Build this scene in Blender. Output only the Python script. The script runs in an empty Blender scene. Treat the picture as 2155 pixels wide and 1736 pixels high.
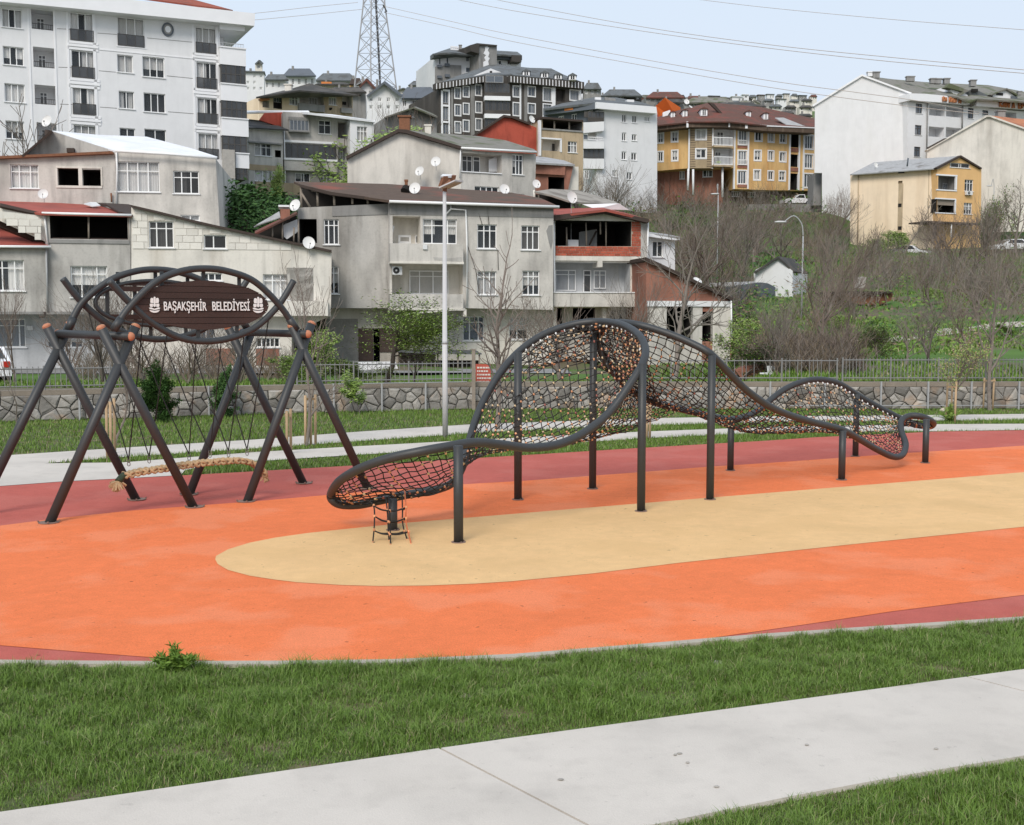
import bpy, math, random
import numpy as np
from mathutils import Vector, Matrix
from mathutils.geometry import delaunay_2d_cdt
random.seed(7); RNG = np.random.default_rng(7)
S = bpy.context.scene; COL = S.collection; R = math.radians
# ------------------------------------------------------------------ camera, sky, sun, exposure
F, CX, CY, CAMH = 2400.0, 1077.5, 868.0, 2.6          # measuring frame 2155 x 1736
PITCH = math.atan(196 / F)
cd = bpy.data.cameras.new('camera'); cam = bpy.data.objects.new('camera', cd); COL.objects.link(cam)
cd.sensor_width = 36; cd.lens = 36 * F / 2155; cd.clip_end = 3000; cd.clip_start = .1
cam.location = (0, 0, CAMH); cam.rotation_euler = (math.pi / 2 - PITCH, 0, 0); S.camera = cam
SUN = Vector((-.22, -.75, .66)).normalized()
W = bpy.data.worlds.new('World'); S.world = W; W.use_nodes = True
nt = W.node_tree; nt.nodes.clear()
sky = nt.nodes.new('ShaderNodeTexSky'); sky.sky_type = 'NISHITA'; sky.sun_disc = False
sky.sun_elevation = math.asin(SUN.z); sky.sun_rotation = math.atan2(SUN.x, SUN.y)
sky.air_density = 1.0; sky.dust_density = 4.0; sky.ozone_density = 1.0
# thin high cloud: the clear sky veiled by an even pale layer, whiter towards the horizon
tc = nt.nodes.new('ShaderNodeTexCoord'); sep = nt.nodes.new('ShaderNodeSeparateXYZ')
nt.links.new(tc.outputs['Generated'], sep.inputs[0])
rmp = nt.nodes.new('ShaderNodeValToRGB'); nt.links.new(sep.outputs['Z'], rmp.inputs[0])
e = rmp.color_ramp.elements
e[0].position = .0; e[0].color = (.72, .75, .785, 1); e[1].position = .42; e[1].color = (.62, .735, .90, 1)
x = rmp.color_ramp.elements.new(.19); x.color = (.70, .785, .90, 1)
x = rmp.color_ramp.elements.new(.27); x.color = (.68, .785, .915, 1)
mul = nt.nodes.new('ShaderNodeMixRGB'); mul.blend_type = 'MULTIPLY'; mul.inputs[0].default_value = 1
mul.inputs[2].default_value = (10., 10., 10., 1); nt.links.new(rmp.outputs[0], mul.inputs[1])
mx = nt.nodes.new('ShaderNodeMixRGB'); mx.inputs[0].default_value = .92
nt.links.new(sky.outputs[0], mx.inputs[1]); nt.links.new(mul.outputs[0], mx.inputs[2])
bg = nt.nodes.new('ShaderNodeBackground'); bg.inputs[1].default_value = .1
wo = nt.nodes.new('ShaderNodeOutputWorld')
nt.links.new(mx.outputs[0], bg.inputs[0]); nt.links.new(bg.outputs[0], wo.inputs[0])
ld = bpy.data.lights.new('sun', 'SUN'); ld.energy = 2.35; ld.angle = R(26); ld.color = (1, .93, .84)
lo = bpy.data.objects.new('sun', ld); COL.objects.link(lo)
lo.rotation_euler = SUN.to_track_quat('Z', 'Y').to_euler(); lo.location = (-20, -20, 40)
S.view_settings.view_transform = 'Standard'; S.view_settings.look = 'None'
S.view_settings.exposure = .15; S.view_settings.gamma = 1; S.view_settings.use_curve_mapping = False
S.render.engine = 'CYCLES'; S.cycles.max_bounces = 6; S.cycles.transparent_max_bounces = 12
S.cycles.use_denoising = True
# ------------------------------------------------------------------ measuring
CP, SP = math.cos(PITCH), math.sin(PITCH)
def ray(px, py):
    v = (CY - py) / F
    return Vector(((px - CX) / F, CP + v * SP, -SP + v * CP))
EYE = Vector((0, 0, CAMH))
def U(px, py, Y):
    d = ray(px, py); return EYE + d * (Y / d.y)
def G(px, py, z=0.0):
    d = ray(px, py); return EYE + d * ((z - CAMH) / d.z)
CR = {'D': (0, 0, 1)}
for k, (a, b) in {'a': (0, 0), 'b': (1024, 0), 'c': (2048, 0), 'd': (3072, 0), 'e': (0, 700), 'f': (1024, 700), 'g': (2048, 700),
                  'h': (3072, 700), 'i': (0, 1300), 'j': (1024, 1200), 'k': (2048, 1200), 'l': (3072, 1200)}.items():
    CR[k] = (a * 2155 / 4096, b * 2155 / 4096, .25)
def q(c, x, y):
    a, b, s = CR[c]; return (a + x * s, b + y * s)
def Q(c, *xy): return [q(c, xy[i], xy[i + 1]) for i in range(0, len(xy), 2)]
# ------------------------------------------------------------------ terrain
def lerp_pts(p, x): return float(np.interp(x, [a for a, _ in p], [b for _, b in p]))
LEFT = [(0, .62), (33, .62), (40, .3), (50, -.1), (74, -.1), (80, 2.5), (95, 9), (110, 13), (130, 16), (150, 19), (170, 23), (190, 31), (230, 42), (300, 58), (500, 94), (700, 126), (760, 128)]
RIGHT = [(0, .6), (36, .7), (46, 1.15), (55, 1.7), (70, 3.0), (85, 4.3), (110, 7.6), (132, 10.6), (137, 11.2), (146, 14.2), (152, 16.8), (162, 17.6), (170, 20.0), (185, 23), (250, 38), (500, 92), (700, 124), (760, 126)]
FARR = [(0, .6), (36, .7), (55, 1.9), (85, 4.6), (110, 8.0), (130, 10.2), (137, 11.0), (150, 14), (185, 22), (250, 38), (500, 92), (700, 124), (760, 126)]
WL = [(-60, 13), (-12.97, 28.9), (-7, 31.2), (-1.2, 33.0), (11.7, 33.0), (60, 34.5)]     # front line of the stone wall
def wallY(x): return lerp_pts(WL, x)
def TZ(X, Y):
    t = X / max(Y, 5.0)
    zl, zr, zf = lerp_pts(LEFT, Y), lerp_pts(RIGHT, Y), lerp_pts(FARR, Y)
    k = min(1, max(0, (Y - 68) / 24)); a = min(1, max(0, (t - (.19 - .15 * k)) / (.05 + .04 * k))); a = a * a * (3 - 2 * a)
    b = min(1, max(0, (t - .27) / .05)); b = b * b * (3 - 2 * b)
    z = zl * (1 - a) + (zr * (1 - b) + zf * b) * a
    if Y > 40: z += .18 * min(1, (Y - 40) / 40) * (math.sin(X * .31 + 1) * math.sin(Y * .27) + .5 * math.sin(X * .83 + Y * .6))
    return z
def TH(px, py, y0=34, y1=700):
    d = ray(px, py); Y = y0
    while Y < y1:
        p = EYE + d * (Y / d.y)
        if p.z <= TZ(p.x, Y): return Vector((p.x, Y, TZ(p.x, Y)))
        Y += .25 if Y < 200 else 2
    return EYE + d * (y1 / d.y)
# ------------------------------------------------------------------ materials
MATS = {}
def srgb(*c): return tuple(((v / 255) / 12.92 if v / 255 <= .04045 else ((v / 255 + .055) / 1.055) ** 2.4) for v in c)
def mat(name, col, rough=.8, var=.12, scale=2.0, bump=0., bscale=30., col2=None, amt2=.0, scale2=.8, streak=False, metal=0., rnd=0., spec=.3, alpha=1., thr=.55, soft=.12, obj=False, grunge=0., speck=0.):
    if name in MATS: return MATS[name]
    m = bpy.data.materials.new(name); m.use_nodes = True; n = m.node_tree; L = n.links
    b = n.nodes['Principled BSDF']
    b.inputs['Roughness'].default_value = rough; b.inputs['Metallic'].default_value = metal
    b.inputs['Specular IOR Level'].default_value = spec; b.inputs['Alpha'].default_value = alpha
    t = n.nodes.new('ShaderNodeTexCoord'); g = n.nodes.new('ShaderNodeNewGeometry')
    pos = t.outputs['Object'] if obj else g.outputs['Position']
    def noise(sc, det=4, st=None):
        mp = n.nodes.new('ShaderNodeMapping'); L.new(pos, mp.inputs[0])
        mp.inputs['Scale'].default_value = st or (1, 1, 1)
        q_ = n.nodes.new('ShaderNodeTexNoise'); q_.inputs['Scale'].default_value = sc; q_.inputs['Detail'].default_value = det
        L.new(mp.outputs[0], q_.inputs[0]); return q_.outputs['Fac']
    base = n.nodes.new('ShaderNodeMixRGB'); base.inputs[1].default_value = (*[c * (1 - var) for c in col], 1)
    base.inputs[2].default_value = (*[min(1, c * (1 + var)) for c in col], 1); L.new(noise(scale, 6), base.inputs[0])
    out = base.outputs[0]
    if col2:
        r_ = n.nodes.new('ShaderNodeValToRGB'); r_.color_ramp.elements[0].position = thr; r_.color_ramp.elements[1].position = thr + soft
        r_.color_ramp.elements[0].color = (0, 0, 0, 1); r_.color_ramp.elements[1].color = (amt2, amt2, amt2, 1)
        L.new(noise(scale2, 5, (1, 1, .12) if streak else None), r_.inputs[0])
        k = n.nodes.new('ShaderNodeMixRGB'); k.inputs[2].default_value = (*col2, 1); L.new(out, k.inputs[1]); L.new(r_.outputs[0], k.inputs[0]); out = k.outputs[0]
    if grunge:
        for sc_, st_, lo_, hi_, am_ in ((.8, (1, 1, .55), .46, .72, grunge), (2.6, (1, 1, .13), .52, .75, grunge * .9), (9, None, .5, .8, grunge * .5)):
            r_ = n.nodes.new('ShaderNodeMapRange'); r_.inputs[1].default_value = lo_; r_.inputs[2].default_value = hi_; r_.inputs[3].default_value = 1; r_.inputs[4].default_value = 1 - am_; L.new(noise(sc_, 8, st_), r_.inputs[0])
            cc_ = n.nodes.new('ShaderNodeMixRGB'); cc_.blend_type = 'MULTIPLY'; cc_.inputs[0].default_value = 1; L.new(out, cc_.inputs[1]); L.new(r_.outputs[0], cc_.inputs[2]); out = cc_.outputs[0]
    if speck:
        for sc_, lo_, hi_, am_ in ((140, .42, .62, .22 * speck / .45), (14, .70, .74, speck)):
            r_ = n.nodes.new('ShaderNodeMapRange'); r_.inputs[1].default_value = lo_; r_.inputs[2].default_value = hi_; r_.inputs[3].default_value = 1; r_.inputs[4].default_value = 1 - am_; L.new(noise(sc_, 3), r_.inputs[0])
            cc_ = n.nodes.new('ShaderNodeMixRGB'); cc_.blend_type = 'MULTIPLY'; cc_.inputs[0].default_value = 1; L.new(out, cc_.inputs[1]); L.new(r_.outputs[0], cc_.inputs[2]); out = cc_.outputs[0]
    if rnd:
        oi = n.nodes.new('ShaderNodeObjectInfo'); h = n.nodes.new('ShaderNodeHueSaturation')
        mr = n.nodes.new('ShaderNodeMapRange'); mr.inputs[3].default_value = 1 - rnd; mr.inputs[4].default_value = 1 + rnd
        L.new(oi.outputs['Random'], mr.inputs[0]); L.new(mr.outputs[0], h.inputs['Value']); L.new(out, h.inputs['Color']); out = h.outputs[0]
    L.new(out, b.inputs['Base Color'])
    if bump:
        bp = n.nodes.new('ShaderNodeBump'); bp.inputs['Strength'].default_value = bump; bp.inputs['Distance'].default_value = .03
        L.new(noise(bscale, 5), bp.inputs['Height']); L.new(bp.outputs[0], b.inputs['Normal'])
    MATS[name] = m; return m
def tilemat(name, col, col2, period=.3, dirv=(0, 0, 1), bump=.6, rough=.85, var=.3, thr=.5, amt=.8, scale2=.6):
    """roof covering: ridged courses along dirv, patches of a second colour"""
    m = mat(name, col, rough, var, 2.5, col2=col2, amt2=amt, scale2=scale2, thr=thr)
    n = m.node_tree; L = n.links; b = n.nodes['Principled BSDF']
    if n.nodes.get('wave'): return m
    g = n.nodes.new('ShaderNodeNewGeometry'); dt = n.nodes.new('ShaderNodeVectorMath'); dt.operation = 'DOT_PRODUCT'
    L.new(g.outputs['Position'], dt.inputs[0]); dt.inputs[1].default_value = dirv
    mu = n.nodes.new('ShaderNodeMath'); mu.operation = 'MULTIPLY'; mu.inputs[1].default_value = 1 / period; L.new(dt.outputs['Value'], mu.inputs[0])
    fr = n.nodes.new('ShaderNodeMath'); fr.name = 'wave'; fr.operation = 'FRACT'; L.new(mu.outputs[0], fr.inputs[0])
    bp = n.nodes.new('ShaderNodeBump'); bp.inputs['Strength'].default_value = bump; bp.inputs['Distance'].default_value = period * .5
    L.new(fr.outputs[0], bp.inputs['Height']); L.new(bp.outputs[0], b.inputs['Normal'])
    return m
# setting
mat('concrete', (.605, .55, .485), .85, .08, 2.2, .12, 90, col2=(.52, .47, .41), amt2=.55, scale2=1.1, thr=.48, soft=.25, grunge=.13, speck=.12)
mat('kerb_concrete', (.42, .38, .31), .9, .15, 4, .4, 50)
def rubber(name, col, pale):
    m = mat(name, col, .9, .10, 7.0, .35, 260, col2=pale, amt2=.75, scale2=.9, thr=.5, soft=.09, spec=.15, grunge=.07, speck=.45); return m
rubber('rubber_red', (.54, .135, .105), (.57, .165, .13)); rubber('rubber_orange', (.89, .225, .082), (.91, .28, .13)); rubber('rubber_beige', (.84, .54, .26), (.80, .51, .24))
mat('lawn_soil', (.085, .10, .038), .95, .4, 3, .4, 20, col2=(.17, .125, .08), amt2=.9, scale2=1.3, thr=.5)
mat('hill_grass', (.075, .145, .024), .95, .45, .35, .6, 3, col2=(.14, .11, .075), amt2=.9, scale2=.2, thr=.46, soft=.12)
for i_, c_ in enumerate([(.092, .168, .018), (.135, .225, .03), (.19, .27, .07), (.32, .28, .15)]): mat('blade%d' % i_, c_, .6, .3, 5, spec=.35)
# play equipment
mat('dark_steel', (.034, .037, .038), .5, .15, 6, .06, 90, spec=.5)
mat('rope_black', (.02, .018, .016), .75, .3, 40)
mat('knot_dark', (.09, .085, .08), .6, .3, 20); mat('knot_orange', (.64, .29, .14), .55, .25, 30, rnd=.25); mat('knot_tan', (.66, .48, .28), .55, .25, 30, rnd=.25)
mat('knot_red', (.36, .12, .09), .55, .3, 30, rnd=.3); mat('knot_white', (.7, .7, .68), .5, .1, 30)
mat('rope_orange', (.55, .15, .06), .7, .25, 30)
mat('cap_wood', (.46, .19, .105), .6, .25, 12, col2=(.55, .38, .22), amt2=.85, scale2=9)
mat('board_wood', (.052, .03, .024), .55, .35, 2.2, .2, 60, rnd=.2)
mat('sign_white', (.78, .78, .76), .5, .04, 5)
mat('rope_natural', (.50, .34, .19), .9, .3, 40, .6, 120)
mat('tape_green', (.035, .05, .025), .5, .3, 30)
mat('plate_dark', (.22, .15, .12), .8, .25, 9); mat('galv', (.34, .345, .345), .45, .15, 8, spec=.5); mat('bar_grey', (.20, .20, .195), .5, .15, 8); mat('lamp_grey', (.52, .515, .51), .45, .05, 3)
mat('shackle', (.25, .25, .24), .35, .1, 9, metal=.8)
# masonry
mat('stone_a', (.27, .255, .23), .9, .35, 6, .7, 14, rnd=.42, col2=(.34, .25, .18), amt2=.7, scale2=2)
mat('mortar', (.11, .095, .08), .95, .25, 8, .5, 40)
mat('coping', (.24, .205, .165), .92, .2, 5, .5, 40)
def plaster(name, col, dirt, amt=.5, thr=.52, sc=.5, var=.06): return mat(grunge={'grey_plaster': .34, 'pale_plaster': .3, 'offwhite_plaster': .22, 'beige_wall': .2, 'tan': .3, 'mid_grey': .25, 'yellow_plaster': .2, 'cream': .08, 'orange_plaster': .1, 'brick_paint': .4, 'red_paint': .3, 'blue_white': .25, 'slat_tan': .3, 'white_wall': .05}.get(name, .0), name=name, col=col, rough=.9, var=var, scale=1.3, bump=.12, bscale=30, col2=dirt, amt2=amt, scale2=sc, thr=thr, streak=True)
plaster('white_wall', (.70, .70, .705), (.66, .66, .65), .5, .55); plaster('white_trim', (.76, .76, .77), (.72, .72, .72), .3)
plaster('grey_plaster', (.47, .45, .42), (.25, .235, .21), .75, .5); plaster('pale_plaster', (.58, .55, .505), (.38, .365, .335), .7, .52)
plaster('offwhite_plaster', (.70, .665, .60), (.48, .43, .36), .6, .54); plaster('blue_white', (.50, .51, .52), (.40, .39, .37), .6, .52)
plaster('cream', (.80, .65, .48), (.62, .47, .32), .5); plaster('orange_plaster', (.70, .44, .20), (.60, .34, .14), .5); plaster('yellow_plaster', (.68, .45, .20), (.50, .27, .10), .6)
plaster('tan', (.46, .36, .24), (.32, .25, .17), .6); plaster('slat_tan', (.40, .31, .20), (.27, .21, .14), .5)
plaster('red_paint', (.42, .085, .055), (.28, .06, .045), .6); plaster('brick_paint', (.33, .15, .105), (.22, .10, .07), .7)
plaster('slate', (.062, .056, .05), (.10, .09, .08), .6); plaster('slate_blue', (.12, .135, .155), (.09, .10, .11), .5); plaster('mid_grey', (.27, .265, .255), (.20, .19, .18), .5)
plaster('beige_wall', (.66, .62, .56), (.42, .385, .34), .8, .55, .4)
mat('block', (.70, .67, .61), .92, .08, 3, .3, 50, rnd=.09); mat('block_joint', (.36, .33, .29), .95, .2, 8)
mat('brick', (.40, .10, .06), .9, .25, 5, .4, 60, rnd=.25); mat('brick_joint', (.42, .34, .27), .95, .15, 8)
mat('stripe_brown', (.105, .075, .055), .85, .4, 3, .2, 20, col2=(.20, .15, .11), amt2=.8, scale2=2, streak=True); mat('dark_brown', (.055, .04, .033), .8, .3, 5)
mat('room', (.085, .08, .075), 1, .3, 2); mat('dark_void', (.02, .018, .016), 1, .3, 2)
tilemat('roof_brown', (.105, .075, .058), (.25, .078, .055), .22, (0, .6, .8), thr=.5, scale2=.2); tilemat('roof_redsheet', (.34, .085, .062), (.25, .07, .055), .2, (1, 0, 0), .3)
tilemat('roof_redtile', (.30, .085, .055), (.16, .07, .05), .3, (0, .5, .8)); tilemat('roof_oldred', (.125, .066, .052), (.19, .065, .05), .35, (0, .5, .8)); tilemat('roof_grey', (.13, .14, .145), (.085, .085, .08), .4, (0, .5, .8), .3)
tilemat('roof_dark', (.062, .06, .057), (.11, .10, .09), .4, (0, .5, .8), .4); tilemat('roof_zinc', (.36, .36, .36), (.14, .125, .11), .25, (1, .2, 0), .4, thr=.6); tilemat('roof_moss', (.20, .19, .165), (.09, .11, .05), .4, (0, .5, .8), .3)
tilemat('roof_white', (.80, .81, .83), (.7, .71, .73), .5, (1, 0, 0), .15, .5, .03); tilemat('roof_orange', (.46, .19, .10), (.30, .13, .08), .3, (0, .5, .8)); tilemat('roof_sheet', (.30, .275, .24), (.15, .13, .11), .3, (1, .3, 0), .4)
mat('orange_paint', (.75, .16, .03), .85, .15, .5, col2=(.45, .09, .02), amt2=.7, scale2=.3)
# openings and fittings
mat('pvc', (.80, .80, .79), .4, .03, 5); mat('frame_dark', (.07, .065, .06), .5, .2, 5); mat('frame_grey', (.33, .33, .33), .5, .1, 5)
mat('pane', (.13, .15, .17), .06, .2, .4, alpha=.24, spec=.6, rnd=.4); mat('pane_dark', (.035, .035, .035), .08, .2, .4, alpha=.75, spec=.5); mat('pane_blue', (.15, .18, .22), .08, .2, .5, alpha=.6, spec=.5)
mat('smoked', (.055, .057, .06), .12, .25, .6, alpha=.9, spec=.5, rnd=.3)
mat('curtain', (.76, .745, .72), .95, .12, 3, rnd=.25); mat('blind', (.72, .70, .66), .9, .05, 3, rnd=.1)
mat('metal_white', (.66, .66, .66), .5, .06, 5); mat('rust', (.20, .09, .05), .85, .4, 8); mat('wood_grey', (.26, .22, .18), .9, .3, 9); mat('tarp', (.10, .105, .11), .6, .3, 3)
mat('dish_white', (.70, .69, .67), .45, .05, 4); mat('grille', (.03, .03, .03), .6, .2, 9); mat('lattice', (.36, .36, .37), .55, .12, .6); mat('lattice_dark', (.10, .10, .11), .55, .2, .6)
mat('wire', (.48, .41, .36), .6, .1, 1)
mat('bark_grey', (.20, .17, .145), .95, .3, 9, .4, 30); mat('bark_dark', (.075, .06, .05), .95, .3, 9); mat('twig', (.185, .16, .135), .9, .3, 3); mat('twig_red', (.18, .14, .115), .9, .3, 3)
mat('stake', (.42, .30, .18), .9, .2, 9, rnd=.2)
for i_, c_ in enumerate([(.15, .24, .035), (.21, .31, .06), (.28, .36, .11)]): mat('leaf%d' % i_, c_, .6, .3, 3, spec=.3)
for i_, c_ in enumerate([(.035, .085, .02), (.06, .13, .03)]): mat('pine%d' % i_, c_, .7, .3, 3)
mat('bud', (.36, .27, .16), .8, .3, 9)
mat('car_white', (.78, .78, .79), .25, .02, 3, spec=.5); mat('car_glass', (.02, .022, .025), .05, .1, 1, spec=.6); mat('tyre', (.02, .02, .02), .9, .2, 20); mat('tail_red', (.45, .03, .02), .3, .1, 5)
mat('logo_orange', (.60, .20, .05), .6, .2, 3); mat('letter_brown', (.40, .16, .07), .7, .3, 5); mat('poster_red', (.42, .09, .06), .7, .25, 6); mat('rock', (.36, .34, .31), .9, .25, 5, .5, 20, rnd=.2); mat('pebble', (.5, .42, .34), .9, .2, 20)
mat('garage_brown', (.085, .06, .05), .8, .3, 3); mat('dry', (.17, .13, .085), .95, .35, 2)
# ------------------------------------------------------------------ mesh helpers
ORG = {}
class MB:
    def __init__(s): s.v, s.f, s.m, s.mi = [], [], [], 0
    def add(s, vs, fs):
        b = len(s.v); s.v += [tuple(p) for p in vs]; s.f += [tuple(i + b for i in f) for f in fs]; s.m += [s.mi] * len(fs); return s
    def para(s, o, a, b, c):
        o, a, b, c = Vector(o), Vector(a), Vector(b), Vector(c)
        P = [o, o + a, o + a + b, o + b]; P += [p + c for p in P]
        fs = [(3, 2, 1, 0), (4, 5, 6, 7), (0, 1, 5, 4), (1, 2, 6, 5), (2, 3, 7, 6), (3, 0, 4, 7)]
        if a.cross(b).dot(c) < 0: fs = [f[::-1] for f in fs]
        return s.add(P, fs)
    def box(s, c, sx, sy, sz, rz=0.):
        M = Matrix.Rotation(rz, 3, 'Z'); a, b = M @ Vector((sx, 0, 0)), M @ Vector((0, sy, 0))
        return s.para(Vector(c) - a / 2 - b / 2 - Vector((0, 0, sz / 2)), a, b, (0, 0, sz))
    def tube(s, pts, r, n=8, closed=False, caps=True):
        P = np.array([tuple(p) for p in pts], float); N = len(P)
        rr = np.full(N, r) if np.isscalar(r) else np.array(r, float)
        T = np.roll(P, -1, 0) - np.roll(P, 1, 0) if closed else np.gradient(P, axis=0)
        T /= np.linalg.norm(T, axis=1)[:, None] + 1e-12
        u = np.cross(T[0], (0, 0, 1.)); u = u if np.linalg.norm(u) > .1 else np.cross(T[0], (1., 0, 0)); u /= np.linalg.norm(u)
        us = []
        for i in range(N):
            u = u - T[i] * u.dot(T[i]); u /= np.linalg.norm(u) + 1e-12; us.append(u)
        us = np.array(us); ws = np.cross(T, us); a = np.arange(n) * 2 * math.pi / n
        ring = P[:, None] + rr[:, None, None] * (us[:, None] * np.cos(a)[None, :, None] + ws[:, None] * np.sin(a)[None, :, None])
        b = len(s.v); s.v += [tuple(p) for p in ring.reshape(-1, 3)]
        M = N if closed else N - 1
        for i in range(M):
            i2 = (i + 1) % N
            for k in range(n):
                k2 = (k + 1) % n; s.f.append((b + i * n + k, b + i * n + k2, b + i2 * n + k2, b + i2 * n + k))
        c = M * n
        if caps and not closed:
            s.f.append(tuple(b + k for k in range(n))[::-1]); s.f.append(tuple(b + (N - 1) * n + k for k in range(n))); c += 2
        s.m += [s.mi] * c; return s
    def ell(s, c, ax, nu=8, nv=5, rot=None):
        vs = []; c = Vector(c)
        for i in range(nv + 1):
            th = math.pi * i / nv
            for k in range(nu):
                ph = 2 * math.pi * k / nu
                p = Vector((ax[0] * math.sin(th) * math.cos(ph), ax[1] * math.sin(th) * math.sin(ph), ax[2] * math.cos(th)))
                vs.append(c + (rot @ p if rot else p))
        fs = [(i * nu + k, (i + 1) * nu + k, (i + 1) * nu + (k + 1) % nu, i * nu + (k + 1) % nu) for i in range(nv) for k in range(nu)]
        return s.add(vs, fs)
    def prism(s, poly, off):
        """poly: 3D points (planar), off: extrusion vector"""
        P = [Vector(p) for p in poly]; off = Vector(off); n = len(P)
        N = Vector((0, 0, 0))
        for i in range(n): N += P[i].cross(P[(i + 1) % n])
        if N.dot(off) > 0: P = P[::-1]
        fs = [tuple(range(n)), tuple(range(2 * n - 1, n - 1, -1))] + [(i, i + n, (i + 1) % n + n, (i + 1) % n) for i in range(n)]
        return s.add(P + [p + off for p in P], fs)
    def build(s, name, mats, parent=None, smooth=False, at=None):
        o0 = Vector(at) if at is not None else (ORG[parent.name] if parent else Vector((0, 0, 0)))
        me = bpy.data.meshes.new(name)
        me.from_pydata([(a - o0.x, b - o0.y, c - o0.z) for a, b, c in s.v], [], s.f)
        for m in (mats if isinstance(mats, (list, tuple)) else [mats]): me.materials.append(MATS[m])
        if max(s.m, default=0): me.polygons.foreach_set('material_index', s.m)
        if smooth: me.polygons.foreach_set('use_smooth', [True] * len(s.f))
        return place(name, me, parent, o0)
def place(name, me, parent=None, world=None):
    o = bpy.data.objects.new(name, me); COL.objects.link(o)
    w = Vector(world) if world is not None else Vector((0, 0, 0))
    if parent: o.parent = parent; o.location = w - ORG[parent.name]
    else: o.location = w
    ORG[o.name] = w; return o
def tag(o, label=None, cat=None, group=None, kind=None):
    for k, v in (('label', label), ('category', cat), ('group', group), ('kind', kind)):
        if v: o[k] = v
    return o
def thing(name, label, cat, loc=(0, 0, 0), group=None):
    o = bpy.data.objects.new(name, None); COL.objects.link(o); o.location = loc; o.empty_display_size = .1
    ORG[o.name] = Vector(loc); return tag(o, label, cat, group)
def struct(mb, name, mats, parent=None, smooth=False):
    o = mb.build(name, mats, parent, smooth)
    if not parent: o['kind'] = 'structure'
    return o
def cat_rom(P, n, closed=False):
    P = np.array([tuple(p) for p in P], float); N = len(P); out = []
    for i in range(N if closed else N - 1):
        a, b, c, d = (P[(i - 1) % N], P[i], P[(i + 1) % N], P[(i + 2) % N]) if closed else (P[max(i - 1, 0)], P[i], P[i + 1], P[min(i + 2, N - 1)])
        for k in range(n):
            t = k / n; out.append(.5 * (2 * b + (c - a) * t + (2 * a - 5 * b + 4 * c - d) * t * t + (3 * b - a - 3 * c + d) * t ** 3))
    if not closed: out.append(P[-1])
    return np.array(out)
def resample(P, n):
    P = np.array(P); d = np.r_[0, np.cumsum(np.linalg.norm(np.diff(P, axis=0), axis=1))]
    t = np.linspace(0, d[-1], n); return np.stack([np.interp(t, d, P[:, i]) for i in range(3)], 1)
def flat(poly, z, name, m, parent=None, down=.0):
    """horizontal sheet from a 2D outline, with a small skirt"""
    pts = [Vector((p[0], p[1])) for p in poly]; n = len(pts)
    r = delaunay_2d_cdt(pts, [(i, (i + 1) % n) for i in range(n)], [], 1, 1e-5)
    mb = MB(); mb.add([(p.x, p.y, z) for p in r[0]], [f if (r[0][f[1]] - r[0][f[0]]).cross(r[0][f[2]] - r[0][f[0]]) > 0 else f[::-1] for f in r[2]])
    if down:
        for i in range(n):
            a, b = pts[i], pts[(i + 1) % n]
            mb.add([(a.x, a.y, z), (b.x, b.y, z), (b.x, b.y, z - down), (a.x, a.y, z - down)], [(0, 1, 2, 3)])
    return struct(mb, name, m, parent)
def gl(px, ext=(0, 0), z=0.):
    """pixel polyline on the ground -> world polyline, prolonged at both ends"""
    P = [G(a, b, z).xy for a, b in px]
    if ext[0]: d = (P[0] - P[1]).normalized(); P = [P[0] + d * ext[0]] + P
    if ext[1]: d = (P[-1] - P[-2]).normalized(); P = P + [P[-1] + d * ext[1]]
    return P
def inside(P, poly):
    x, y = P[:, 0], P[:, 1]; c = np.zeros(len(P), bool); n = len(poly)
    for i in range(n):
        x0, y0 = poly[i]; x1, y1 = poly[(i + 1) % n]
        k = ((y0 > y) != (y1 > y)); c ^= k & (x < (x1 - x0) * (y - y0) / (y1 - y0 + 1e-12) + x0)
    return c
def sample(poly, dens):
    A = np.array([tuple(p) for p in poly]); lo_, hi = A.min(0), A.max(0)
    n = int((hi - lo_).prod() * dens); P = lo_ + RNG.random((n, 2)) * (hi - lo_)
    return P[inside(P, A)]
def bignoise(P, s):
    v = np.zeros(len(P))
    for k in range(5):
        a = k * 1.9 + .4; f = s * 1.7 ** k
        v += np.sin((P[:, 0] * math.cos(a) + P[:, 1] * math.sin(a)) * f + k * 2.1) * np.sin((P[:, 1] * math.cos(a * 1.3) - P[:, 0] * math.sin(a * 1.3)) * f * .8 + k) / 1.35 ** k
    return v / 2
def blades(P, z, h, w, lean=.6, seg=2):
    """numpy grass: returns verts, faces(list of arrays), material index"""
    n = len(P); a = RNG.random(n) * 2 * math.pi; l = RNG.random(n) ** .7 * lean * h
    d = np.stack([np.cos(a), np.sin(a), np.zeros(n)], 1); s = np.stack([-np.sin(a + RNG.normal(0, .6, n)), np.cos(a), np.zeros(n)], 1) * (w * .5)[:, None]
    b = np.stack([P[:, 0], P[:, 1], z], 1); up = np.array([0, 0, 1.])
    if seg == 2:
        m = b + d * (l * .3)[:, None] + up * (h * .6)[:, None]; t = b + d * l[:, None] + up * (h * (1 - .25 * RNG.random(n)))[:, None]
        V = np.stack([b - s, b + s, m - s * .8, m + s * .8, t], 1); k = np.arange(n)[:, None] * 5
        return V.reshape(-1, 3), [np.concatenate([k + np.array([[0, 1, 3, 2]]), ]), k + np.array([[2, 3, 4]])], n
    t = b + d * l[:, None] + up * h[:, None]; V = np.stack([b - s, b + s, t], 1); k = np.arange(n)[:, None] * 3
    return V.reshape(-1, 3), [k + np.array([[0, 1, 2]])], n
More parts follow.
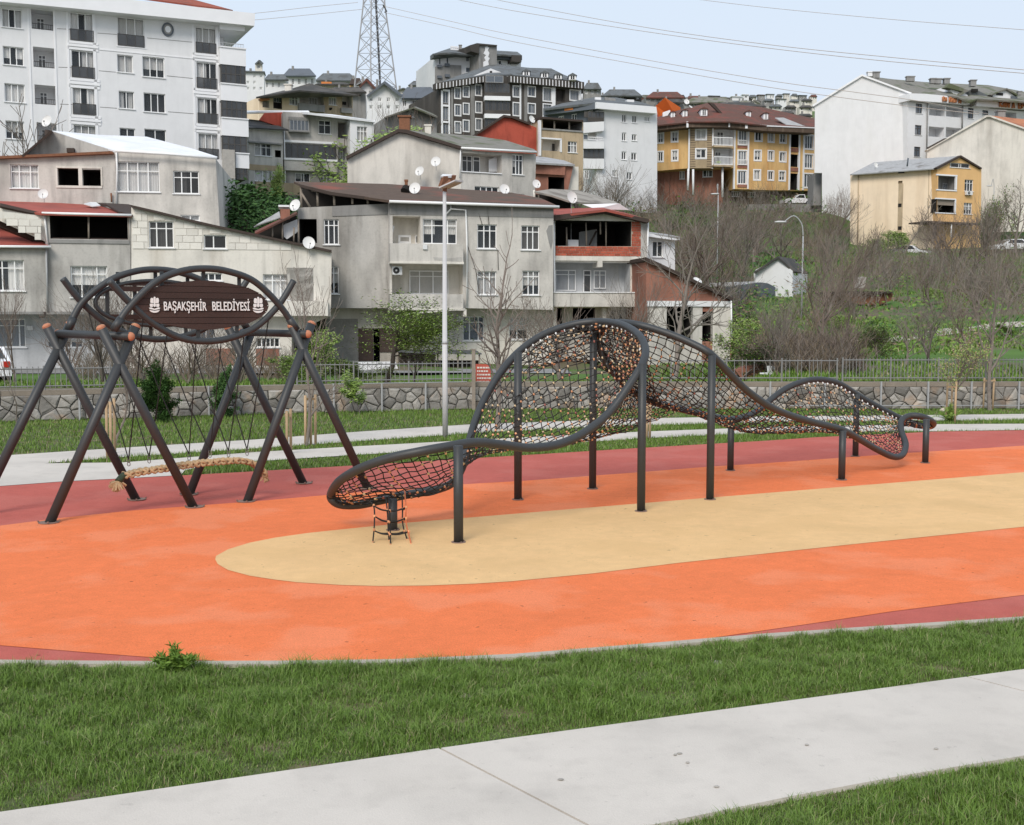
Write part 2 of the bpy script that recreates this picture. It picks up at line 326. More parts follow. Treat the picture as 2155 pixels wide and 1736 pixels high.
def blade_obj(name, P, z, h, w, lean=.6, seg=2, mats=('blade0', 'blade1', 'blade2', 'blade3'), p=(.45, .35, .15, .05), parent=None):
    V, Fs, n = blades(P, z, h, w, lean, seg); me = bpy.data.meshes.new(name)
    loops = np.concatenate([f.ravel() for f in Fs]); tot = np.concatenate([np.full(len(f), f.shape[1]) for f in Fs]); st = np.r_[0, np.cumsum(tot)[:-1]]
    me.vertices.add(len(V)); me.vertices.foreach_set('co', V.ravel()); me.loops.add(len(loops)); me.loops.foreach_set('vertex_index', loops.astype(np.int32))
    me.polygons.add(len(tot)); me.polygons.foreach_set('loop_start', st.astype(np.int32)); me.polygons.foreach_set('loop_total', tot.astype(np.int32))
    mi = RNG.choice(len(mats), n, p=p); mi = np.concatenate([mi] * len(Fs)); me.polygons.foreach_set('material_index', mi.astype(np.int32))
    for m in mats: me.materials.append(MATS[m])
    me.update(calc_edges=True); return place(name, me, parent)
# ------------------------------------------------------------------ the ground and terrain, one sheet
xs = np.unique(np.r_[np.linspace(-420, -60, 25), np.linspace(-60, -20, 21), np.linspace(-20, 24, 67), np.linspace(24, 70, 30), np.linspace(70, 420, 28)])
vs_ = np.r_[np.linspace(-40, -1, 14), [-.02, .14], np.linspace(1.2, 30, 30), np.linspace(32, 130, 66), np.linspace(136, 720, 45)]
mb = MB(); V = []
for v in vs_:
    for x_ in xs:
        f = min(1, max(0, 1 - max(v - 2, 0) / 25)); Y = (wallY(x_) if v < 2 else wallY(x_) * f + 33 * (1 - f)) + v + .2
        V.append((x_, Y, 0. if v < .1 else TZ(x_, Y)))
nx = len(xs); mb.v = V
for j in range(len(vs_) - 1):
    mb.mi = 0 if vs_[j] < .1 else 1
    fs = [(j * nx + i, j * nx + i + 1, (j + 1) * nx + i + 1, (j + 1) * nx + i) for i in range(nx - 1)]; mb.f += fs; mb.m += [mb.mi] * len(fs)
struct(mb, 'ground', ['lawn_soil', 'hill_grass'])
# ------------------------------------------------------------------ play surface in three colours
red_far = [(0, 1026), (135, 1016), (275, 1009), (539, 994), (791, 979), (1100, 960), (1340, 945), (1616, 929), (1716, 922), (1966, 910), (2155, 907)]
kerb_near = [(0, 1396), (170, 1398), (340, 1399), (600, 1398), (825, 1395), (1077, 1384), (1340, 1363), (1600, 1341), (1880, 1322), (2155, 1304)]
RF, KN = gl(red_far, (9, 14)), gl(kerb_near, (5, 9))
flat(RF + KN[::-1], .020, 'rubber_surface', 'rubber_red')
o_up = [(0, 1110), (125, 1094), (275, 1078), (539, 1058), (699, 1044), (976, 1022), (1100, 1015), (1340, 997), (1502, 984), (1616, 977), (1904, 956), (2155, 940)]
o_lo = [(0, 1364), (170, 1378), (325, 1390), (480, 1398), (825, 1395), (1077, 1384), (1437, 1356), (1507, 1347), (1727, 1315), (1877, 1292), (2155, 1257)]
OU, OL = gl(o_up, (0, 14)), gl(o_lo, (0, 12)); l0 = OU[0]; l1 = OL[0]
arc = [Vector((l0.x - .9, l0.y - .55)), Vector((l0.x - 1.5, l0.y - 1.4)), Vector((l1.x - 2.2, l1.y + 2.6)), Vector((l1.x - 1.8, l1.y + 1.2)), Vector((l1.x - .9, l1.y + .3))]
flat(OU + OL[::-1] + arc[::-1], .024, 'rubber_surface_band', 'rubber_orange')
b_up = [(455, 1175), (480, 1161), (525, 1147), (580, 1136), (650, 1126), (850, 1105), (1077, 1086), (1327, 1065), (1616, 1041), (2155, 997)]
b_lo = [(453, 1182), (458, 1192), (480, 1205), (525, 1217), (575, 1225), (625, 1231), (720, 1237), (800, 1239), (900, 1238), (1000, 1234), (1077, 1229), (1250, 1212), (1427, 1190), (1777, 1152), (2155, 1113)]
flat(gl(b_up, (0, 14)) + gl(b_lo, (0, 12))[::-1], .028, 'rubber_surface_island', 'rubber_beige')
# concrete edging along the near side, a row of kerb stones
KE = []
for i, p in enumerate(KN):
    a, b = KN[max(i - 1, 0)], KN[min(i + 1, len(KN) - 1)]; t = (b - a).normalized(); KE.append(p + Vector((t.y, -t.x)) * .085)
kb = MB(); kb.add([(p.x, p.y, .03) for p in KN] + [(p.x, p.y, .03) for p in KE] + [(p.x, p.y, -.05) for p in KE] + [(p.x, p.y, -.05) for p in KN],
                  sum([[(i, i + len(KN), i + 1 + len(KN), i + 1), (i + len(KN), i + 2 * len(KN), i + 1 + 2 * len(KN), i + 1 + len(KN))] for i in range(len(KN) - 1)], []))
struct(kb, 'kerb', 'kerb_concrete')
# near path: slabs with a cut joint every 4 m
PU = gl([(0, 1720), (920, 1585), (1077, 1562.5), (2155, 1416)], (6, 8)); PL = gl([(1427, 1736), (1677, 1684), (1902, 1642), (2155, 1600)], (9, 8))
def cut(P, x):
    for a, b in zip(P, P[1:]):
        if a.x <= x <= b.x: return a + (b - a) * ((x - a.x) / (b.x - a.x))
    return P[0] if x < P[0].x else P[-1]
j1, j2 = G(925, 1588), G(1210, 1736); dx = j2.x - j1.x
tcr = 1.0
while (j1 + (j2 - j1) * tcr).y > cut(PL, (j1 + (j2 - j1) * tcr).x).y and tcr < 4: tcr += .01
tcr *= 1.0; near_path = bpy.data.objects.new('path', None); COL.objects.link(near_path); near_path['kind'] = 'structure'; ORG[near_path.name] = Vector((0, 0, 0))
for k in range(-2, 3):
    xa, xb = j1.x + k * 3.72 + .008, j1.x + (k + 1) * 3.72 - .008
    up = [cut(PU, xa)] + [p for p in PU if xa < p.x < xb] + [cut(PU, xb)]; lo2 = [cut(PL, xa + dx * tcr)] + [p for p in PL if xa + dx * tcr < p.x < xb + dx * tcr] + [cut(PL, xb + dx * tcr)]
    if (up[-1] - up[0]).length > .3: flat(up + lo2[::-1], .03, 'slab', 'concrete', near_path, .03)
# far paths
p1u = [(20, 959), (250, 944), (539, 926), (749, 910), (913, 899), (993, 894), (1372, 881), (1540, 878), (1706, 876.5), (1904, 875), (2155, 872)]
p1l = [(85, 977), (250, 964), (539, 945), (749, 930), (913, 919), (1001, 912), (1257, 900), (1372, 896), (1540, 892), (1706, 888.5), (2016, 886), (2155, 885)]
p2u = [(85, 977), (258, 975), (539, 953), (749, 941), (949, 930), (1257, 914), (1372, 909), (1616, 900), (1966, 894), (2155, 893)]
p2l = [(0, 1025), (135, 1015), (275, 1008), (380, 1002), (389, 992), (420, 985), (539, 972.6), (749, 959), (913, 949), (1215, 933), (1372, 923), (1616, 912.5), (1760, 911), (1966, 909), (2155, 906)]
a1, a2, b1, b2 = gl(p1u, (14, 16)), gl(p1l, (0, 16)), gl(p2u, (0, 16)), gl(p2l, (9, 16))
mrg = [Vector((-16.5, 21.3))]
flat(a1 + a2[::-1] + [Vector((-14, 20.2))], .014, 'path_far_upper', 'concrete')
flat([Vector((-20, 16.0))] + [Vector((-16, 20.0))] + b1 + b2[::-1], .018, 'path_far_lower', 'concrete')
# ------------------------------------------------------------------ grass
lawn_near = [p for p in KE] + PU[::-1]
P = sample(lawn_near, 14000); nz = bignoise(P, 1.1); nz2 = bignoise(P + 3, 4.5)
vis = (np.abs(P[:, 0]) < .5 * P[:, 1] + .5); keep = vis & ((nz * .55 + nz2 * .5 > -.72 + RNG.random(len(P)) * .25) | (RNG.random(len(P)) < .2)); P, nz, nz2 = P[keep], nz[keep], nz2[keep]
pu = np.array([tuple(p) for p in PU]); edge = P[:, 1] - np.interp(P[:, 0], pu[:, 0], pu[:, 1])
nz3 = bignoise(P + 9, 14); h = (.024 + .055 * RNG.random(len(P)) ** 1.8) * (1 + .35 * nz + .7 * np.clip(nz2, -.6, 1) + .7 * np.clip(nz3, -.7, 1)) * np.clip(.6 + edge * 1.6, .6, 1)
g = blade_obj('lawn_grass', P, np.zeros(len(P)), np.clip(h, .012, .16), .0018 + .0026 * RNG.random(len(P)), 1.25); g['kind'] = 'stuff'
corner = PL + [Vector((9, 3.0)), Vector((0, 3.5))]
P = sample(corner, 13000); P = P[(np.abs(P[:, 0]) < .5 * P[:, 1] + .4) & (P[:, 1] > 4.9)]; nz = bignoise(P, 3.5)
nz3 = bignoise(P + 9, 12); h = (.035 + .075 * RNG.random(len(P)) ** 1.6) * (1 + .4 * np.clip(nz, -.6, 1) + .6 * np.clip(nz3, -.7, 1)); pl_ = np.array([tuple(p) for p in PL]); h = np.clip(h * np.clip(.35 + (np.interp(P[:, 0], pl_[:, 0], pl_[:, 1]) - P[:, 1]) * 2, .35, 1), .012, .2); g = blade_obj('corner_grass', P, np.zeros(len(P)), h, .002 + .0026 * RNG.random(len(P)), 1.1); g['kind'] = 'stuff'
wl = [Vector((x_, wallY(x_) - .02)) for x_ in np.linspace(-22, 24, 40)]
strips = [wl + a1[::-1], a2 + b1[::-1], [p for p in b2 if p.x > -5.6] + [p for p in RF if p.x > -5.6][::-1]]
Ps = np.concatenate([sample(s_, d_) for s_, d_ in zip(strips, (330, 700, 900))]); Ps = Ps[np.abs(Ps[:, 0]) < .5 * Ps[:, 1] + 1]
nz = bignoise(Ps, .9); h = (.04 + .06 * RNG.random(len(Ps))) * (1 + .5 * nz); g = blade_obj('far_lawn_grass', Ps, np.zeros(len(Ps)), np.clip(h, .02, .2), .012 + .01 * RNG.random(len(Ps)), .7, 1); g['kind'] = 'stuff'
# rough grass on the slope behind the wall
n = 150000; Y = 33.5 + RNG.random(n) ** 1.6 * 95; X = (RNG.random(n) * 1.1 - .55) * Y; Ps = np.stack([X, Y], 1)
Ps = Ps[(X / Y > .13) | ((Y < 46) & (X / Y < .13))]; Ps = Ps[np.array([p[1] > wallY(p[0]) + .35 for p in Ps])]
nz = bignoise(Ps, .22); Ps = Ps[nz > -.35 + .3 * RNG.random(len(Ps))]
z = np.array([TZ(a, b) for a, b in Ps]); h = (.06 + .14 * RNG.random(len(Ps))) * (1 + (Ps[:, 1] - 33) * .006)
g = blade_obj('hillside_grass', Ps, z, h, .03 + .0009 * Ps[:, 1], .8, 1, p=(.5, .3, .12, .08)); g['kind'] = 'stuff'
# concrete ribbons on the slope and the street in front of the houses
def ribbon(px, wid, name, m='concrete', th=.04):
    c = [TH(a, b) for a, b in px]; mb = MB(); c = [Vector(p) for p in cat_rom(c, 5)]
    for i in range(len(c) - 1):
        A = [c[i].xy + Vector((0, wid / 2)), c[i].xy - Vector((0, wid / 2)), c[i + 1].xy - Vector((0, wid / 2)), c[i + 1].xy + Vector((0, wid / 2))]
        mb.add([(p.x, p.y, TZ(p.x, p.y) + th) for p in A], [(0, 1, 2, 3)])
    return struct(mb, name, m)
ribbon([(1500, 726), (1640, 724), (1790, 722), (1850, 718), (1900, 713), (1960, 705), (2030, 695), (2100, 688), (2200, 682)], 2.2, 'footpath', 'kerb_concrete')
mb = MB()
for a, b in ((-46, -30), (-30, -14), (-14, -2), (-2, 3)): mb.add([(a, 56, TZ(a, 56) + .06), (b - .04, 56, TZ(b, 56) + .06), (b - .04, 63, TZ(b, 63) + .06), (a, 63, TZ(a, 63) + .06)], [(0, 1, 2, 3)])
struct(mb, 'street', 'mid_grey')
# ------------------------------------------------------------------ stone retaining wall: every stone in view is a part
wall = thing('stone_wall', 'low rubble stone retaining wall with a concrete coping behind the lawn', 'wall', (0, 33, 0))
WX = np.array([p[0] for p in WL]); WY = np.array([p[1] for p in WL]); wd = np.r_[0, np.cumsum(np.hypot(np.diff(WX), np.diff(WY)))]
def wp(s, z, out=0.):
    x_, y_ = np.interp(s, wd, WX), np.interp(s, wd, WY); i = min(max(np.searchsorted(wd, s) - 1, 0), len(WX) - 2)
    t = Vector((WX[i + 1] - WX[i], WY[i + 1] - WY[i], 0)).normalized(); return Vector((x_, y_, z)) + Vector((t.y, -t.x, 0)) * out
HW = .66; bk = MB(); cp = MB()
for i in range(len(WX) - 1):
    a, b = Vector((WX[i], WY[i], -.05)), Vector((WX[i + 1], WY[i + 1], -.05)); t = (b - a).normalized(); nrm = Vector((-t.y, t.x, 0))
    bk.para(a + nrm * .05, b - a, nrm * .3, (0, 0, HW + .05))
    k = 0; L_ = (b - a).length
    while k < L_:
        e_ = min(k + 2.4, L_); cp.para(a + t * k - nrm * .06 + Vector((0, 0, HW + .05)), t * (e_ - k - .012), nrm * .42, (0, 0, .13)); k = e_
bk.build('backing', 'mortar', wall); cp.build('coping', 'coping', wall)
s0 = np.interp(-14.2, WX, wd); s1 = np.interp(15.6, WX, wd); seeds = []; nr = 3
for r_ in range(nr):
    s_ = s0 - .3
    while s_ < s1 + .3:
        seeds.append((s_ + RNG.normal(0, .06) + r_ * .13, (r_ + .5) * HW / nr + RNG.normal(0, .085))); s_ += .2 + RNG.random() * .22
seeds = np.array(seeds)
def cell(i):
    c = seeds[i]; poly = [np.array(p) for p in ((c[0] - .5, 0), (c[0] + .5, 0), (c[0] + .5, HW), (c[0] - .5, HW))]
    for j in np.argsort(((seeds - c) ** 2).sum(1))[1:14]:
        m_ = (seeds[j] + c) / 2; nn = seeds[j] - c; out = []
        for a, b in zip(poly, poly[1:] + poly[:1]):
            da, db = (a - m_).dot(nn), (b - m_).dot(nn)
            if da <= 0: out.append(a)
            if da * db < 0: out.append(a + (b - a) * (da / (da - db)))
        poly = out
        if len(poly) < 3: return None
    return poly
cnt = 0; extra = MB()
for i in range(len(seeds)):
    po = cell(i)
    if not po: continue
    c = sum(po) / len(po); area = abs(sum(a[0] * b[1] - a[1] * b[0] for a, b in zip(po, po[1:] + po[:1]))) / 2
    if area < .012: continue
    mb = extra if cnt >= 300 else MB(); pr = .045 + RNG.random() * .05
    rings = []
    for sh, o_ in ((.008, -.04), (.012, pr * .7), (.04, pr), (.10, pr + .012)):
        rings.append([wp(*(c + (p - c) * max(.25, 1 - sh / (np.linalg.norm(p - c) + 1e-6))), out=o_ + RNG.normal(0, .006)) for p in po])
    n_ = len(po); fs = [(r_ * n_ + k, r_ * n_ + (k + 1) % n_, (r_ + 1) * n_ + (k + 1) % n_, (r_ + 1) * n_ + k) for r_ in range(3) for k in range(n_)] + [tuple(3 * n_ + k for k in range(n_))]
    mb.add(sum(rings, []), fs)
    if mb is not extra: mb.build('stone', 'stone_a', wall)
    cnt += 1
if extra.v: e_ = extra.build('stone_rest', 'stone_a', wall); e_['kind'] = 'stuff'
# ------------------------------------------------------------------ railings on the wall: each bar a part
bar_mesh = MB().box((0, 0, .3), .014, .014, .62)
def railing(label, pxa, pxb, yoff, step, z0, z1, m='bar_grey', every=12, broken=None):
    xa, xb = pxa, pxb; m_bar = 'bar_grey'; r_ = thing('railing', label, 'railing', (xa, wallY(xa) + yoff, z0), 'railings along the stone wall')
    Pt = lambda x_, z_: Vector((x_, wallY(x_) + yoff, z_))
    xs_ = sorted([xa, xb] + [a for a, _ in WL if xa < a < xb])
    for z_ in (z0 + .1, z1 - .05): MB().tube([Pt(a, z_) for a in xs_], .017, 5).build('rail', m, r_)
    bm_ = MB().box((0, 0, 0), .016, .016, z1 - z0 - .04)  .build('bar', m_bar, r_, at=(0, 0, 0)); me = bm_.data; k = 0; x_ = xa + .02; first = True
    while x_ < xb:
        w_ = Pt(x_, (z0 + z1) / 2 + .03)
        if k % every == 0: MB().box(Pt(x_, (z0 + z1) / 2 - .02), .04, .04, z1 - z0 + .1).build('post', m, r_)
        elif not (broken and random.random() < broken):
            if first: bm_.location = w_ - ORG[r_.name]; first = False
            else: place('bar', me, r_, w_)
        if False: pass
        x_ += step; k += 1
    return r_
railing('low steel railing on the stone wall at the left edge of the lawn', -13.6, -10.2, .18, .125, .78, 1.38)
railing('steel railing on the stone wall between the swing and the lamp post', -6.0, -1.15, .18, .126, .78, 1.38)
railing('steel railing on the stone wall below the green slope', 9.6, 15.6, .18, .1, .8, 1.47, every=14)
railing('gappy overgrown steel railing behind the climbing net', 3.0, 9.5, .18, .115, .8, 1.45, every=14, broken=.45)
# slim posts and rails standing in front of the wall
fw = thing('wire_fence', 'thin grey steel posts and rails standing on the lawn in front of the stone wall', 'fence', (0, 32.7, 0))
pxs = [168, 440, 703, 804, 896, 1620, 1735, 1853, 1952, 2043, 2143]
for p in pxs:
    d = ray(p, 868); X = None
    for Y in np.linspace(26, 35, 400):
        X = d.x / d.y * Y
        if Y >= wallY(X) - .22: break
    MB().box((X, Y, .4), .045, .045, .84).build('post', 'galv', fw)
MB().tube([(x_, wallY(x_) - .22, .81) for x_ in (-5.0, -1.3)], .014, 5).build('rail', 'galv', fw)
MB().tube([(x_, wallY(x_) - .22, .12) for x_ in np.linspace(8.0, 16, 9)], .013, 5).build('rail', 'galv', fw)
pp = thing('fence_post', 'tall brown corner post standing at the end of the steel railing', 'post', (-1.1, 32.7, 0)); MB().box((-1.1, 32.7, .85), .1, .1, 1.75).build('shaft', 'wood_grey', pp); MB().box((-1.1, 32.7, 1.74), .12, .12, .03).build('cap', 'wood_grey', pp)
# ------------------------------------------------------------------ climbing net
net = thing('climbing_net', 'dark steel wave shaped climbing frame strung with black rope nets on tall posts', 'climbing frame', (2.6, 16.5, 0))
def pts3(L): return [U(*p) for p in L]
n1 = [(697, 1040, 13.95), (715, 1012, 13.6), (760, 985, 13.3), (820, 964, 13.15), (880, 951, 13.1), (940, 940, 13.2), (1000, 931, 13.4), (1060, 936, 13.7), (1110, 942, 14.0), (1170, 936, 14.3), (1225, 913, 14.6), (1280, 870, 14.9), (1325, 810, 15.1), (1352, 765, 15.3), (1358, 733, 15.6)]
f1 = [(697, 1040, 13.95), (702, 1054, 14.0), (720, 1062, 14.05), (755, 1062, 14.1), (791, 1055, 14.15), (856, 1041, 14.3), (893, 1035, 14.5), (926, 1028, 14.7), (953, 1015, 14.9), (972, 985, 15.2), (982, 950, 15.5), (990, 920, 15.7), (1003, 878, 16.0), (1026, 828, 16.3), (1060, 775, 16.6), (1100, 733, 16.9), (1150, 701, 17.1), (1210, 682, 17.2), (1265, 677, 17.1), (1310, 684, 16.6), (1343, 704, 16.0), (1358, 733, 15.6)]
n2 = [(1262, 702, 17.3), (1276, 685, 17.1), (1300, 679, 16.9), (1345, 684, 16.6), (1400, 700, 16.5), (1450, 720, 16.4), (1494, 744, 16.3), (1530, 780, 16.5), (1570, 820, 16.8), (1616, 853, 17.1), (1660, 873, 17.5), (1710, 888, 17.9), (1771, 904, 18.3), (1810, 925, 18.8), (1850, 948, 19.2), (1880, 961, 19.5), (1899, 957, 19.7), (1906, 935, 20.1), (1897, 907, 20.4), (1897, 886, 20.6), (1914, 875, 20.7), (1938, 876, 20.7), (1958, 884, 20.8), (1965, 892, 21.1)]
f2 = [(1262, 702, 17.3), (1263, 735, 17.4), (1285, 775, 17.5), (1320, 815, 17.7), (1365, 842, 17.9), (1400, 853, 18.2), (1450, 865, 18.6), (1500, 876, 19.0), (1537, 882, 19.4), (1570, 876, 19.7), (1600, 860, 20.0), (1622, 841, 20.2), (1650, 820, 20.4), (1680, 806, 20.6), (1710, 799, 20.8), (1740, 800, 21.0), (1770, 809, 21.2), (1800, 828, 21.4), (1830, 846, 21.5), (1865, 865, 21.6), (1900, 882, 21.7), (1930, 893, 21.6), (1955, 898, 21.4), (1965, 892, 21.1)]
N1, F1, N2, F2 = (cat_rom(pts3(x_), 8) for x_ in (n1, f1, n2, f2))
for a, b in ((n1, f1), (n2, f2)):
    lp = cat_rom(pts3(a + b[1:-1][::-1]), 9, True); MB().tube(lp, .055, 14, closed=True).build('frame_tube', 'dark_steel', net, True)
def foot(px, py): p = G(px, py); return p
for bx, by, ty in ((827, 1120, 1050), (965, 1146, 938), (1090, 1055, 742), (1247, 1032, 684), (1349, 1080, 764), (1494, 1055, 748), (1537, 993, 884), (1771, 1013, 906), (1800, 963, 829), (1947, 977, 882)):
    b = foot(bx, by); t = U(bx, ty, b.y)
    p = MB().tube([(b.x, b.y, 0), (b.x, b.y, t.z)], .056, 16).build('post', 'dark_steel', net, True)
    m_ = MB().tube([(b.x, b.y, .026), (b.x, b.y, .036)], .085, 16)
    for k in range(4): a = k * math.pi / 2 + .5; m_.tube([(b.x + .07 * math.cos(a), b.y + .07 * math.sin(a), .034), (b.x + .07 * math.cos(a), b.y + .07 * math.sin(a), .048)], .009, 6)
    m_.build('base_plate', 'plate_dark', net)
km = {}
for c_ in ('knot_orange', 'knot_tan', 'knot_red', 'knot_white', 'knot_dark'):
    me = bpy.data.meshes.new('knot'); b = MB().ell((0, 0, 0), (.017, .017, .028), 6, 4); me.from_pydata(b.v, [], b.f); me.materials.append(MATS[c_]); km[c_] = me
KN_ = []
def net_patch(A, B, nl, nc, sag, t0=0., t1=1., white=False, jit=.009, skew=0.):
    """rope net between two rails: nl cross ropes, nc long ropes"""
    a, b = resample(A, 200), resample(B, 200); T = np.linspace(t0, t1, nl); gr = []
    for t in T:
        ia = min(199, max(0, t * 199)); pa = np.array([np.interp(ia, np.arange(200), a[:, k]) for k in range(3)]); pb = np.array([np.interp(ia, np.arange(200), b[:, k]) for k in range(3)])
        w = np.linalg.norm(pa - pb); uu = np.linspace(0, 1, nc); row = pa[None] * (1 - uu[:, None]) + pb[None] * uu[:, None]
        row[:, 2] -= sag * w * 4 * uu * (1 - uu) ** 1.0; row[1:-1] += RNG.normal(0, jit, (nc - 2, 3)); gr.append(row)
    gr = np.array(gr)
    for i in range(nl):
        if np.linalg.norm(gr[i][0] - gr[i][-1]) > .12: MB().tube(gr[i] if nc < 4 else cat_rom(gr[i], 2), .0072, 5).build('rope', 'rope_black', net)
    for k in range(1, nc - 1): MB().tube(cat_rom(gr[:, k], 2), .0072, 5).build('rope', 'rope_black', net)
    for i in range(nl):
        for k in range(1, nc - 1):
            if np.linalg.norm(gr[i][0] - gr[i][-1]) > .3 and RNG.random() < (.85 if white is False or T[i] > .45 or A is N2 else .3) * (.7 if A is N2 else 1):
                KN_.append((gr[i][k], gr[i][min(k + 1, nc - 1)] - gr[i][k - 1], str(RNG.choice(['knot_orange', 'knot_tan', 'knot_red', 'knot_dark'], p=[.3, .4, .14, .16]))))
    if white:
        for i in range(nl):
            if white[0] < T[i] < white[1]:
                for e_, f_ in ((0, 1), (-1, -2)):
                    d_ = gr[i][f_] - gr[i][e_]; L_ = np.linalg.norm(d_)
                    if e_ == white[2] or white[2] == 2: KN_.append((gr[i][e_] + d_ / L_ * .085, d_, 'knot_white'))
net_patch(N1, F1, 54, 18, .13, .02, .985, (.6, .99, -1))
net_patch(N2, F2, 74, 20, .13, .02, .985, (.62, .9, -1))
net_patch(N1[-44:-4], F2[16:46][::-1], 18, 20, .02, 0, 1)
net_patch(F1[-60:-4], F2[4:40], 18, 12, .06, 0, 1)
net_patch(F1[-56:-2], N2[2:30], 14, 8, .06, 0, 1)
random.Random(3).shuffle(KN_); rest = MB(); ZV = Vector((0, 0, 1)); mats_k = ['knot_orange', 'knot_tan', 'knot_red', 'knot_white', 'knot_dark']
KN_.sort(key=lambda k: k[0][1])
for i, (p, d_, c_) in enumerate(KN_):
    qd = ZV.rotation_difference(Vector(d_))
    if i < 300:
        o = place('knot', km[c_], net, p); o.rotation_mode = 'QUATERNION'; o.rotation_quaternion = qd
    else: rest.mi = mats_k.index(c_); rest.ell(p, (.017, .017, .028), 5, 3, qd.to_matrix())
o = rest.build('knot_rest', mats_k, net); o['kind'] = 'stuff'
# rope ladder under the low end
cols = [((771, 1052, 13.8), (786, 1064, 13.3), (788, 1100, 13.15), (784, 1147)), ((812, 1046, 13.8), (815, 1075, 13.3), (817, 1110, 13.2), (819, 1142)), ((818, 1044, 13.8), (820, 1075, 13.25), (821, 1110, 13.2), (822, 1152)), ((846, 1036, 13.9), (847, 1070, 13.4), (848, 1105, 13.3), (859, 1141)), ((852, 1034, 13.9), (854, 1068, 13.35), (855, 1102, 13.3), (867, 1151))]
LC = []
for i, c in enumerate(cols):
    pl = [U(*p) for p in c[:3]] + [G(*c[3])]; pl = cat_rom(pl, 6); LC.append(pl); MB().tube(pl, .0085, 6).build('ladder_rope', 'rope_orange' if i == 4 else 'rope_black', net, True)
for t in (.36, .56, .78, .97):
    pts = [c[int(t * (len(c) - 1))] for c in LC]
    for a, b in ((0, 1), (1, 3), (0, 2), (2, 4), (3, 4)):
        m_ = (pts[a] + pts[b]) / 2 - np.array([0, 0, .015]); MB().tube(cat_rom([pts[a], m_, pts[b]], 4), .0085, 6).build('ladder_rung', 'rope_black', net, True)
    for p in pts: o = place('knot', km['knot_orange'], net, p + RNG.normal(0, .004, 3)); o.scale = (.95, .95, .8)
# ------------------------------------------------------------------ swing frame with the two oval boards
sw = thing('swing_frame', 'dark steel swing frame of crossed poles with white lettered oval sign boards', 'swing frame', (-4.3, 16, 0))
class VP:
    """a vertical plane through two ground points"""
    def __init__(s, a, b):
        s.a = Vector((a[0], a[1], 0)); s.d = Vector((b[0] - a[0], b[1] - a[1], 0)).normalized(); s.n = Vector((s.d.y, -s.d.x, 0))
        if s.n.y > 0: s.n = -s.n
    def hit(s, px, py, off=0.):
        d = ray(px, py); return EYE + d * (((s.a + s.n * off) - EYE).dot(s.n) / d.dot(s.n))
fr = VP(G(103, 1104).xy, G(775, 1031).xy); g3, g7 = G(288, 1055), G(640, 1020); re = VP(g3.xy, g7.xy)
def leg(pl, foot_px, top_px):
    b = pl.hit(*foot_px); t = pl.hit(*top_px); b.z = min(b.z, .02); d = (t - b).normalized()
    MB().tube([b - d * .06, t], .062, 16).build('leg', 'dark_steel', sw, True)
    c = MB().ell(t, (.0625, .0625, .036), 12, 6, ZV.rotation_difference(d).to_matrix()); c.tube([t - d * .014, t + d * .003], .0635, 12, caps=False); c.build('cap', 'cap_wood', sw, True)
    f_ = MB().tube([(b.x, b.y, .028), (b.x, b.y, .036)], .13, 14)
    for k in range(4): a = k * 1.57 + .3; f_.tube([(b.x + .125 * math.cos(a), b.y + .125 * math.sin(a), .038), (b.x + .125 * math.cos(a), b.y + .125 * math.sin(a), .058)], .012, 6)
    f_.build('base_plate', 'plate_dark', sw); return b, t
leg(fr, (103, 1104), (286, 686)); leg(fr, (410, 1073), (212, 689)); leg(fr, (518, 1062), (656, 680)); leg(fr, (775, 1031), (613, 684))
leg(re, (288, 1055), (98, 686)); leg(re, (-50, 1083), (148, 682)); leg(re, (398, 1041), (532, 692)); leg(re, (640, 1020), (480, 688))
for A, B in (((122, 702), (275, 708)), ((508, 699), (648, 703))):
    a, b = re.hit(*A), fr.hit(*B, .12); MB().tube([a, b], .055, 14).build('cross_beam', 'dark_steel', sw, True); MB().ell(b, (.058, .045, .058), 12, 6).build('cap', 'cap_wood', sw, True); MB().ell(a, (.058, .045, .058), 12, 6).build('cap', 'cap_wood', sw, True)
fu = [(242, 690), (277, 641), (330, 592), (380, 571), (430, 565), (480, 571), (535, 592), (587, 641), (621, 690)]; fl = [(230, 591), (277, 641), (325, 682), (378, 710), (432, 718), (485, 711), (540, 687), (587, 641), (618, 591)]
ru = [(145, 690), (173, 637), (228, 592), (280, 572), (330, 567), (385, 575), (440, 598), (487, 638), (518, 688)]; rl = [(132, 586), (173, 637), (228, 683), (280, 706), (332, 714), (385, 708), (440, 685), (487, 638), (520, 590)]
ARC = {}
for k, (pl, up_, lo_) in {'f': (fr, fu, fl), 'r': (re, ru, rl)}.items():
    for nm, L_ in (('u', up_), ('l', lo_)):
        c = cat_rom([pl.hit(*p, .02 if nm == 'u' else -.02) for p in L_], 8); ARC[k + nm] = c
        MB().tube(c, .047, 14).build('arc_tube', 'dark_steel', sw, True)
        if nm == 'u':
            for i in (0, -1):
                d_ = c[4 if i == 0 else -5] - c[i]; MB().tube([c[i] - d_ * .2, c[i] + d_ * .9], .056, 12).build('sleeve', 'dark_steel', sw, True)
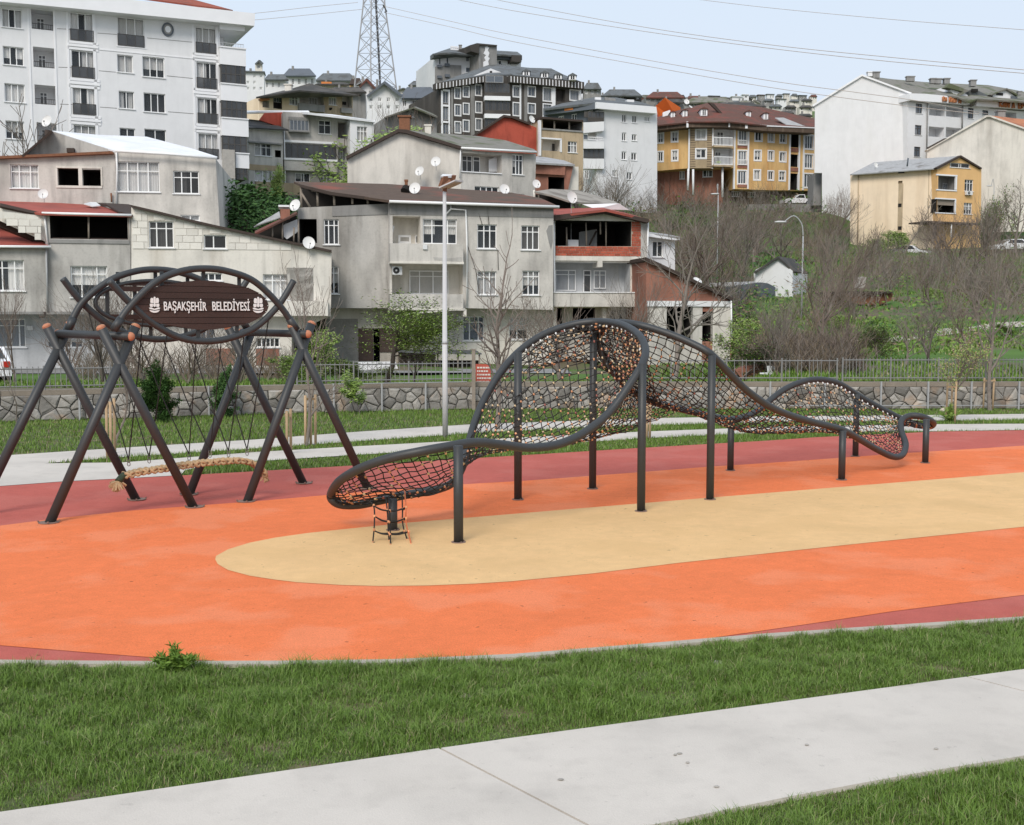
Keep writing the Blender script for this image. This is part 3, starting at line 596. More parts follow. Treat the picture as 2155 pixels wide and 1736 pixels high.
def sign(pl, cx, cy, hw, hh, text, skip=()):
    c = pl.hit(cx, cy); ex = pl.hit(cx + hw, cy) - c; hx = ex.length; hz = (pl.hit(cx, cy - hh) - c).length; t = pl.d if pl.d.x > 0 else -pl.d
    bd = MB().tube([c + t * hx * math.cos(a) + Vector((0, 0, hz * math.sin(a))) for a in np.linspace(0, 2 * math.pi, 49)[:-1]], .03, 8, True).build('sign_frame', 'dark_steel', sw, True) if skip else MB().prism([c + t * hx * .985 * math.cos(a) + Vector((0, 0, hz * .985 * math.sin(a))) - pl.n * .012 for a in np.linspace(0, 2 * math.pi, 49)[:-1]], -pl.n * .012).build('sign_board', 'board_wood', sw)
    nb = 8
    for i in range(nb):
        if i in skip: continue
        z0, z1 = -hz + 2 * hz * i / nb + .003, -hz + 2 * hz * (i + 1) / nb - .003; up_, dn = [], []
        for k in range(9):
            s_ = k / 8 * 2 - 1
            for z_, L_ in ((z1, up_), (z0, dn)):
                w0 = hx * math.sqrt(max(0, 1 - (z_ / hz) ** 2)); L_.append(c + t * (w0 * s_) + Vector((0, 0, z_)))
        P_ = dn + up_[::-1]
        o_ = RNG.normal(0, .002); MB().prism([p + pl.n * (.012 + o_) for p in P_], -pl.n * (.024 + o_)).build('plank', 'board_wood', bd)
    for s_ in (-.8, -.35, .3, .75) if skip else (): MB().box(c + t * hx * s_ - pl.n * .03, .05, .03, 2 * hz * math.sqrt(1 - s_ * s_), math.atan2(t.y, t.x)).build('strap', 'dark_steel', bd)
    for s_, k in ((-.62, 1), (.0, 1), (.55, 1), (-.1, -1), (.5, -1)):
        zz = k * hz * math.sqrt(1 - s_ * s_) * .93; MB().box(c + t * hx * s_ + Vector((0, 0, zz + k * .09)) - pl.n * .03, .05, .02, .22, math.atan2(t.y, t.x)).build('bracket', 'dark_steel', sw)
    if not text: return
    rot = Matrix(((t.x, 0, pl.n.x), (t.y, 0, pl.n.y), (0, 1, 0))).to_4x4()
    def words(s, px0, px1, ph, pyb):
        cu = bpy.data.curves.new('lettering', 'FONT'); cu.body = s; cu.extrude = .004; cu.offset = .012; cu.resolution_u = 3; cu.size = 1
        ob = bpy.data.objects.new('tmp', cu); COL.objects.link(ob); bpy.context.view_layer.update()
        me = bpy.data.meshes.new_from_object(ob.evaluated_get(bpy.context.evaluated_depsgraph_get())); bpy.data.objects.remove(ob)
        co = np.empty(len(me.vertices) * 3); me.vertices.foreach_get('co', co); co = co.reshape(-1, 3)
        pa, pb = pl.hit(px0, pyb, .03), pl.hit(px1, pyb, .03); w_ = (pb - pa).length; hgt = (pl.hit(px0, pyb - ph, .03) - pa).length
        co[:, 0] -= co[:, 0].min(); co[:, 0] *= w_ / co[:, 0].max(); co[:, 1] *= hgt / .72; me.vertices.foreach_set('co', co.ravel()); me.materials.clear(); me.materials.append(MATS['sign_white'])
        o = place('lettering', me, bd, pa); o.matrix_local = Matrix.Translation(pa - ORG[bd.name]) @ rot; o.location = pa - ORG[sw.name]
    words('BAŞAKŞEHİR', 345, 435, 19, 653); words('BELEDİYESİ', 447, 525.5, 19, 653)
    def em(ex_, ey):
        m_ = MB()
        def sh(L_): m_.prism([pl.hit(ex_ + a * .1465, ey + b * .1465, .032) for a, b in L_], -pl.n * .008)
        def bow(cx_, cy_, rx, ry, a0, a1, n=9): return [(cx_ + rx * math.cos(a), cy_ + ry * math.sin(a)) for a in np.linspace(a0, a1, n)]
        sh([(-12, -30)] + bow(0, -108, 14, 17, math.pi, 2 * math.pi, 7) + [(14, -30)])                    # tall central petal
        sh([(-55, -32), (-62, -60)] + bow(-38, -88, 20, 20, math.pi * 1.05, math.pi * 1.9, 6) + [(-17, -32)]); sh([(17, -32), (19, -80)] + bow(38, -88, 20, 20, math.pi * 1.2, math.pi * 1.95, 6) + [(62, -60), (55, -32)])
        sh([(-66, -24), (-24, -24), (-26, 22), (-60, 22), (-68, 4)]); sh([(66, -24), (68, 4), (60, 22), (26, 22), (24, -24)])
        sh(bow(0, -4, 19, 27, 0, 2 * math.pi - .4, 12))
        sh([(-80, 36), (-52, 28), (-6, 48), (6, 48), (52, 28), (80, 36), (68, 54), (0, 66), (-68, 54)]); sh(bow(0, 58, 74, 48, .12, math.pi - .12, 11)[::1] + [(-58, 70), (0, 78), (58, 70)])
        m_.build('emblem', 'sign_white', bd)
    em(325.5, 642.5); em(543.5, 643)
sign(fr, 431.5, 642, 133.5, 52, True); sign(re, 330, 638, 121, 47, False, (2, 3, 4, 5))
# the rope swing hung between both planes
rs = thing('rope_swing', 'thick braided tan rope seat hanging on black ropes inside the swing frame', 'swing', (-4.2, 15.9, .6), )
sp = cat_rom([U(*p) for p in ((262, 1000, 15.2), (300, 992, 15.35), (350, 985, 15.55), (400, 977, 15.8), (450, 972, 16.05), (500, 969, 16.3), (528, 974, 16.45), (548, 987, 16.55), (557, 1000, 16.6))], 14); sp = resample(sp, 130)
tn = np.gradient(sp, axis=0); tn /= np.linalg.norm(tn, axis=1)[:, None]; sd = np.cross(tn, (0, 0, 1.)); sd /= np.linalg.norm(sd, axis=1)[:, None]; ph = np.arange(130) * .55
for k in range(7):
    a = ph * 1.25 + k * 2 * math.pi / 7 * 2; off = sd * (.085 * np.sin(a * .5 + k * 1.26))[:, None] + np.array([0, 0, 1.]) * (.028 * np.cos(a + k * 1.3))[:, None]
    MB().tube(sp + off, .021, 7).build('strand', 'rope_natural', rs, True)
MB().tube(cat_rom([U(*p) for p in ((263, 999, 15.2), (254, 1007, 15.15), (249, 1013, 15.1))], 4), .05, 9).build('binding', 'tape_green', rs, True)
tf = MB(); e0 = U(247, 1014, 15.1)
for k in range(40):
    d_ = Vector((RNG.normal(-.3, .5), RNG.normal(0, .5), RNG.normal(-.8, .4))).normalized() * .12; tf.tube([e0, e0 + d_ * .6, e0 + d_ + Vector((0, 0, -.02))], [.018, .016, .008], 5)
tf.build('tassel', 'rope_natural', rs); tf = MB(); e0 = U(557, 1001, 16.6)
for k in range(24):
    d_ = Vector((RNG.normal(.2, .4), RNG.normal(0, .4), RNG.normal(-.8, .4))).normalized() * .1; tf.tube([e0, e0 + d_], [.018, .008], 5)
tf.build('tassel', 'rope_natural', rs)
for i, (sx, sy) in enumerate(((271, 981), (314, 975), (398, 969), (442, 963), (481, 962), (520, 959))):
    Y = np.interp(sx, (262, 557), (15.25, 16.6)); p = np.array(U(sx, sy, Y)); u_ = [.18, .3, .44, .56, .68, .8][i]
    for key, dx_ in (('fl', .02), ('rl', -.02)):
        c = ARC[key]; t = c[int((u_ + dx_) * (len(c) - 1))] - np.array([0, 0, .04]); MB().tube([p + [0, 0, .09], (p + t) / 2 + [0, 0, -.02], t], .0085, 6).build('hanging_rope', 'rope_black', rs)
    b = MB()
    for r_ in range(2): b.tube([p + np.array([.02 * math.cos(a), .0, .03 + r_ * .045 + .028 * math.sin(a)]) for a in np.linspace(0, 2 * math.pi, 9)[:-1]], .006, 5, True)
    b.build('shackle', 'shackle', rs)
# ------------------------------------------------------------------ lamp post
lp = thing('lamp_post', 'tall light grey lamp post with a flat tilted lamp head on the lawn', 'lamp post', G(937, 921)); b = G(937, 921)
tp = U(935.5, 401, b.y); MB().tube([(b.x, b.y, -.02), (b.x, b.y, 2.1), (b.x, b.y, 2.101), (tp.x, b.y, tp.z)], [.06, .058, .054, .038], 16).build('pole', 'lamp_grey', lp, True)
MB().tube([(b.x, b.y, 2.06), (b.x, b.y, 2.12)], .062, 16).build('collar', 'galv', lp, True)
MB().tube([(tp.x, b.y, tp.z - .02), (tp.x + .02, b.y, tp.z + .1), (tp.x + .14, b.y, tp.z + .2)], .05, 8).build('bracket', 'rust', lp)
hd = [U(924, 396, b.y - .2), U(957, 381, b.y - .16), U(975, 383, b.y + .16), U(943, 397, b.y + .16)]; hm = MB(); hm.prism([hd[0], hd[1], hd[2], hd[3]], (0, 0, .03)); hm.build('lamp_head', 'lamp_grey', lp)
MB().prism([hd[i] * .84 + sum(hd, Vector()) * .04 + Vector((0, 0, -.004)) for i in range(4)], (0, 0, -.015)).build('lens', 'tan', lp)
# ------------------------------------------------------------------ building kit: facades are vertical planes in the place, openings are real holes
class Face(VP):
    def __init__(s, root, a, b, crop='D', wallmat='white_wall', far=False):
        """a, b: (pixel x, distance) of two points of the wall line"""
        A, B = U(a[0], 672, a[1]), U(b[0], 672, b[1]); super().__init__(A.xy, B.xy); s.t = s.d if s.d.x > 0 else -s.d
        s.root, s.crop, s.mat, s.holes, s.far = root, crop, wallmat, [], far; s.late = []
    def uz(s, px, py, off=0.):
        p = s.hit(px, py, off); return (p - s.a).dot(s.t), p.z
    def P(s, u, z, off=0.): return Vector((s.a.x, s.a.y, 0)) + s.t * u + s.n * off + Vector((0, 0, z))
    def rect(s, x0, y0, x1, y1, crop=None, off=0.):
        c = crop or s.crop; (a, b), (e, f) = q(c, x0, y0), q(c, x1, y1); ym = (b + f) / 2; xm = (a + e) / 2
        u0, u1 = s.uz(a, ym, off)[0], s.uz(e, ym, off)[0]; return u0, s.uz(xm, f, off)[1], u1, s.uz(xm, b, off)[1]
    def win(s, x0, y0, x1, y1, cols=2, tr=0., crop=None, fm='pvc', glass='pane', cur=.6, sill=True, rec=.1, surround=None, fw=None, door=False, curm=None):
        r = s.rect(x0, y0, x1, y1, crop); s.holes.append((*r, 'w', rec + .5)); s.late.append(('w', r, cols, tr, fm, glass, cur, sill, rec, surround, fw, curm)); return r
    def niche(s, x0, y0, x1, y1, depth=1.3, m=None, crop=None):
        r = s.rect(x0, y0, x1, y1, crop); s.holes.append((*r, 'n', depth)); s.late.append(('n', r, depth, m)); return r
    def flatwin(s, r, depth, cols, tr, fm='pvc', glass='pane', cur=.5, parent=None, fw=.06, curm=None):
        """a window set `depth` behind the wall plane; r in (u, z)"""
        u0, z0, u1, z1 = r; w = fw; o = -depth; D_ = .06
        mb = MB(); t, up, n = s.t, Vector((0, 0, 1)), s.n
        def bar(ua, za, ub, zb, oo=0): mb.para(s.P(ua, za, o + oo), t * (ub - ua), up * (zb - za), -n * D_)
        bar(u0, z0, u0 + w, z1); bar(u1 - w, z0, u1, z1); bar(u0 + w, z0, u1 - w, z0 + w); bar(u0 + w, z1 - w, u1 - w, z1)
        cs = cols if isinstance(cols, (list, tuple)) else [1] * cols; tot = sum(cs); edges = [u0 + w]; iw = (u1 - u0 - 2 * w)
        for c_ in cs: edges.append(edges[-1] + iw * c_ / tot)
        zt = z1 - w - (z1 - z0) * tr if tr else None
        for k in range(1, len(cs)): bar(edges[k] - w * .5, z0 + w, edges[k] + w * .5, z1 - w)
        if zt:
            for k in range(len(cs)): bar(edges[k] + (w * .5 if k else 0), zt - w * .4, edges[k + 1] - (w * .5 if k < len(cs) - 1 else 0), zt + w * .4)
        f = mb.build('window', fm, parent or s.root)
        for k in range(len(cs)):
            for za, zb in ([(z0 + w, zt - w * .4), (zt + w * .4, z1 - w)] if zt else [(z0 + w, z1 - w)]):
                a, b = edges[k] + (w * .5 if k else 0), edges[k + 1] - (w * .5 if k < len(cs) - 1 else 0)
                MB().add([s.P(a, za, o - .035), s.P(b, za, o - .035), s.P(b, zb, o - .035), s.P(a, zb, o - .035)], [(0, 1, 2, 3) if (s.t.cross(up)).dot(n) > 0 else (3, 2, 1, 0)]).build('pane', glass, f)
        if random.random() < cur:
            mb = MB(); rs_ = random.random(); spans = [(0, 1)] if rs_ < .58 else ([(0, .36), (.62, 1)] if rs_ < .82 else ([(0, .5)] if rs_ < .92 else [(.45, 1)]))
            top = z1 - w; bot = z0 + w if random.random() < .75 else z0 + (z1 - z0) * .4
            for a, b in spans:
                ua, ub = u0 + w + iw * a, u0 + w + iw * b; N = max(4, int((ub - ua) / .07)); vs = []
                for k in range(N + 1):
                    u_ = ua + (ub - ua) * k / N; oo = o - .16 - .035 * (k % 2) - .01 * math.sin(k * 1.7); vs += [s.P(u_, bot, oo), s.P(u_, top, oo)]
                mb.add(vs, [(2 * k, 2 * k + 2, 2 * k + 3, 2 * k + 1) for k in range(N)])
            mb.build('curtain', curm or ('curtain' if random.random() < .8 else 'blind'), f)
        return f
    def build(s, poly, depth=8., crop=None, m=None, name='wall', base=None, thick=None, vec=None):
        """poly: pixel outline of the facade; holes become recesses; depth: how far the volume runs back"""
        c = crop or s.crop; o2 = [Vector(s.uz(*q(c, *p) if not isinstance(p[0], str) else q(*p))) for p in poly]
        if base is not None:
            zmin = min(p.y for p in o2)
            for p in o2:
                if p.y < zmin + .6: p.y = base
        ar = sum(a.x * b.y - b.x * a.y for a, b in zip(o2, o2[1:] + o2[:1]))
        if ar < 0: o2 = o2[::-1]
        vs, fs = list(o2), [tuple(range(len(o2)))]; edges = [(i, (i + 1) % len(o2)) for i in range(len(o2))]; H = []
        for h in s.holes:
            b = len(vs); vs += [Vector((h[0], h[1])), Vector((h[2], h[1])), Vector((h[2], h[3])), Vector((h[0], h[3]))]; edges += [(b + k, b + (k + 1) % 4) for k in range(4)]
        r = delaunay_2d_cdt(vs, edges, [], 1, 1e-4); V2 = r[0]; up = Vector((0, 0, 1)); mb = MB(); tris = []
        for f in r[2]:
            cx = sum((V2[i] for i in f), Vector((0, 0))) / len(f)
            if any(h[0] < cx.x < h[2] and h[1] < cx.y < h[3] for h in s.holes): continue
            if not inside(np.array([[cx.x, cx.y]]), [tuple(p) for p in o2])[0]: continue
            f = tuple(f)
            if (V2[f[1]] - V2[f[0]]).cross(V2[f[2]] - V2[f[0]]) < 0: f = f[::-1]
            tris.append(f)
        mb.add([s.P(p.x, p.y) for p in V2], tris)
        k = len(o2)
        if thick is None: thick = depth
        mb.add([s.P(p.x, p.y) for p in o2] + [s.P(p.x, p.y, -depth) if vec is None else s.P(p.x, p.y) + Vector(vec) for p in o2], [((i + 1) % k, i, i + k, (i + 1) % k + k) for i in range(k)] + [tuple(range(2 * k - 1, k - 1, -1))])
        mats = [m or s.mat, 'room']
        for h in s.holes:
            u0, z0, u1, z1, kind, d_ = h; qd = []
            def box(a0, b0, a1, b1, d0, d1, mi, back=True):
                mb.mi = mi; A = [s.P(a0, b0, -d0), s.P(a1, b0, -d0), s.P(a1, b1, -d0), s.P(a0, b1, -d0)]; B = [s.P(a0, b0, -d1), s.P(a1, b0, -d1), s.P(a1, b1, -d1), s.P(a0, b1, -d1)]
                mb.add(A + B, [(i, (i + 1) % 4, (i + 1) % 4 + 4, i + 4) for i in range(4)] + ([(4, 5, 6, 7)] if back else []))
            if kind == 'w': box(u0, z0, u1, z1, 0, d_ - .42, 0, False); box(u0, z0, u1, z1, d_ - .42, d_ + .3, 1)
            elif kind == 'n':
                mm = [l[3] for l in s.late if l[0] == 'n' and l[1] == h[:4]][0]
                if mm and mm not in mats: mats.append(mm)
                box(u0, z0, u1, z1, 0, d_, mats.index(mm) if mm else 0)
            mb.mi = 0
        w = mb.build(name, mats, s.root)
        for l in s.late:
            if l[0] != 'w': continue
            _, r_, cols, tr, fm, glass, cur, sill, rec, sur, fw, curm = l; fw = fw or (.1 if s.far else .06)
            f = s.flatwin(r_, rec, cols, tr, fm, glass, cur, fw=fw, curm=curm); u0, z0, u1, z1 = r_
            if sill: MB().para(s.P(u0 - .07, z0 - .05, .09), s.t * (u1 - u0 + .14), (0, 0, .05), -s.n * (.088)).build('sill', 'white_trim' if s.mat != 'grey_plaster' else 'pvc', f)
            if sur:
                b_ = MB(); k = .11 if not s.far else .16; X = .04
                b_.para(s.P(u0 - k, z0 - k, X), s.t * k, (0, 0, z1 - z0 + 2 * k), -s.n * (X - .003)); b_.para(s.P(u1, z0 - k, X), s.t * k, (0, 0, z1 - z0 + 2 * k), -s.n * (X - .003))
                b_.para(s.P(u0, z1, X), s.t * (u1 - u0), (0, 0, k), -s.n * (X - .003)); b_.para(s.P(u0, z0 - k, X + .02), s.t * (u1 - u0), (0, 0, k), -s.n * (X + .017)); b_.build('frame', sur, f)
        s.holes, s.late = [], []
        return w
    def box(s, x0, y0, x1, y1, off, depth, m, name, crop=None, parent=None):
        """a box traced on the plane `off` in front of the wall, running `depth` back"""
        u0, z0, u1, z1 = s.rect(x0, y0, x1, y1, crop, off); return MB().para(s.P(u0, z0, off), s.t * (u1 - u0), (0, 0, z1 - z0), -s.n * depth).build(name, m, parent or s.root)
    def poly(s, pts, off, depth, m, name, crop=None, parent=None):
        c = crop or s.crop; return MB().prism([s.hit(*(q(c, *p) if not isinstance(p[0], str) else q(*p)), off) for p in pts], -s.n * depth).build(name, m, parent or s.root)
    def line(s, pts, r, m, name, off=.06, crop=None, n=7, parent=None):
        c = crop or s.crop; return MB().tube([s.hit(*q(c, *p), off) for p in pts], r, n).build(name, m, parent or s.root, True)
    def rail(s, x0, y0, x1, y1, nb, off=.03, m='frame_dark', crop=None, parent=None, r=.02):
        u0, z0, u1, z1 = s.rect(x0, y0, x1, y1, crop, off); g_ = MB()
        for z_ in (z0 + .04, z1): g_.para(s.P(u0, z_ - r, off), s.t * (u1 - u0), (0, 0, 2 * r), -s.n * 2 * r)
        f = g_.build('rail', m, parent or s.root); b = MB()
        for k in range(nb + 1):
            u_ = u0 + (u1 - u0) * k / nb; b.para(s.P(u_ - r * .5, z0 + .04 + r, off - r * .5), s.t * r, (0, 0, z1 - z0 - .04 - 2 * r), -s.n * r)
        o = b.build('rail_bars', m, f); o['kind'] = 'stuff'; return f
    def glazing(s, x0, y0, x1, y1, cols, rows=1, off=.0, m='frame_dark', glass='smoked', crop=None, name='balcony_glazing', fw=.07):
        """a glazed balcony front: frame and panes"""
        u0, z0, u1, z1 = s.rect(x0, y0, x1, y1, crop, off); mb = MB(); U_ = np.linspace(u0, u1, cols + 1); Z_ = np.linspace(z0, z1, rows + 1)
        for u_ in U_: mb.para(s.P(u_ - fw / 2, z0 - fw / 2, off + .03), s.t * fw, (0, 0, z1 - z0 + fw), -s.n * .08)
        for z_ in Z_:
            for a, b in zip(U_, U_[1:]): mb.para(s.P(a + fw / 2, z_ - fw / 2, off + .025), s.t * (b - a - fw), (0, 0, fw), -s.n * .07)
        f = mb.build(name, m, s.root)
        for a, b in zip(U_, U_[1:]):
            for e_, g_ in zip(Z_, Z_[1:]): MB().add([s.P(a + fw / 2, e_ + fw / 2, off), s.P(b - fw / 2, e_ + fw / 2, off), s.P(b - fw / 2, g_ - fw / 2, off), s.P(a + fw / 2, g_ - fw / 2, off)], [(0, 1, 2, 3)]).build('pane', glass, f)
        return f
def house(name, label, px, Y, cat='building', group=None): return thing(name, label, cat, Vector((*U(px, 672, Y).xy, TZ(*U(px, 672, Y).xy))), group)
def roof(root, pts, m, th=.14, name='roof', parent=None):
    """pts: (pixel x, pixel y, distance)"""
    P = [U(*p) for p in pts]; N = Vector((0, 0, 0))
    for i in range(len(P)): N += P[i].cross(P[(i + 1) % len(P)])
    c = sum(P, Vector()) / len(P)
    if N.z < 0: N = -N
    N.normalize(); mb = MB(); tri = delaunay_2d_cdt([Vector((p - c).to_tuple()[:2]) for p in P], [(i, (i + 1) % len(P)) for i in range(len(P))], [], 1, 1e-6)
    return MB().prism(P, -N * th).build(name, m, parent or root)
def qs(c, *t): return [(*q(c, t[i], t[i + 1]), t[i + 2]) for i in range(0, len(t), 3)]
def chimney(root, px, pyt, pyb, Y, wpx, m, cap=True):
    a = U(px - wpx / 2, pyb, Y); b = U(px + wpx / 2, pyt, Y); w_ = b.x - a.x; c = MB().box(((a.x + b.x) / 2, Y, (a.z + b.z) / 2), w_, w_, b.z - a.z).build('chimney', m, root)
    if cap: MB().box(((a.x + b.x) / 2, Y, b.z + .06), w_ * 1.25, w_ * 1.25, .12).build('chimney_cap', m, c)
def dormer(root, px, py0, py1, wpx, Y, wm='pvc', rm='roof_dark', wall='white_trim'):
    a, b = U(px - wpx / 2, py1, Y), U(px + wpx / 2, py0, Y); w_, h_ = b.x - a.x, b.z - a.z; c = (a + b) / 2
    d = MB().para((a.x, Y, a.z), (w_, 0, 0), (0, 3, 0), (0, 0, h_)).build('dormer', wall, root)
    MB().prism([(a.x - .15, Y - .2, b.z), (b.x + .15, Y - .2, b.z), ((a.x + b.x) / 2, Y - .2, b.z + w_ * .35)], (0, 3.2, 0)).build('dormer_roof', rm, d)
    k = MB(); f_ = .13
    k.para((a.x + w_ * .12, Y - .05, a.z + h_ * .1), (f_, 0, 0), (0, 0, h_ * .8), (0, .048, 0)); k.para((b.x - w_ * .12 - f_, Y - .05, a.z + h_ * .1), (f_, 0, 0), (0, 0, h_ * .8), (0, .048, 0)); k.box((c.x, Y - .028, c.z), f_ * .7, .044, h_ * .8)
    k.para((a.x + w_ * .12 + f_, Y - .02, a.z + h_ * .1), (w_ * .76 - 2 * f_, 0, 0), (0, 0, h_ * .8), (0, .015, 0)); k.m = [0] * 18 + [1] * 6; k.build('dormer_window', [wm, 'pane_dark'], d)
def dish(px, py, Y, rpx, label, yaw=.3, tilt=.35, stem=None, back=False):
    c = U(px, py, Y); r = rpx * Y / F; root = thing('satellite_dish', label, 'satellite dish', c, 'satellite dishes on the houses')
    M = Matrix.Rotation(yaw, 3, 'Z') @ Matrix.Rotation(-tilt, 3, 'X'); vs, fs = [], []
    for i in range(5):
        rr = r * (i / 4); dz = (rr / r) ** 2 * r * .22
        for k in range(20): a = 2 * math.pi * k / 20; vs.append(c + M @ Vector((rr * math.cos(a) * .92, -dz + r * .15, rr * math.sin(a))))
    for i in range(4): fs += [(i * 20 + k, i * 20 + (k + 1) % 20, (i + 1) * 20 + (k + 1) % 20, (i + 1) * 20 + k) for k in range(20)]
    b = MB().add(vs, fs); b.tube([c + M @ Vector((r * math.cos(a) * .92, -r * .07, r * math.sin(a))) for a in np.linspace(0, 2 * math.pi, 21)[:-1]], r * .03, 5, True); b.build('reflector', 'dish_white', root, True)
    e = c + M @ Vector((r * .1, -r * .85, -r * .45)); MB().tube([c + M @ Vector((0, 0, -r * .95)), e], r * .035, 5).build('feed_arm', 'galv', root); MB().tube([e, e + M @ Vector((0, r * .22, r * .1))], r * .09, 8).build('receiver', 'grille', root)
    bk_ = c + M @ Vector((0, r * .25, 0)); MB().tube([bk_, bk_ + Vector((.0, r * .35, -r * .5)), bk_ + Vector((0, r * .35, -(stem or r * 1.5)))], r * .05, 6).build('mount', 'galv', root)
    return root
def aircon(f, x0, y0, x1, y1, label, crop=None):
    u0, z0, u1, z1 = f.rect(x0, y0, x1, y1, crop, .35); root = thing('air_conditioner', label, 'air conditioner', f.P((u0 + u1) / 2, z0, .2)); w, h = u1 - u0, z1 - z0
    MB().para(f.P(u0, z0, .38), f.t * w, (0, 0, h), -f.n * .3).build('casing', 'metal_white', root)
    c = f.P(u0 + w * .38, (z0 + z1) / 2, .385); r = h * .4; g_ = MB(); vs = [c + f.t * r * math.cos(a) + Vector((0, 0, r * math.sin(a))) for a in np.linspace(0, 2 * math.pi, 17)[:-1]]; g_.prism(vs, f.n * .012); g_.build('fan_grille', 'grille', root)
    h_ = MB(); c2 = c + f.n * .02; h_.prism([c2 + f.t * r * .3 * math.cos(a) + Vector((0, 0, r * .3 * math.sin(a))) for a in np.linspace(0, 2 * math.pi, 9)[:-1]], f.n * .012); h_.build('fan_hub', 'metal_white', root)
    for k in (.2, .8): MB().para(f.P(u0 + w * k, z0 - .05, .4), f.t * .04, (0, 0, .046), -f.n * .4).build('bracket', 'galv', root)
# ------------------------------------------------------------------ large white apartment block, left
B = house('apartment_building', 'large white apartment block with smoked glass balustrades filling the upper left', 250, 89)
f = Face(B, (150, 87.5), (430, 92.0), 'a', 'white_wall')
for r_ in ((15, 75, 185, 232), (25, 393, 200, 548), (38, 705, 210, 860), (48, 1018, 205, 1170)): f.win(*r_, cols=3, cur=.9, rec=.12)
for r_ in ((265, 85, 460, 250), (280, 400, 472, 570), (293, 718, 485, 880), (310, 1035, 495, 1190)): f.niche(*r_, depth=1.4)
fr_win = [(590, 110, 790, 345), (603, 428, 800, 655), (613, 738, 810, 965), (622, 1055, 815, 1290), (990, 150, 1215, 390), (1647, 232, 1822, 447), (1655, 527, 1830, 745), (1663, 828, 1838, 1040), (1672, 1127, 1845, 1335)]
for r_ in fr_win: f.win(*r_, cols=3, cur=.85, rec=.12, sill=False)
for r_, c_ in (((987, 462, 1120, 610), 2), ((1200, 480, 1385, 650), 3), ((1000, 768, 1130, 915), 2), ((1210, 785, 1393, 945), 3), ((1008, 1078, 1140, 1240), 2), ((1217, 1088, 1400, 1260), 2)): f.win(*r_, cols=c_, cur=.7, rec=.12)
f.build([(-420, -60), (250, -5), (1100, 60), (1848, 170), (1880, 2000), (-420, 2000)], depth=16)
for x0, y0, x1, y1 in fr_win: f.glazing(x0 + 3, y0 + (y1 - y0) * .6, x1 - 3, y1 - 3, 3, 1, .05, glass='smoked', name='balustrade', fw=.04)
for x0, y0, x1, y1 in ((265, 85, 460, 250), (280, 400, 472, 570), (293, 718, 485, 880), (310, 1035, 495, 1190)):
    f.rail(x0 + 4, y0 + (y1 - y0) * .72, x1 - 4, y1 - 2, 12, -.1); u0, z0, u1, z1 = f.rect(x0, y0, x1, y1); f.flatwin((u0 + (u1 - u0) * .28, z0 + .05, u0 + (u1 - u0) * .62, z1 - .3), 1.32, 2, .2, 'pvc', 'pane_dark', .3)
for k, (x0, y0, x1, y1) in enumerate(((570, 350, 828, 424), (582, 660, 840, 745), (592, 972, 850, 1050), (1622, 452, 1856, 520), (1632, 750, 1868, 822), (1640, 1046, 1876, 1120), (1650, 1340, 1878, 1420))):
    for j in range(3): f.box(x0, y0 + (y1 - y0) * (j * .36), x1, y0 + (y1 - y0) * (j * .36 + .26), .05 + .04 * (j % 2), .3, 'white_trim', 'moulding')
for pts in (((-100, -20), (572, 95)),): pass
for x0, y0, x1, y1 in ((572, 85, 590, 1270), (792, 105, 818, 1290), (1628, 210, 1646, 1420), (1826, 225, 1848, 1500), (245, 40, 262, 1180), (462, 60, 478, 1180)): f.box(x0, y0, x1, y1, .05, .2, 'white_trim', 'pilaster')
for a in (((830, 418), (1620, 494), (1620, 484), (830, 408)), ((985, 132), (1236, 158), (1236, 148), (985, 122)), ((980, 390), (1236, 412), (1236, 404), (980, 382))): f.poly(a, .04, .2, 'white_trim', 'band')
for x0, y0, x1, y1 in ((480, 238, 588, 243), (820, 275, 985, 287), (1238, 316, 1622, 352), (832, 592, 975, 604), (1405, 635, 1628, 657), (842, 898, 985, 908), (1415, 937, 1640, 955), (492, 562, 600, 566), (505, 873, 610, 877)): f.poly([(x0, y0), (x1, y1), (x1, y1 + 5), (x0, y0 + 5)], .012, .1, 'mid_grey', 'groove')
c = f.hit(*q('a', 1413, 247), .1); c2 = f.hit(*q('a', 1413, 305), .1); r0 = (c - c2).length
for nm, ra, m_, o_ in (('round_window', 1., 'slate_blue', .1), ('window_ring', .72, 'mid_grey', .14), ('pane', .48, 'white_trim', .17)): MB().prism([f.P((c - f.a).dot(f.t), 0, o_) + f.t * r0 * ra * .86 * math.cos(a) + Vector((0, 0, c.z + r0 * ra * math.sin(a))) for a in np.linspace(0, 2 * math.pi, 29)[:-1]], -f.n * .1).build(nm, m_, B)
f.poly([(-420, -190), (1050, -8), (2148, 112), (2142, 218), (1850, 188), (250, 34), (-420, -20)], 1.2, 16, 'white_trim', 'eaves')
f.poly([(1850, 188), (2062, 208), (2062, 262), (1850, 245)], .6, 10, 'white_trim', 'eaves_return')
rb = Face(B, (150, 92.5), (430, 97), 'a'); roof(B, qs('a', 300, -140, 90.5, 1960, 84, 98, 1500, -40, 108, 500, -220, 104), 'roof_redtile')
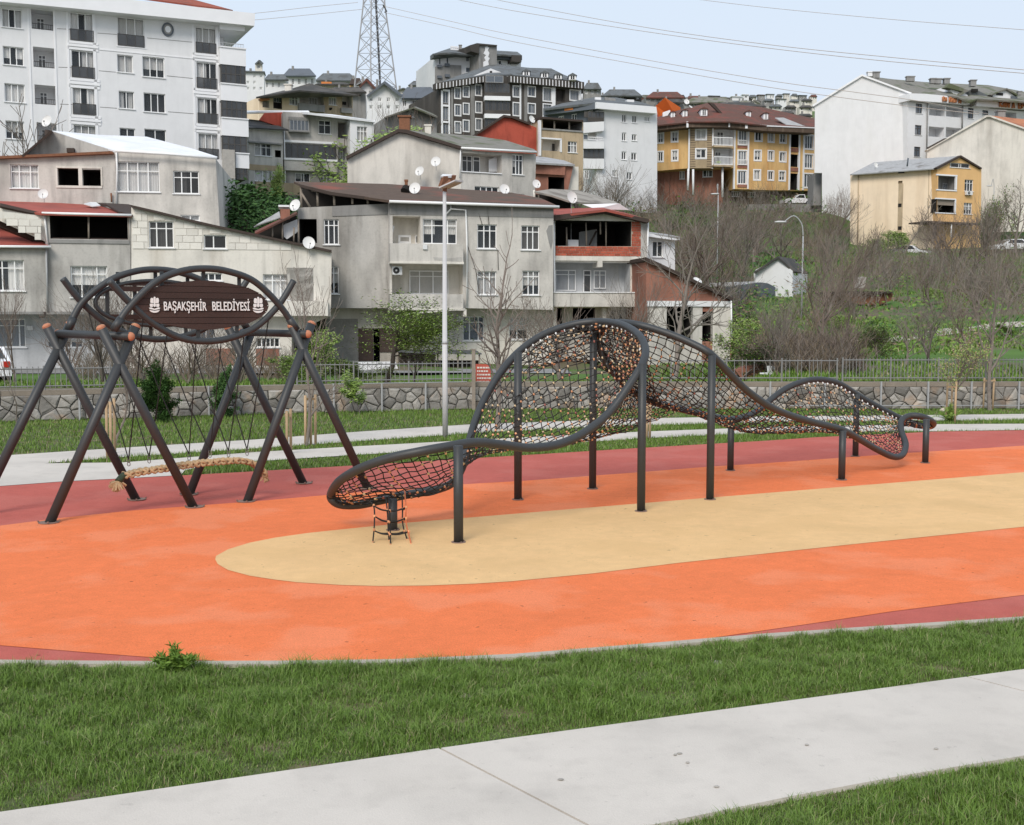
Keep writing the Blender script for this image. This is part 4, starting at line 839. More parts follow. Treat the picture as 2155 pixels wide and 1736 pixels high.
# stack of corner balconies
for y0, y1, x0, x1 in ((405, 548, 1850, 2070), (712, 850, 1860, 2080), (1000, 1145, 1868, 2092), (1295, 1416, 1985, 2098), (1510, 1690, 1812, 1978)): f.box(x0, y0, x1, y1, .6, 6, 'white_trim', 'parapet'); f.box(x0 - 2, y0 - 10, x1 + 4, y0, .68, 6.1, 'white_trim', 'parapet_cap')
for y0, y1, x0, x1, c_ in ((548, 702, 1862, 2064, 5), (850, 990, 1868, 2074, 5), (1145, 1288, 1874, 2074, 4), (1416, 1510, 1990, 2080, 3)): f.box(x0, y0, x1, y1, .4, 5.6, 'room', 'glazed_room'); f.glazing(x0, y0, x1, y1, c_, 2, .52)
f.rail(1856, 365, 2052, 400, 14, .5, 'galv'); f.box(1880, 245, 1852, 405, -2, 3, 'white_trim', 'pier')
g = f.box(1880, 1258, 1978, 1500, 1.0, .4, 'rock', 'stone_cladding'); f.box(1812, 1425, 1850, 1620, .05, .3, 'slate_blue', 'shutter'); f.box(1806, 1345, 1880, 1425, .3, 4, 'white_trim', 'parapet')
# ------------------------------------------------------------------ grey house with the white sheet roof
B = house('terrace_house', 'grey plastered house with a sloping white sheet metal roof below the white apartment block', 200, 68)
f = Face(B, (-40, 67), (455, 69), 'a', 'pale_plaster')
f.win(88, 1385, 325, 1585, cols=[1, 1.5, 1], tr=.25, cur=.3); f.niche(483, 1415, 660, 1562, 2, 'dark_void'); f.niche(693, 1428, 848, 1572, 2, 'dark_void')
f.win(975, 1360, 1342, 1615, cols=[1, 1, 1, 1], tr=.27, cur=.6); f.win(1458, 1438, 1675, 1630, cols=[1, 1.3, 1], tr=.24, cur=.3, glass='pane_dark'); f.win(1520, 1808, 1680, 1858, cols=2, cur=.5)
f.build([(-300, 1345), (0, 1330), (930, 1290), (975, 1275), (1815, 1335), (1858, 2050), (-300, 2050)], depth=14)
for x0, y0, x1, y1 in ((472, 1400, 860, 1416), (472, 1562, 860, 1582), (470, 1416, 484, 1562), (660, 1416, 692, 1562), (848, 1416, 862, 1562)): f.box(x0, y0, x1, y1, .05, .3, 'offwhite_plaster', 'opening_frame')
f.poly([(-300, 1318), (0, 1312), (945, 1272), (955, 1292), (0, 1334), (-300, 1345)], .35, 3, 'rust', 'eaves')
f.poly([(180, 1305), (430, 1102), (960, 1270)], -.6, 8, 'grey_plaster', 'gable')
roof(B, qs('a', 968, 1268, 68.2, 1822, 1328, 69.2, 1830, 1318, 69.6, 1600, 1245, 75, 1235, 1150, 82, 838, 1135, 79, 430, 1098, 73), 'roof_white', .1)
f.line([(968, 1270), (1400, 1295), (1822, 1330)], .08, 'pvc', 'gutter', .4); f.line([(978, 1275), (985, 1420), (978, 1725)], .055, 'pvc', 'downpipe', .1)
f.line([(405, 1250), (398, 1095)], .16, 'dark_brown', 'flue', -1); f.box(560, 1245, 622, 1282, -.3, .5, 'dark_brown', 'vent'); roof(B, qs('a', 180, 1308, 67, 432, 1094, 67.2, 440, 1102, 74, 190, 1314, 73), 'dark_brown', .12, 'verge')
f.line([(935, 1625), (940, 1700)], .05, 'rust', 'flue', .15)
dish(98.5, 255, 68.5, 12.5, 'weathered satellite dish on the flue of the white roofed house', -.3); dish(90.5, 408, 64, 11, 'pale satellite dish standing on the red sheet roof at the left', .2)
# ------------------------------------------------------------------ front row, left: three joined houses
B = house('terrace_house', 'low house at the left edge with a red sheet roof over a grey wall', 40, 59, group=None)
f = Face(B, (-40, 58.5), (97, 59.2), 'e', 'grey_plaster')
f.win(-60, 715, 205, 975, cols=[1, 1.6, 1.1], tr=.22, cur=1); f.build([(-400, 600), (385, 605), (392, 1155), (-400, 1155)], depth=9)
f2 = Face(B, (-40, 60.2), (97, 60.9), 'e', 'blue_white'); f2.win(-50, 1210, 215, 1450, cols=[1.5, .8, .5], tr=.2, cur=.4, glass='pane_blue'); f2.win(395, 1395, 700, 1455, cols=3, cur=.3, glass='pane_blue', sill=False); f2.build([(-400, 1150), (1000, 1150), (1000, 1900), (-400, 1900)], depth=8)
f.box(-400, 1150, 1090, 1172, .05, 4, 'mid_grey', 'overhang')
roof(B, qs('e', -300, 600, 58.2, 425, 598, 59, 385, 575, 60, 0, 385, 67, -300, 250, 72), 'roof_redsheet', .1); f.line([(-300, 600), (428, 604)], .07, 'pvc', 'gutter', .35)
roof(B, qs('e', 0, 385, 59.5, 0, 435, 59.4, 385, 590, 60.2, 385, 560, 60.3), 'dark_brown', .2, 'verge'); f.line([(388, 610), (400, 1150)], .05, 'galv', 'downpipe', .1); f.line([(375, 1150), (375, 1190), (330, 1195)], .05, 'dark_brown', 'downpipe_foot', .1)
f2.box(222, 1270, 275, 1305, .2, .3, 'metal_white', 'meter_box')
B = house('terrace_house', 'house with a red sheet roof and a wide dark open attic above grey walls', 180, 60)
f = Face(B, (95, 59.4), (275, 60.3), 'e', 'grey_plaster')
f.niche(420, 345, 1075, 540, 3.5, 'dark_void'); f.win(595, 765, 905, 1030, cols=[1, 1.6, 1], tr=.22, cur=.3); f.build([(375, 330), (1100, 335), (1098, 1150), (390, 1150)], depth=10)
f.box(405, 545, 1088, 575, .06, .3, 'mid_grey', 'sill_band'); f.line([(745, 350), (748, 548)], .05, 'wood_grey', 'attic_post', -.1); f.line([(1080, 345), (1088, 560)], .06, 'wood_grey', 'attic_post', -.05); f.line([(408, 345), (420, 545)], .05, 'wood_grey', 'attic_post', -.05); f.box(425, 530, 1075, 545, -.15, .1, 'dark_brown', 'attic_rail')
roof(B, qs('e', 340, 322, 59, 1112, 338, 60, 1000, 300, 63, 690, 225, 71, 0, 190, 71, -300, 190, 71, -300, 225, 63, 0, 255, 61), 'roof_redsheet', .1); f.line([(352, 320), (1108, 338)], .07, 'pvc', 'gutter', .35); f.line([(372, 325), (400, 590)], .055, 'pvc', 'downpipe', .1)
roof(B, qs('e', 0, 235, 58.8, 0, 262, 58.7, 360, 340, 59.4, 360, 318, 59.5), 'dark_brown', .15, 'verge'); f.poly([(-300, 240), (0, 270), (380, 345), (380, 560), (200, 480), (0, 385), (-300, 300)], .0, 1, 'block', 'block_gable')
roof(B, qs('e', 1000, 305, 60.3, 1115, 335, 60.2, 1140, 260, 63, 1080, 245, 66, 760, 228, 69, 900, 250, 65), 'dark_brown', .1, 'felt_patch'); mb = MB()
roof(B, qs('e', 705, 240, 64.5, 780, 262, 64.2, 845, 255, 64.5, 810, 228, 65.5, 760, 226, 66), 'metal_white', .05, 'sheet')
B = house('terrace_house', 'house of bare white blocks above pale render with a long sloping eave', 480, 61)
f = Face(B, (275, 60.3), (690, 62.0), 'e', 'offwhite_plaster')
f.win(1253, 388, 1462, 612, cols=[1, 1.5, 1], tr=.23, cur=.3, glass='pane_dark'); f.win(1715, 503, 1905, 620, cols=[1, 1.4], cur=.1, glass='pane_dark'); f.win(1690, 825, 1870, 890, cols=3, cur=.6); f.win(2215, 835, 2440, 1050, cols=3, tr=.2, cur=1)
ol = [(1105, 265), (1340, 320), (1600, 385), (1880, 450), (2140, 505), (2440, 570), (2792, 645)]
f.build(ol + [(2785, 1190), (1105, 1190)], depth=12)
f.poly([(p[0], p[1] + 6) for p in ol] + [(p[0], p[1] - 14) for p in ol[::-1]], .3, 5, 'dark_brown', 'eaves')
# individual blocks
def masonry(face, region, px_w, px_h, m, name, root, out=.035, crop=None, joint=None, holes=()):
    """courses of single blocks; region: function (u, z) -> inside"""
    c = crop or face.crop; xs_, ys_ = [p[0] for p in region], [p[1] for p in region]
    u0, z0, u1, z1 = face.rect(min(xs_), min(ys_), max(xs_), max(ys_), c); poly = [face.uz(*q(c, *p)) for p in region]; Yd = face.hit(*q(c, sum(xs_) / len(xs_), sum(ys_) / len(ys_))).y
    bw, bh = px_w * CR[c][2] * Yd / F, px_h * CR[c][2] * Yd / F; HR = [face.rect(*h, c) for h in holes]; row = 0; z = z0; me = {}
    if joint: MB().prism([face.P(a, b, out * .45) for a, b in poly], -face.n * out * .9).build('joint_bed', joint, root)
    while z < z1 - bh * .3:
        u = u0 - (row % 2) * bw * .5 - (row % 3) * bw * .13
        while u < u1:
            a, b = u + .012, u + bw - .012; cs = [(a, z + .012), (b, z + .012), (b, z + bh - .012), (a, z + bh - .012)]; ok = inside(np.array(cs), poly)
            if ok[0] and ok[1] and not ok.all():      # trim the top course to the slope
                zt = []
                for uu in (a, b):
                    k = z + bh - .012
                    while k > z and not inside(np.array([[uu, k]]), poly)[0]: k -= .02
                    zt.append(k)
                cs[2], cs[3] = (b, zt[1]), (a, zt[0]); ok[:] = min(zt) > z + .05
            elif not ok.all() and ok.any():
                ia = [x for x in np.linspace(a, b, 12) if inside(np.array([[x, z + bh / 2]]), poly)[0]]
                if len(ia) > 3: a, b = min(ia), max(ia); cs = [(a, z + .012), (b, z + .012), (b, z + bh - .012), (a, z + bh - .012)]; ok[:] = True
            segs = [cs] if ok.all() else []
            for h in HR:
                nx_ = []
                for c4 in segs:
                    if c4[0][0] < h[2] and c4[1][0] > h[0] and c4[0][1] < h[3] and c4[3][1] > h[1]:
                        if h[0] - c4[0][0] > .08: nx_.append([c4[0], (h[0], c4[1][1]), (h[0], c4[2][1]), c4[3]])
                        if c4[1][0] - h[2] > .08: nx_.append([(h[2], c4[0][1]), c4[1], c4[2], (h[2], c4[3][1])])
                        if h[0] - .02 < c4[0][0] and c4[1][0] < h[2] + .02:
                            if h[1] - c4[0][1] > .06: nx_.append([c4[0], c4[1], (c4[1][0], h[1]), (c4[0][0], h[1])])
                            if c4[3][1] - h[3] > .06: nx_.append([(c4[0][0], h[3]), (c4[1][0], h[3]), c4[2], c4[3]])
                    else: nx_.append(c4)
                segs = nx_
            for c4 in segs: o_ = out + RNG.normal(0, .006); MB().prism([face.P(*p, o_) for p in c4], -face.n * (o_ - .003)).build(name, m, root)
            u += bw
        z += bh; row += 1
hl = ((1243, 378, 1472, 622), (1705, 493, 1915, 630))
masonry(f, [(1112, 285), (1340, 338), (1600, 402), (1880, 466), (2140, 520), (2440, 585), (2600, 628), (1112, 628)], 92, 57, 'block', 'block', B, holes=hl)
masonry(Face(B, (-40, 58.4), (97, 59.1), 'e'), [(-20, 285), (0, 290), (350, 360), (350, 545), (180, 470), (-20, 372)], 92, 57, 'block', 'block', B)
f.box(2415, 780, 2640, 1065, .0, .2, 'pale_plaster', 'recess'); f.box(2400, 1060, 2760, 1185, .9, 1, 'offwhite_plaster', 'balcony')
f3 = Face(B, (275, 61.2), (690, 62.9), 'f', 'offwhite_plaster'); f3.win(-560, 1220, -350, 1390, cols=3, cur=.7, glass='pane_blue'); f3.win(0, 1370, 200, 1450, cols=5, cur=.4); f3.build([(-1060, 1185), (630, 1185), (300, 1330), (300, 1680), (-1060, 1680)], depth=9); f3.box(0, 1462, 195, 1600, .05, .1, 'brick_paint', 'red_panel'); f3.box(-420, 1460, -180, 1600, .05, .1, 'brick_paint', 'red_panel')
dish(650, 511, 61.5, 13.5, 'satellite dish half hidden behind the sloping eave of the white block house', .3)
# ------------------------------------------------------------------ grey main house, centre
B = house('apartment_house', 'grey three storey house with stained plaster, white windows and a worn brown roof', 880, 68)
f = Face(B, (590, 66.8), (820, 67.2), 'f', 'grey_plaster')
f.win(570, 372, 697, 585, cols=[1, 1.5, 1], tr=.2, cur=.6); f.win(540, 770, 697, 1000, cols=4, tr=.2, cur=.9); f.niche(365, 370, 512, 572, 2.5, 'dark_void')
f.build([(350, 275), (640, 262), (1123, 240), (1135, 1120), (350, 1120)], depth=11)
f.poly([(640, 262), (1123, 240), (1123, 330), (700, 345), (640, 345)], .05, .3, 'mid_grey', 'ring_beam'); f.line([(1160, 255), (1140, 420), (1160, 430), (1130, 560), (1135, 1080)], .045, 'pvc', 'downpipe', .12)
# open attic under the roof
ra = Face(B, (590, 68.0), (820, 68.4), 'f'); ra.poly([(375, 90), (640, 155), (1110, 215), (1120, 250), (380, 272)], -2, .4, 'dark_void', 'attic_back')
for a, b in (((375, 140), (455, 270)), ((515, 130), (520, 262)), ((655, 165), (660, 255)), ((810, 190), (812, 245)), ((940, 210), (942, 240)), ((380, 100), (382, 270))): f.line([a, b], .07, 'wood_grey', 'attic_post', -.1)
f.poly([(360, 75), (620, 140), (1120, 206), (1122, 228), (620, 166), (368, 100)], .3, .4, 'dark_brown', 'barge_board'); f.poly([(465, 118), (1040, 205), (1040, 214), (465, 132)], .02, .3, 'wood_grey', 'rafter')
f = Face(B, (820, 66.4), (1165, 68.6), 'f', 'pale_plaster')
f.niche(1150, 345, 1385, 577, 1.4, 'offwhite_plaster'); f.win(1405, 370, 1692, 580, cols=[1, 1.9, 1], tr=.22, cur=1, curm='blind'); f.win(1863, 415, 2028, 620, cols=3, tr=.22, cur=.6); f.win(2233, 425, 2387, 630, cols=3, tr=.22, cur=.5, glass='pane_dark')
f.niche(1145, 750, 1742, 1002, 1.3, 'offwhite_plaster'); f.win(1863, 810, 2025, 1007, cols=3, tr=.2, cur=1); f.win(2243, 805, 2388, 1010, cols=3, tr=.2, cur=1)
f.build([(1125, 235), (2505, 285), (2500, 1135), (1760, 1120), (1125, 1160)], depth=12)
u0, z0, u1, z1 = f.rect(1150, 345, 1385, 577); f.flatwin((u0 + .5, z0 + .1, u0 + 1.25, z1 - 1.0), 1.34, 1, 0, 'pvc', 'pane', 1, fw=.12); f.flatwin((u0 + 1.5, z0 + .1, u0 + 1.95, z1 - 1.0), 1.34, 1, 0, 'pvc', 'pane_dark', 0)
u0, z0, u1, z1 = f.rect(1315, 797, 1650, 1000); f.flatwin((u0, z0, u1, z1), 1.2, [1, 1.5, 1.6], .2, 'pvc', 'pane', 1)
for x0, y0, x1, y1 in ((1130, 578, 1745, 742), (1128, 1002, 1745, 1135)): f.box(x0, y0, x1, y1, .85, .9, 'pale_plaster', 'balcony_parapet'); f.box(x0, y1 - 14, x1 + 6, y1 + 4, .9, .9, 'offwhite_plaster', 'balcony_slab')
f.box(1125, 250, 2505, 345, .04, .2, 'mid_grey', 'ring_beam')
aircon(f, 1172, 585, 1265, 660, 'white air conditioner hanging on the upper balcony parapet of the grey house'); aircon(f, 1150, 768, 1230, 838, 'air conditioner inside the lower balcony of the grey house')
f.line([(1640, 255), (1640, 285), (1600, 330)], .045, 'pvc', 'downpipe', .15); f.line([(1640, 285), (1765, 295), (1775, 560), (1775, 1115)], .05, 'pvc', 'downpipe', .15)
f.poly([(1290, 1160), (1760, 1122), (1765, 1132), (1290, 1172)], .9, 1.2, 'offwhite_plaster', 'overhang_edge'); f.box(1748, 1130, 1772, 1190, .85, .9, 'offwhite_plaster', 'corbel')
roof(B, qs('f', 1118, 212, 65.9, 2552, 264, 68.4, 2400, 195, 74, 2155, 148, 77, 1450, 100, 77.5, 1100, 74, 77, 700, 66, 75.5, 318, 54, 73, 372, 78, 70.5, 640, 142, 68), 'roof_brown', .14)
f.line([(1122, 222), (2552, 268)], .085, 'pvc', 'gutter', .62); chimney(B, 855, 382, 402, 73, 6, 'rust'); MB().tube([U(852, 403, 71), U(856, 396, 71.2)], .28, 10).build('roof_vent', 'dark_void', B)
for L_ in (((1875, 320), (1905, 420)), ((1780, 590), (1850, 800), (1880, 1010)), ((1950, 300), (1962, 418)), ((2035, 620), (2040, 800))): f.line(L_, .018, 'frame_dark', 'cable', .03, n=4)
f.box(1405, 585, 1442, 625, .95, .1, 'metal_white', 'junction_box'); f.poly([(2444, 470), (2464, 425), (2497, 420), (2499, 560), (2484, 630), (2464, 560)], .012, .1, 'mid_grey', 'damp_stain'); f.poly([(1490, 690), (1640, 700), (1730, 690), (1735, 728), (1500, 715)], .865, .05, 'grey_plaster', 'flaked_render')
# ground floor set back under the overhang
f = Face(B, (700, 68.2), (1165, 70.0), 'f', 'offwhite_plaster')
f.win(1320, 1195, 1460, 1400, cols=[1, 1, 1], tr=.2, cur=.5, fm='pvc'); f.win(1740, 1190, 1920, 1395, cols=[1, 1.5, .8], tr=.2, cur=1, fm='pvc', glass='pane_blue'); f.win(2130, 1190, 2290, 1385, cols=[1, 1.4], tr=.2, cur=.8); f.niche(990, 1290, 1042, 1570, 2, 'dark_void'); f.niche(1205, 1330, 1292, 1480, 2, 'dark_void')
f.build([(590, 1120), (2500, 1120), (2500, 1800), (590, 1800)], depth=9); f.box(862, 1290, 988, 1565, .06, .1, 'garage_brown', 'garage_door'); f.box(1042, 1290, 1204, 1490, .06, .1, 'garage_brown', 'garage_door'); f.box(600, 1210, 860, 1560, .03, .1, 'rock', 'stone_wall_panel'); f.box(1690, 1185, 1738, 1232, .3, .35, 'metal_white', 'meter_box')
sh = thing('shed', 'dark lean-to shed with a sagging grey tarpaulin roof before the grey house', 'shed', U(920, 770, 65)); fs_ = Face(sh, (830, 65), (1010, 65), 'f')
roof(sh, qs('f', 1190, 1478, 64.5, 1520, 1498, 64.2, 1560, 1495, 66, 1540, 1470, 67.6, 1200, 1470, 67.4), 'tarp', .08, 'tarpaulin'); roof(sh, qs('f', 1540, 1490, 64.5, 1900, 1500, 64.8, 1850, 1475, 67.8, 1560, 1468, 67.4), 'tarp', .08, 'tarpaulin')
fs_.box(1190, 1490, 1500, 1690, -.4, .1, 'garage_brown', 'wall'); fs_.box(1415, 1500, 1500, 1558, -.25, .05, 'wood_grey', 'hatch'); fs_.box(1510, 1560, 1880, 1690, -1.6, .1, 'dark_brown', 'wall')
for x_ in (1195, 1420, 1505, 1530, 1700, 1880): fs_.line([(x_, 1490), (x_, 1690)], .05, 'wood_grey', 'post', 0)
lw = thing('garden_wall', 'low white rendered garden wall running before the grey house', 'wall', U(800, 780, 60)); fl_ = Face(lw, (590, 60), (1000, 62), 'f'); fl_.box(230, 1590, 500, 1650, 0, .2, 'offwhite_plaster', 'wall'); fl_.box(500, 1600, 855, 1660, 0, .2, 'beige_wall', 'wall'); fl_.poly([(860, 1575), (1175, 1570), (1200, 1640), (1285, 1655), (1280, 1695), (980, 1690), (860, 1660)], 0, .25, 'white_wall', 'wall'); fl_.poly([(1290, 1668), (1600, 1680), (1810, 1640), (1810, 1672), (1600, 1705), (1290, 1690)], 0, .2, 'white_wall', 'wall')
dish(873, 396, 70.5, 12.5, 'large satellite dish on the red patch of the worn brown roof', -.15); dish(621, 432, 66.3, 13, 'satellite dish above the lean-to roof at the left of the grey house', -.35); dish(1062, 398, 76, 11, 'satellite dish at the back of the brown roof below the strip window', .3)
# lean-to shelter left of the grey house
B = house('shed', 'tumbledown lean-to with dark corrugated roof and red fascia beside the grey house', 580, 65, 'shed'); f = Face(B, (538, 65), (620, 65.4), 'f')
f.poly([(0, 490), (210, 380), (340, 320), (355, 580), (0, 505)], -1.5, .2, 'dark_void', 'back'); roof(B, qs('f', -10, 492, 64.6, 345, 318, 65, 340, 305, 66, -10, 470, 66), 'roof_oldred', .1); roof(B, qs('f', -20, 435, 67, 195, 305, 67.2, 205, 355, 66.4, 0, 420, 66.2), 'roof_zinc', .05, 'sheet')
f.box(205, 285, 285, 370, .0, .3, 'brick_paint', 'red_panel'); f.box(188, 252, 280, 268, .1, 1.5, 'white_trim', 'ledge'); f.poly([(230, 420), (350, 370), (350, 480), (260, 540), (235, 520)], -.3, .05, 'metal_white', 'sheet_scrap')
for a, b in (((135, 425), (140, 520)), ((222, 400), (224, 540)), ((355, 365), (362, 570)), ((320, 440), (318, 560))): f.line([a, b], .05, 'wood_grey', 'post', 0)
# ------------------------------------------------------------------ red roofed house with the open attic
B = house('apartment_house', 'house with a low red gable, open dark attic and bare red brick parapet', 1265, 70)
f = Face(B, (1160, 69.6), (1365, 70.6), 'g', 'offwhite_plaster')
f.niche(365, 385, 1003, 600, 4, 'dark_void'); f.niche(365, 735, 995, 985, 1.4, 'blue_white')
f.build([(362, 372), (790, 320), (1146, 395), (1135, 1115), (350, 1115)], depth=9)
f.poly([(340, 340), (345, 385), (792, 322), (1150, 403), (1155, 372), (792, 288)], .7, .5, 'dark_brown', 'fascia'); roof(B, qs('g', 335, 345, 69, 792, 290, 69.2, 760, 272, 78, 340, 285, 79), 'roof_redsheet', .12); roof(B, qs('g', 792, 290, 69.2, 1157, 375, 70, 1000, 330, 79, 760, 272, 78), 'roof_redsheet', .12)
br = ((365, 600, 1085, 682), (1005, 392, 1085, 600))
for r_ in br: x0, y0, x1, y1 = r_; masonry(f, [(x0, y0), (x1, y0), (x1, y1), (x0, y1)], 46, 20.3, 'brick', 'brick', B, .05, joint='brick_joint')
f.poly([(1085, 392), (1146, 400), (1140, 690), (1085, 682)], .06, .3, 'grey_plaster', 'pier'); f.box(362, 684, 1130, 722, .1, .4, 'offwhite_plaster', 'beam'); f.box(720, 722, 762, 775, .1, 1.2, 'offwhite_plaster', 'beam_end')
u0, z0, u1, z1 = f.rect(362, 790, 577, 970); f.flatwin((u0, z0, u1, z1), 1.3, [.6, 2, 1], .18, 'pvc', 'pane', 1); u0, z0, u1, z1 = f.rect(640, 792, 708, 985); f.flatwin((u0, z0, u1, z1), 1.3, 1, .18, 'pvc', 'pane_dark', .3); u0, z0, u1, z1 = f.rect(730, 795, 835, 952); f.flatwin((u0, z0, u1, z1), 1.3, 2, .2, 'pvc', 'pane', .8)
f.box(350, 988, 1130, 1108, .6, .7, 'pale_plaster', 'balcony_parapet'); f.box(350, 983, 1132, 992, .66, .2, 'white_trim', 'parapet_cap')
for a, b in (((458, 440), (462, 600)), ((622, 400), (628, 600)), ((790, 330), (792, 600)), ((742, 380), (745, 500))): f.line([a, b], .05, 'wood_grey', 'attic_post', -.6)
f.box(470, 545, 560, 600, -1, .6, 'metal_white', 'stored_box'); f.poly([(565, 480), (715, 455), (715, 600), (565, 600)], -1.6, .1, 'mid_grey', 'stored_board'); f.line([(650, 590), (712, 470)], .06, 'dark_brown', 'brace', -1.2); f.line([(352, 360), (358, 985), (345, 1160)], .055, 'pvc', 'downpipe', .3); f.line([(1146, 400), (1138, 760)], .055, 'pvc', 'downpipe', .2)
f = Face(B, (1160, 71), (1365, 72), 'g', 'pale_plaster'); f.niche(350, 1120, 420, 1300, 2, 'dark_void'); f.win(825, 1135, 1010, 1230, cols=[1, 1.5], cur=.4, fm='frame_grey', glass='pane_blue'); f.niche(510, 1120, 700, 1330, 3, 'dark_void'); f.build([(345, 1100), (1135, 1100), (1135, 1750), (345, 1750)], depth=7)
for x_ in (345, 762, 1100): f.box(x_, 1110, x_ + 30, 1700, 1.2, .4, 'offwhite_plaster', 'column')
dish(1204, 415.5, 71.5, 12.5, 'satellite dish on a thin bent pole above the red gable roof', .5, .2, stem=3.5); dish(1129, 387, 78, 9.5, 'small satellite dish at the right end of the brown roof', .4)
B = house('house', 'small white annex with a flat zinc roof behind the red roofed house', 1395, 74); f = Face(B, (1355, 73), (1425, 74), 'g', 'white_wall'); f.win(1185, 555, 1275, 690, cols=2, cur=.6); f.build([(1130, 510), (1372, 525), (1372, 830), (1130, 830)], depth=6); f.poly([(1135, 488), (1415, 522), (1412, 545), (1370, 548), (1135, 515)], .5, 6.5, 'white_trim', 'eaves'); roof(B, qs('g', 1135, 486, 72.5, 1415, 520, 73.4, 1290, 495, 80, 1150, 478, 80), 'roof_zinc', .08)
B = house('house', 'low lean-to of red brick with a sloping dark eave and a white beam', 1450, 68); f = Face(B, (1350, 67.4), (1545, 68.4), 'g', 'brick_paint'); f.niche(1300, 1110, 1520, 1380, 2.4, 'dark_void'); f.niche(1600, 1150, 1692, 1400, 2.4, 'dark_void')
f.build([(1130, 715), (1240, 760), (1845, 1045), (1845, 1750), (1130, 1750)], depth=9); f.box(1140, 1060, 1845, 1106, .15, .5, 'white_wall', 'beam'); f.box(1690, 1108, 1838, 1700, .06, .4, 'beige_wall', 'wall_panel'); f.box(1140, 1108, 1300, 1700, .05, .3, 'pale_plaster', 'wall_panel'); f.box(1520, 1108, 1600, 1700, .06, .4, 'pale_plaster', 'pier'); f.box(1300, 1380, 1520, 1700, .06, .4, 'pale_plaster', 'wall_panel')
f.poly([(1125, 690), (1245, 742), (1862, 1035), (1858, 1058), (1240, 770), (1125, 720)], .4, 4, 'dark_brown', 'eaves'); f.line([(1845, 1050), (1850, 1400)], .05, 'pvc', 'downpipe', .3); dish(1468, 590, 70.5, 10, 'satellite dish tilted behind the eave of the red brick lean-to', .6, .9)
# ------------------------------------------------------------------ hipped house behind
B = house('apartment_house', 'beige rendered house with a dark gable edge and three satellite dishes on its wall', 900, 86)
f = Face(B, (731, 85.0), (970, 86), 'b', 'beige_wall'); f.build([(770, 1335), (1200, 1105), (1270, 1110), (1725, 1248), (1728, 1900), (770, 1900)], depth=1.2)
f.poly([(757, 1315), (1195, 1085), (1270, 1090), (1735, 1232), (1730, 1256), (1262, 1120), (1200, 1112), (765, 1338)], .4, 1.4, 'dark_brown', 'barge_board')
roof(B, qs('b', 1255, 1092, 85.2, 1735, 1235, 85.8, 2362, 1272, 88, 2340, 1255, 89, 2100, 1180, 94, 1870, 1145, 97, 1500, 1118, 97), 'roof_moss', .15); roof(B, qs('b', 757, 1318, 85, 1200, 1092, 85.1, 1480, 1118, 97, 1100, 1290, 97), 'roof_moss', .15)
f = Face(B, (970, 86), (1127, 88.6), 'b', 'pale_plaster'); f.niche(1732, 1295, 2068, 1450, 1.3); f.win(2158, 1300, 2250, 1470, cols=[1, 1, 1], tr=.25, cur=.6); f.win(1840, 1570, 2045, 1620, cols=4, cur=.2); f.win(2158, 1632, 2258, 1680, cols=3, cur=.4); f.build([(1722, 1262), (2358, 1295), (2340, 1950), (1722, 1950)], depth=9)
u0, z0, u1, z1 = f.rect(1785, 1292, 1872, 1440); f.flatwin((u0, z0, u1, z1), 1.22, 2, .25, 'pvc', 'pane_dark', .4); u0, z0, u1, z1 = f.rect(1880, 1300, 1940, 1445); f.flatwin((u0, z0, u1, z1), 1.22, 1, .2, 'pvc', 'pane_dark', 0)
f.line([(1728, 1245), (2362, 1280)], .09, 'pvc', 'gutter', .5); f.line([(1722, 1250), (1715, 1500)], .05, 'pvc', 'downpipe', .2); f.box(1728, 1448, 2070, 1456, .1, .2, 'white_trim', 'parapet_cap'); f.poly([(1960, 1345), (2060, 1300), (2060, 1445), (1960, 1445)], -.9, .05, 'white_wall', 'screen')
chimney(B, 852, 248, 277, 90, 22, 'rust'); chimney(B, 901, 266, 285, 92, 13, 'offwhite_plaster')
dish(917, 340, 84.6, 11, 'upper satellite dish on the beige gable wall', -.2); dish(883, 360, 84.6, 10.5, 'lower satellite dish on the beige gable wall', -.4)
vt = thing('roof_vent', 'tilted rusty sheet metal cowl on the back of the brown roof', 'roof vent', U(945, 385, 77)); roof(vt, [(922, 392, 77), (930, 370, 77), (955, 368, 77.6), (950, 390, 77.6)], 'rust', .3, 'cowl'); roof(vt, [(927, 370, 76.8), (932, 366, 77.4), (952, 367, 77.6), (950, 371, 77)], 'metal_white', .1, 'cap')
B = house('shed', 'sagging grey sheet shelter roof above the red roofed house', 1200, 80, 'shed'); roof(B, qs('c', 190, 1610, 79, 330, 1590, 82, 560, 1600, 86, 880, 1700, 84, 880, 1720, 82, 560, 1700, 80, 480, 1690, 79, 330, 1640, 78.6), 'roof_sheet', .12); roof(B, qs('c', 590, 1720, 78, 900, 1712, 78.4, 985, 1768, 78.8, 700, 1760, 78), 'roof_white', .06, 'sheet'); f = Face(B, (1125, 80), (1300, 82), 'c'); f.box(200, 1640, 500, 1760, -1, .1, 'dark_void', 'back'); f.line([(185, 1600), (190, 1700)], .08, 'offwhite_plaster', 'post', .2); f.line([(225, 1640), (228, 1720)], .06, 'wood_grey', 'post', .2)
